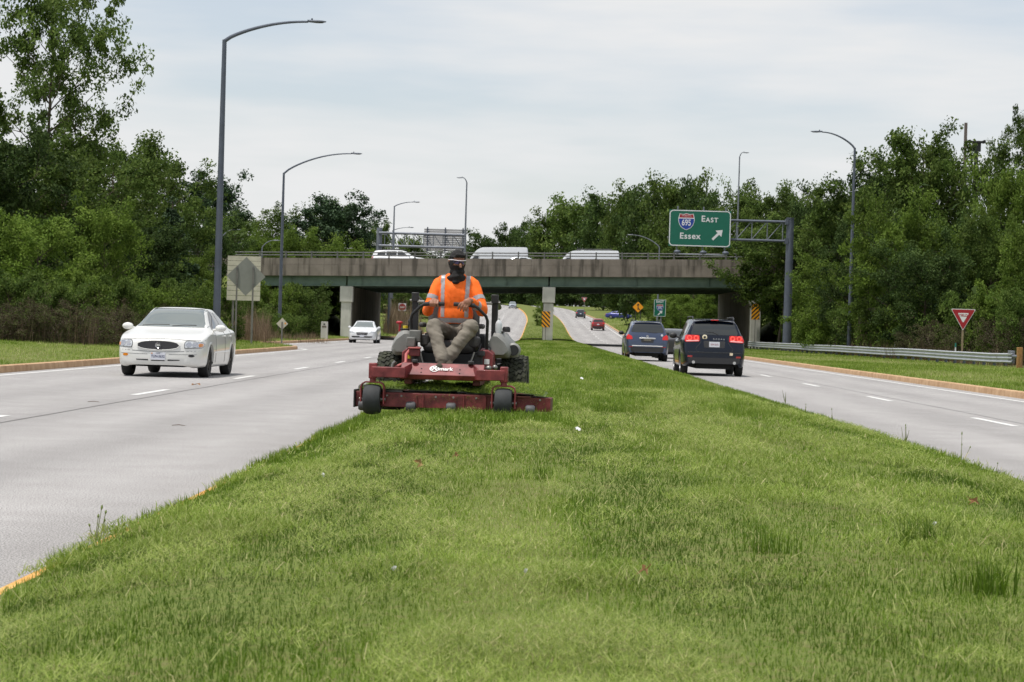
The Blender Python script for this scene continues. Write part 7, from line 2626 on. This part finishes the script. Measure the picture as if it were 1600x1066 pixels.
# merge warning and route sign past the overpass
MYY = 250.0
x, g, z = at(997, 480, MYY)
k = MYY / FPX
o = empty('merge_sign', (x, MYY, g), 0, 'orange-yellow diamond merge sign beyond the overpass', 'road sign')
d = 18.5 * k / 2
sheet('panel', round_poly([(0, -d), (d, 0), (0, d), (-d, 0)], 0.1), sblack, o, 0, 0.008, (0, z - g))
d *= 0.93
sheet('field', round_poly([(0, -d), (d, 0), (0, d), (-d, 0)], 0.1), syel, o, -0.009, 0.003, (0, z - g))
zc = z - g
MB().box((0, -0.016, zc - 0.05), (0.10, 0.005, 0.56)).build('symbol', sblack, o)
MB().add([(-0.17, -0.016, zc + 0.20), (0.17, -0.016, zc + 0.20), (0, -0.016, zc + 0.46)], [(0, 1, 2)]).build('symbol', sblack, o)
MB().box((0.11, -0.017, zc - 0.22), (0.09, 0.005, 0.36), Matrix.Rotation(-0.75, 3, 'Y')).build('symbol', sblack, o)
post(o, -0.30, 0.05, zc + 0.2, blackpl)
post(o, 0.30, 0.05, zc + 0.2, blackpl)
RY = 225.0
x, g, z = at(1031, 481.5, RY)
k = RY / FPX
o = empty('route_sign', (x, RY, g), 0, 'small green East 695 route sign beyond the overpass', 'road sign')
w_, h_ = 18.5 * k, 26.5 * k
MB().box((0, 0, z - g), (w_, 0.02, h_)).build('panel', sgreen, o, smooth=0)
border('border', w_ - 0.02, h_ - 0.02, 0.08, 0.035, swhite, o, -0.013, (0, z - g))
text('lettering', 'EAST', 0.36, (0, -0.014, z - g + h_ * 0.37), swhite, o, depth=0.002, bold=0.006)
shield(o, 0, z - g + 0.04, 0.70, -0.012)
arrow(o, 0, z - g - h_ * 0.31, 0.56, -0.012)
post(o, 0.15, 0.06, z - g + 0.9, galv, 0.1)

# small delineators by the guardrail
for px, py, yy, m, lab in ((1493, 546, 107, mat('teal_cap', srgb(40, 120, 110), 0.6), 'teal-topped delineator stake behind the guardrail'), (1398, 548, 123, swhite, 'short white delineator stake behind the guardrail')):
    x, g, z = at(px, py, yy)
    o = empty('delineator', (x, yy, g), 0, lab, 'marker post')
    MB().tube([(0, 0, -0.05), (0, 0, 0.95)], 0.035, 10).build('stake', swhite, o)
    MB().tube([(0, 0, 0.80), (0, 0, 1.0)], 0.042, 10).build('cap', m, o)

# guardrail
GX = lambda Y: 20.4 - 3.2 * (Y - 92) / 85
gr = empty('guardrail', (GX(92), 92, 0), 0, 'long galvanised guardrail along the verge with wooden end post', 'guardrail')
prof = [(0.0, 0.20), (-0.04, 0.215), (-0.085, 0.24), (-0.085, 0.27), (-0.03, 0.32), (-0.03, 0.345), (-0.085, 0.395), (-0.085, 0.425), (-0.03, 0.475), (-0.03, 0.50), (-0.085, 0.55), (-0.085, 0.58), (-0.04, 0.605), (0.0, 0.62)]
gz_ = lambda Y: gz(GX(Y), Y)
Yg = np.arange(92, 176.1, 3.81)
for i in range(len(Yg) - 1):
    V, F = [], []
    for Y in (Yg[i] + 0.004, Yg[i + 1] + 0.02):
        V += [(GX(Y) + a - GX(92), Y - 92, gz_(Y) + b) for a, b in prof]
    n = len(prof)
    F = [(j, j + 1, n + j + 1, n + j) for j in range(n - 1)]
    mb = MB()
    mb.add(V, F)
    mb.build('rail', mat('bright_galvanised', srgb(176, 180, 184), 0.45, metal=0.25, var=0.1, scale=2), gr, smooth=60)
pm_ = MB().box((0, 0, 0), (0.12, 0.16, 1.0)).mesh('post', 0)
pm_.materials.append(galv_dk)
bm_ = MB().box((0, 0, 0), (0.10, 0.15, 0.3)).mesh('block', 0)
bm_.materials.append(wood)
Y = 93.9
while Y < 176:
    p = link('post', pm_, gr)
    p.location = (GX(Y) - GX(92) + 0.15, Y - 92, gz_(Y) + 0.10)
    q = link('block', bm_, gr)
    q.location = (GX(Y) - GX(92) + 0.04, Y - 92, gz_(Y) + 0.42)
    Y += 1.905
MB().box((0.06, -0.9, gz_(92) + 0.36), (0.22, 0.22, 1.05)).build('end_post', mat('creosote_post', srgb(150, 112, 66), 0.9, var=0.2, scale=8), gr, bevel=0.02)
MB().box((0.02, 0.5, gz_(92) + 0.45), (0.18, 0.6, 0.56)).build('end_shoe', galv, gr, bevel=0.02)
MB().tube([(0.0, -0.9, gz_(92) + 0.50), (0.0, 0.4, gz_(92) + 0.48)], 0.07, 10).build('end_tube', galv, gr)

# mast and platform above the wood
TY = 190.0
x, g, z = at(1506, 300, TY)
o = empty('mast', (x, TY, g), 0, 'dark square mast poking above the trees', 'mast')
MB().box((0, 0, (W(1508, 192, TY).z - g) / 2), (0.24, 0.24, W(1508, 192, TY).z - g)).build('shaft', mat('mast_brown', srgb(104, 94, 88), 0.7), o)
x, g, z = at(1526, 222, TY)
o = empty('sign_platform', (x, TY, g), 0, 'dark platform frame just above the treetops beside the mast', 'platform')
MB().box((0, 0, z - g), (1.25, 0.8, 0.14)).box((0, 0, z - g - 0.45), (0.7, 0.5, 0.8)).build('deck', mblack2, o)
for sg in (-1, 1):
    MB().box((sg * 0.66, 0, z - g + 0.03), (0.14, 0.8, 0.26)).build('end_box', mblack2, o)
MB().box((0, 0, (z - g) / 2 - 0.3), (0.3, 0.3, z - g - 0.6)).build('column', mblack2, o)

# ================================================================== small things lying about
leafbr = mat('dead_leaf', srgb(142, 104, 66), 0.8, var=0.25, scale=20)
paper = mat('paper', (0.72, 0.72, 0.74), 0.8)


def median_pt(px, py):
    """where the sight line through (px, py) meets the median"""
    for i in range(4000):
        Y = 4 + i * 0.01
        p = W(px, py, Y)
        if p.z <= float(med_z(p.x, Y)) + 0.05:
            return p
    return p


def dead_leaf(px, py, s, label, rz):
    p = median_pt(px, py)
    n, out = 5, []
    for k in range(2 * n):
        a = 2 * PI * k / (2 * n)
        r = s * (1.0 if k % 2 == 0 else 0.45) * (1.25 if k == 0 else 1)
        out.append((r * math.cos(a), r * 0.7 * math.sin(a)))
    V = [(0, 0, 0.012)]
    for a, b in out:
        V.append((a, b, 0.02 * math.cos(3 * a / s) + 0.012 * (abs(b) / s)))
    mb = MB()
    mb.add(V, [(0, 1 + k, 1 + (k + 1) % len(out)) for k in range(len(out))])
    mb.tube([(-s * 0.4, 0, 0.012), (-s * 1.3, 0.01, 0.02)], 0.002, 5)
    o = mb.build('fallen_leaf', leafbr, smooth=0)
    o.location = p
    o.rotation_euler = (0.9, 0.2, rz)
    tag(o, label, 'leaf')


dead_leaf(656, 726, 0.065, 'brown curled leaf on the grass in front of the mower', 1.2)
dead_leaf(1522, 785, 0.035, 'tan dead leaf on the grass towards the photo edge', 0.2)
dead_leaf(711, 712, 0.025, 'small dark leaf bit just behind the curled brown leaf', 2.0)
dead_leaf(1005, 893, 0.022, 'faint brown leaf lying in the near grass', 2.4)


def scrap(px, py, w, h, label, rz):
    p = median_pt(px, py)
    mb = MB()
    V, F = [], []
    for j in range(4):
        for i in range(4):
            V.append(((i / 3 - 0.5) * w, (j / 3 - 0.5) * h, 0.01 * math.sin(i * 2.1 + j * 1.7)))
    F = [(j * 4 + i, j * 4 + i + 1, (j + 1) * 4 + i + 1, (j + 1) * 4 + i) for j in range(3) for i in range(3)]
    mb.add(V, F)
    o = mb.build('paper_scrap', paper, smooth=60)
    o.location = p
    o.rotation_euler = (0.7, 0.1, rz)
    tag(o, label, 'litter')


scrap(903, 670, 0.04, 0.032, 'white paper scrap on the grass ahead of the mower\'s chute side', 0.3)
scrap(615, 888, 0.013, 0.008, 'tiny white paper scrap in the near grass below the curled leaf', 0.8)
scrap(821, 892, 0.010, 0.008, 'tiny white speck of litter in the near middle grass', 0.2)
scrap(1460, 818, 0.012, 0.009, 'tiny white scrap beside the tall tuft near the photo edge', 0.5)
scrap(505, 742, 0.008, 0.025, 'thin white sliver of litter near the mower-side kerb', 0.5)
scrap(909, 591, 0.05, 0.04, 'small pale scrap on the grass beside the mower', 0.1)

def road_litter(px, py, s, m, label, name, rz):
    d_ = M @ Vector((px - 800, 533 - py, -FPX))
    p = Vector((0, 0, CAMH)) + d_ * ((0.012 - CAMH) / d_.z)
    mb = MB()
    mb.add([(-s, -s * 0.3, 0.0), (0, -s * 0.45, 0.03), (s, -s * 0.1, 0.0), (s * 0.9, s * 0.4, 0.04), (0, s * 0.35, 0.01), (-s * 0.8, s * 0.3, 0.035)], [(0, 1, 4, 5), (1, 2, 3, 4)])
    o = mb.build(name, m, smooth=0)
    o.location = p
    o.rotation_euler = (0, 0, rz)
    tag(o, label, 'leaf' if name == 'fallen_leaf' else 'twig')


road_litter(306, 602, 0.085, leafbr, 'brown leaf lying on the road in front of the white sedan', 'fallen_leaf', 0.3)
twig_m = mat('twig_wood', srgb(96, 80, 70), 0.9)
for px, py, L_, lab in ((279, 665, 0.15, 'thin twig on the road below the lane dashes'), (146, 628, 0.16, 'thin twig on the road ahead of the white sedan')):
    d_ = M @ Vector((px - 800, 533 - py, -FPX))
    p = Vector((0, 0, CAMH)) + d_ * ((0.012 - CAMH) / d_.z)
    o = MB().tube([(-L_ / 2, 0, 0.0), (0, 0.02, 0.008), (L_ / 2, 0.0, 0.0)], [0.004, 0.005, 0.003], 6).build('twig', twig_m)
    o.location = p
    tag(o, lab, 'twig')

# weeds left standing at the kerbs
def weed(px, py, hpx, label, seed, n=5, seedhead=True, spread=0.25):
    p = median_pt(px, py)
    lim = MED_R - 0.16 if p.x > MED_R - 0.16 else (MED_L + 0.16 if p.x < MED_L + 0.16 else None)
    if lim is not None:                              # it grows at the rim of the turf
        q_ = W(px, py, 10.0)
        Y = 10.0 * lim / q_.x
        p = Vector((lim, Y, float(med_z(lim, Y)) + 0.03))
    rs = random.Random(seed)
    Y = p.y
    h = hpx * Y / FPX
    o = empty('grass_stalk', p - Vector((0, 0, 0.04)), 0, label, 'weed')
    st_ = MB()
    lf = MB()
    for k in range(n):
        a = rs.uniform(0, 6.28)
        hh = h * (1 if k == 0 else rs.uniform(0.35, 0.9))
        lean_ = rs.uniform(0.1, 1.0) * spread * hh
        e = Vector((math.cos(a) * lean_, math.sin(a) * lean_, hh))
        b = Vector((rs.uniform(-.02, .02), rs.uniform(-.02, .02), 0))
        mid = b.lerp(e, 0.55) + Vector((0, 0, 0.06 * hh))
        st_.tube([b, mid, e], [0.0028, 0.0022, 0.0014], 5)
        if seedhead and k < 3:
            lf.tube([mid.lerp(e, 0.7), mid.lerp(e, 0.85), e], [0.002, 0.006, 0.0015], 6)
        else:
            q = b.lerp(e, 0.4)
            sd = Vector((math.sin(a), -math.cos(a), 0)) * 0.005
            lf.add([q - sd, q + sd, e + Vector((0, 0, -0.02))], [(0, 1, 2)])
    st_.build('stem', mat('stalk_green', (0.17, 0.19, 0.07), 0.8), o)
    lf.build('leaf_blade', mat('stalk_leaf', (0.15, 0.20, 0.05), 0.8), o)


weed(146, 832, 72, 'tall thin bent weed stalk at the yellow kerb', 1, 3)
weed(163, 822, 56, 'upright seed stalk at the yellow kerb', 2, 2, True, 0.05)
weed(1415, 685, 36, 'clump of dark seed stalks at the edge by the departing lanes', 3, 9)
weed(1503, 700, 52, 'single tall leaning stalk at the edge towards the photo side', 4, 3, True, 0.6)
weed(1228, 615, 30, 'wiry stalk at the edge below the navy SUV', 5, 4, False, 0.4)
weed(1258, 625, 18, 'short wiry stalk beside the wiry one below the navy SUV', 6, 3)
weed(1300, 650, 24, 'thin pair of stalks at the median edge mid-way', 7, 4)
weed(1560, 712, 22, 'low stalk clump at the median edge near the photo side', 8, 5)


def tuft(px, py, n, h0, h1, sp, sh, label):
    p = median_pt(px, py)
    x, y = rng.normal(0, sp, n), rng.normal(0, sp * 0.8, n)
    me = blades('grass_tuft', x, y, np.full(n, -0.05), rng.uniform(h0, h1, n), rng.uniform(0.003, 0.0055, n), rng.uniform(0, 2 * PI, n), np.abs(rng.normal(0.3, 0.25, n)), rng.normal(sh, 0.12, n), True, MATS['grass'])
    o = link('grass_tuft', me)
    o.location = p
    tag(o, label, 'grass tuft', kind='stuff')


tuft(1440, 838, 170, 0.06, 0.17, 0.07, 0.12, 'tall dark tuft of uncut blades in the near grass')
tuft(1545, 905, 150, 0.06, 0.16, 0.07, 0.15, 'coarse uncut tuft nearest the photo corner')
tuft(1210, 845, 90, 0.05, 0.15, 0.06, 0.15, 'sparse uncut tuft midway along the near grass')
tuft(840, 735, 60, 0.05, 0.12, 0.05, 0.1, 'small dark tuft in front of the mower, towards the median middle')
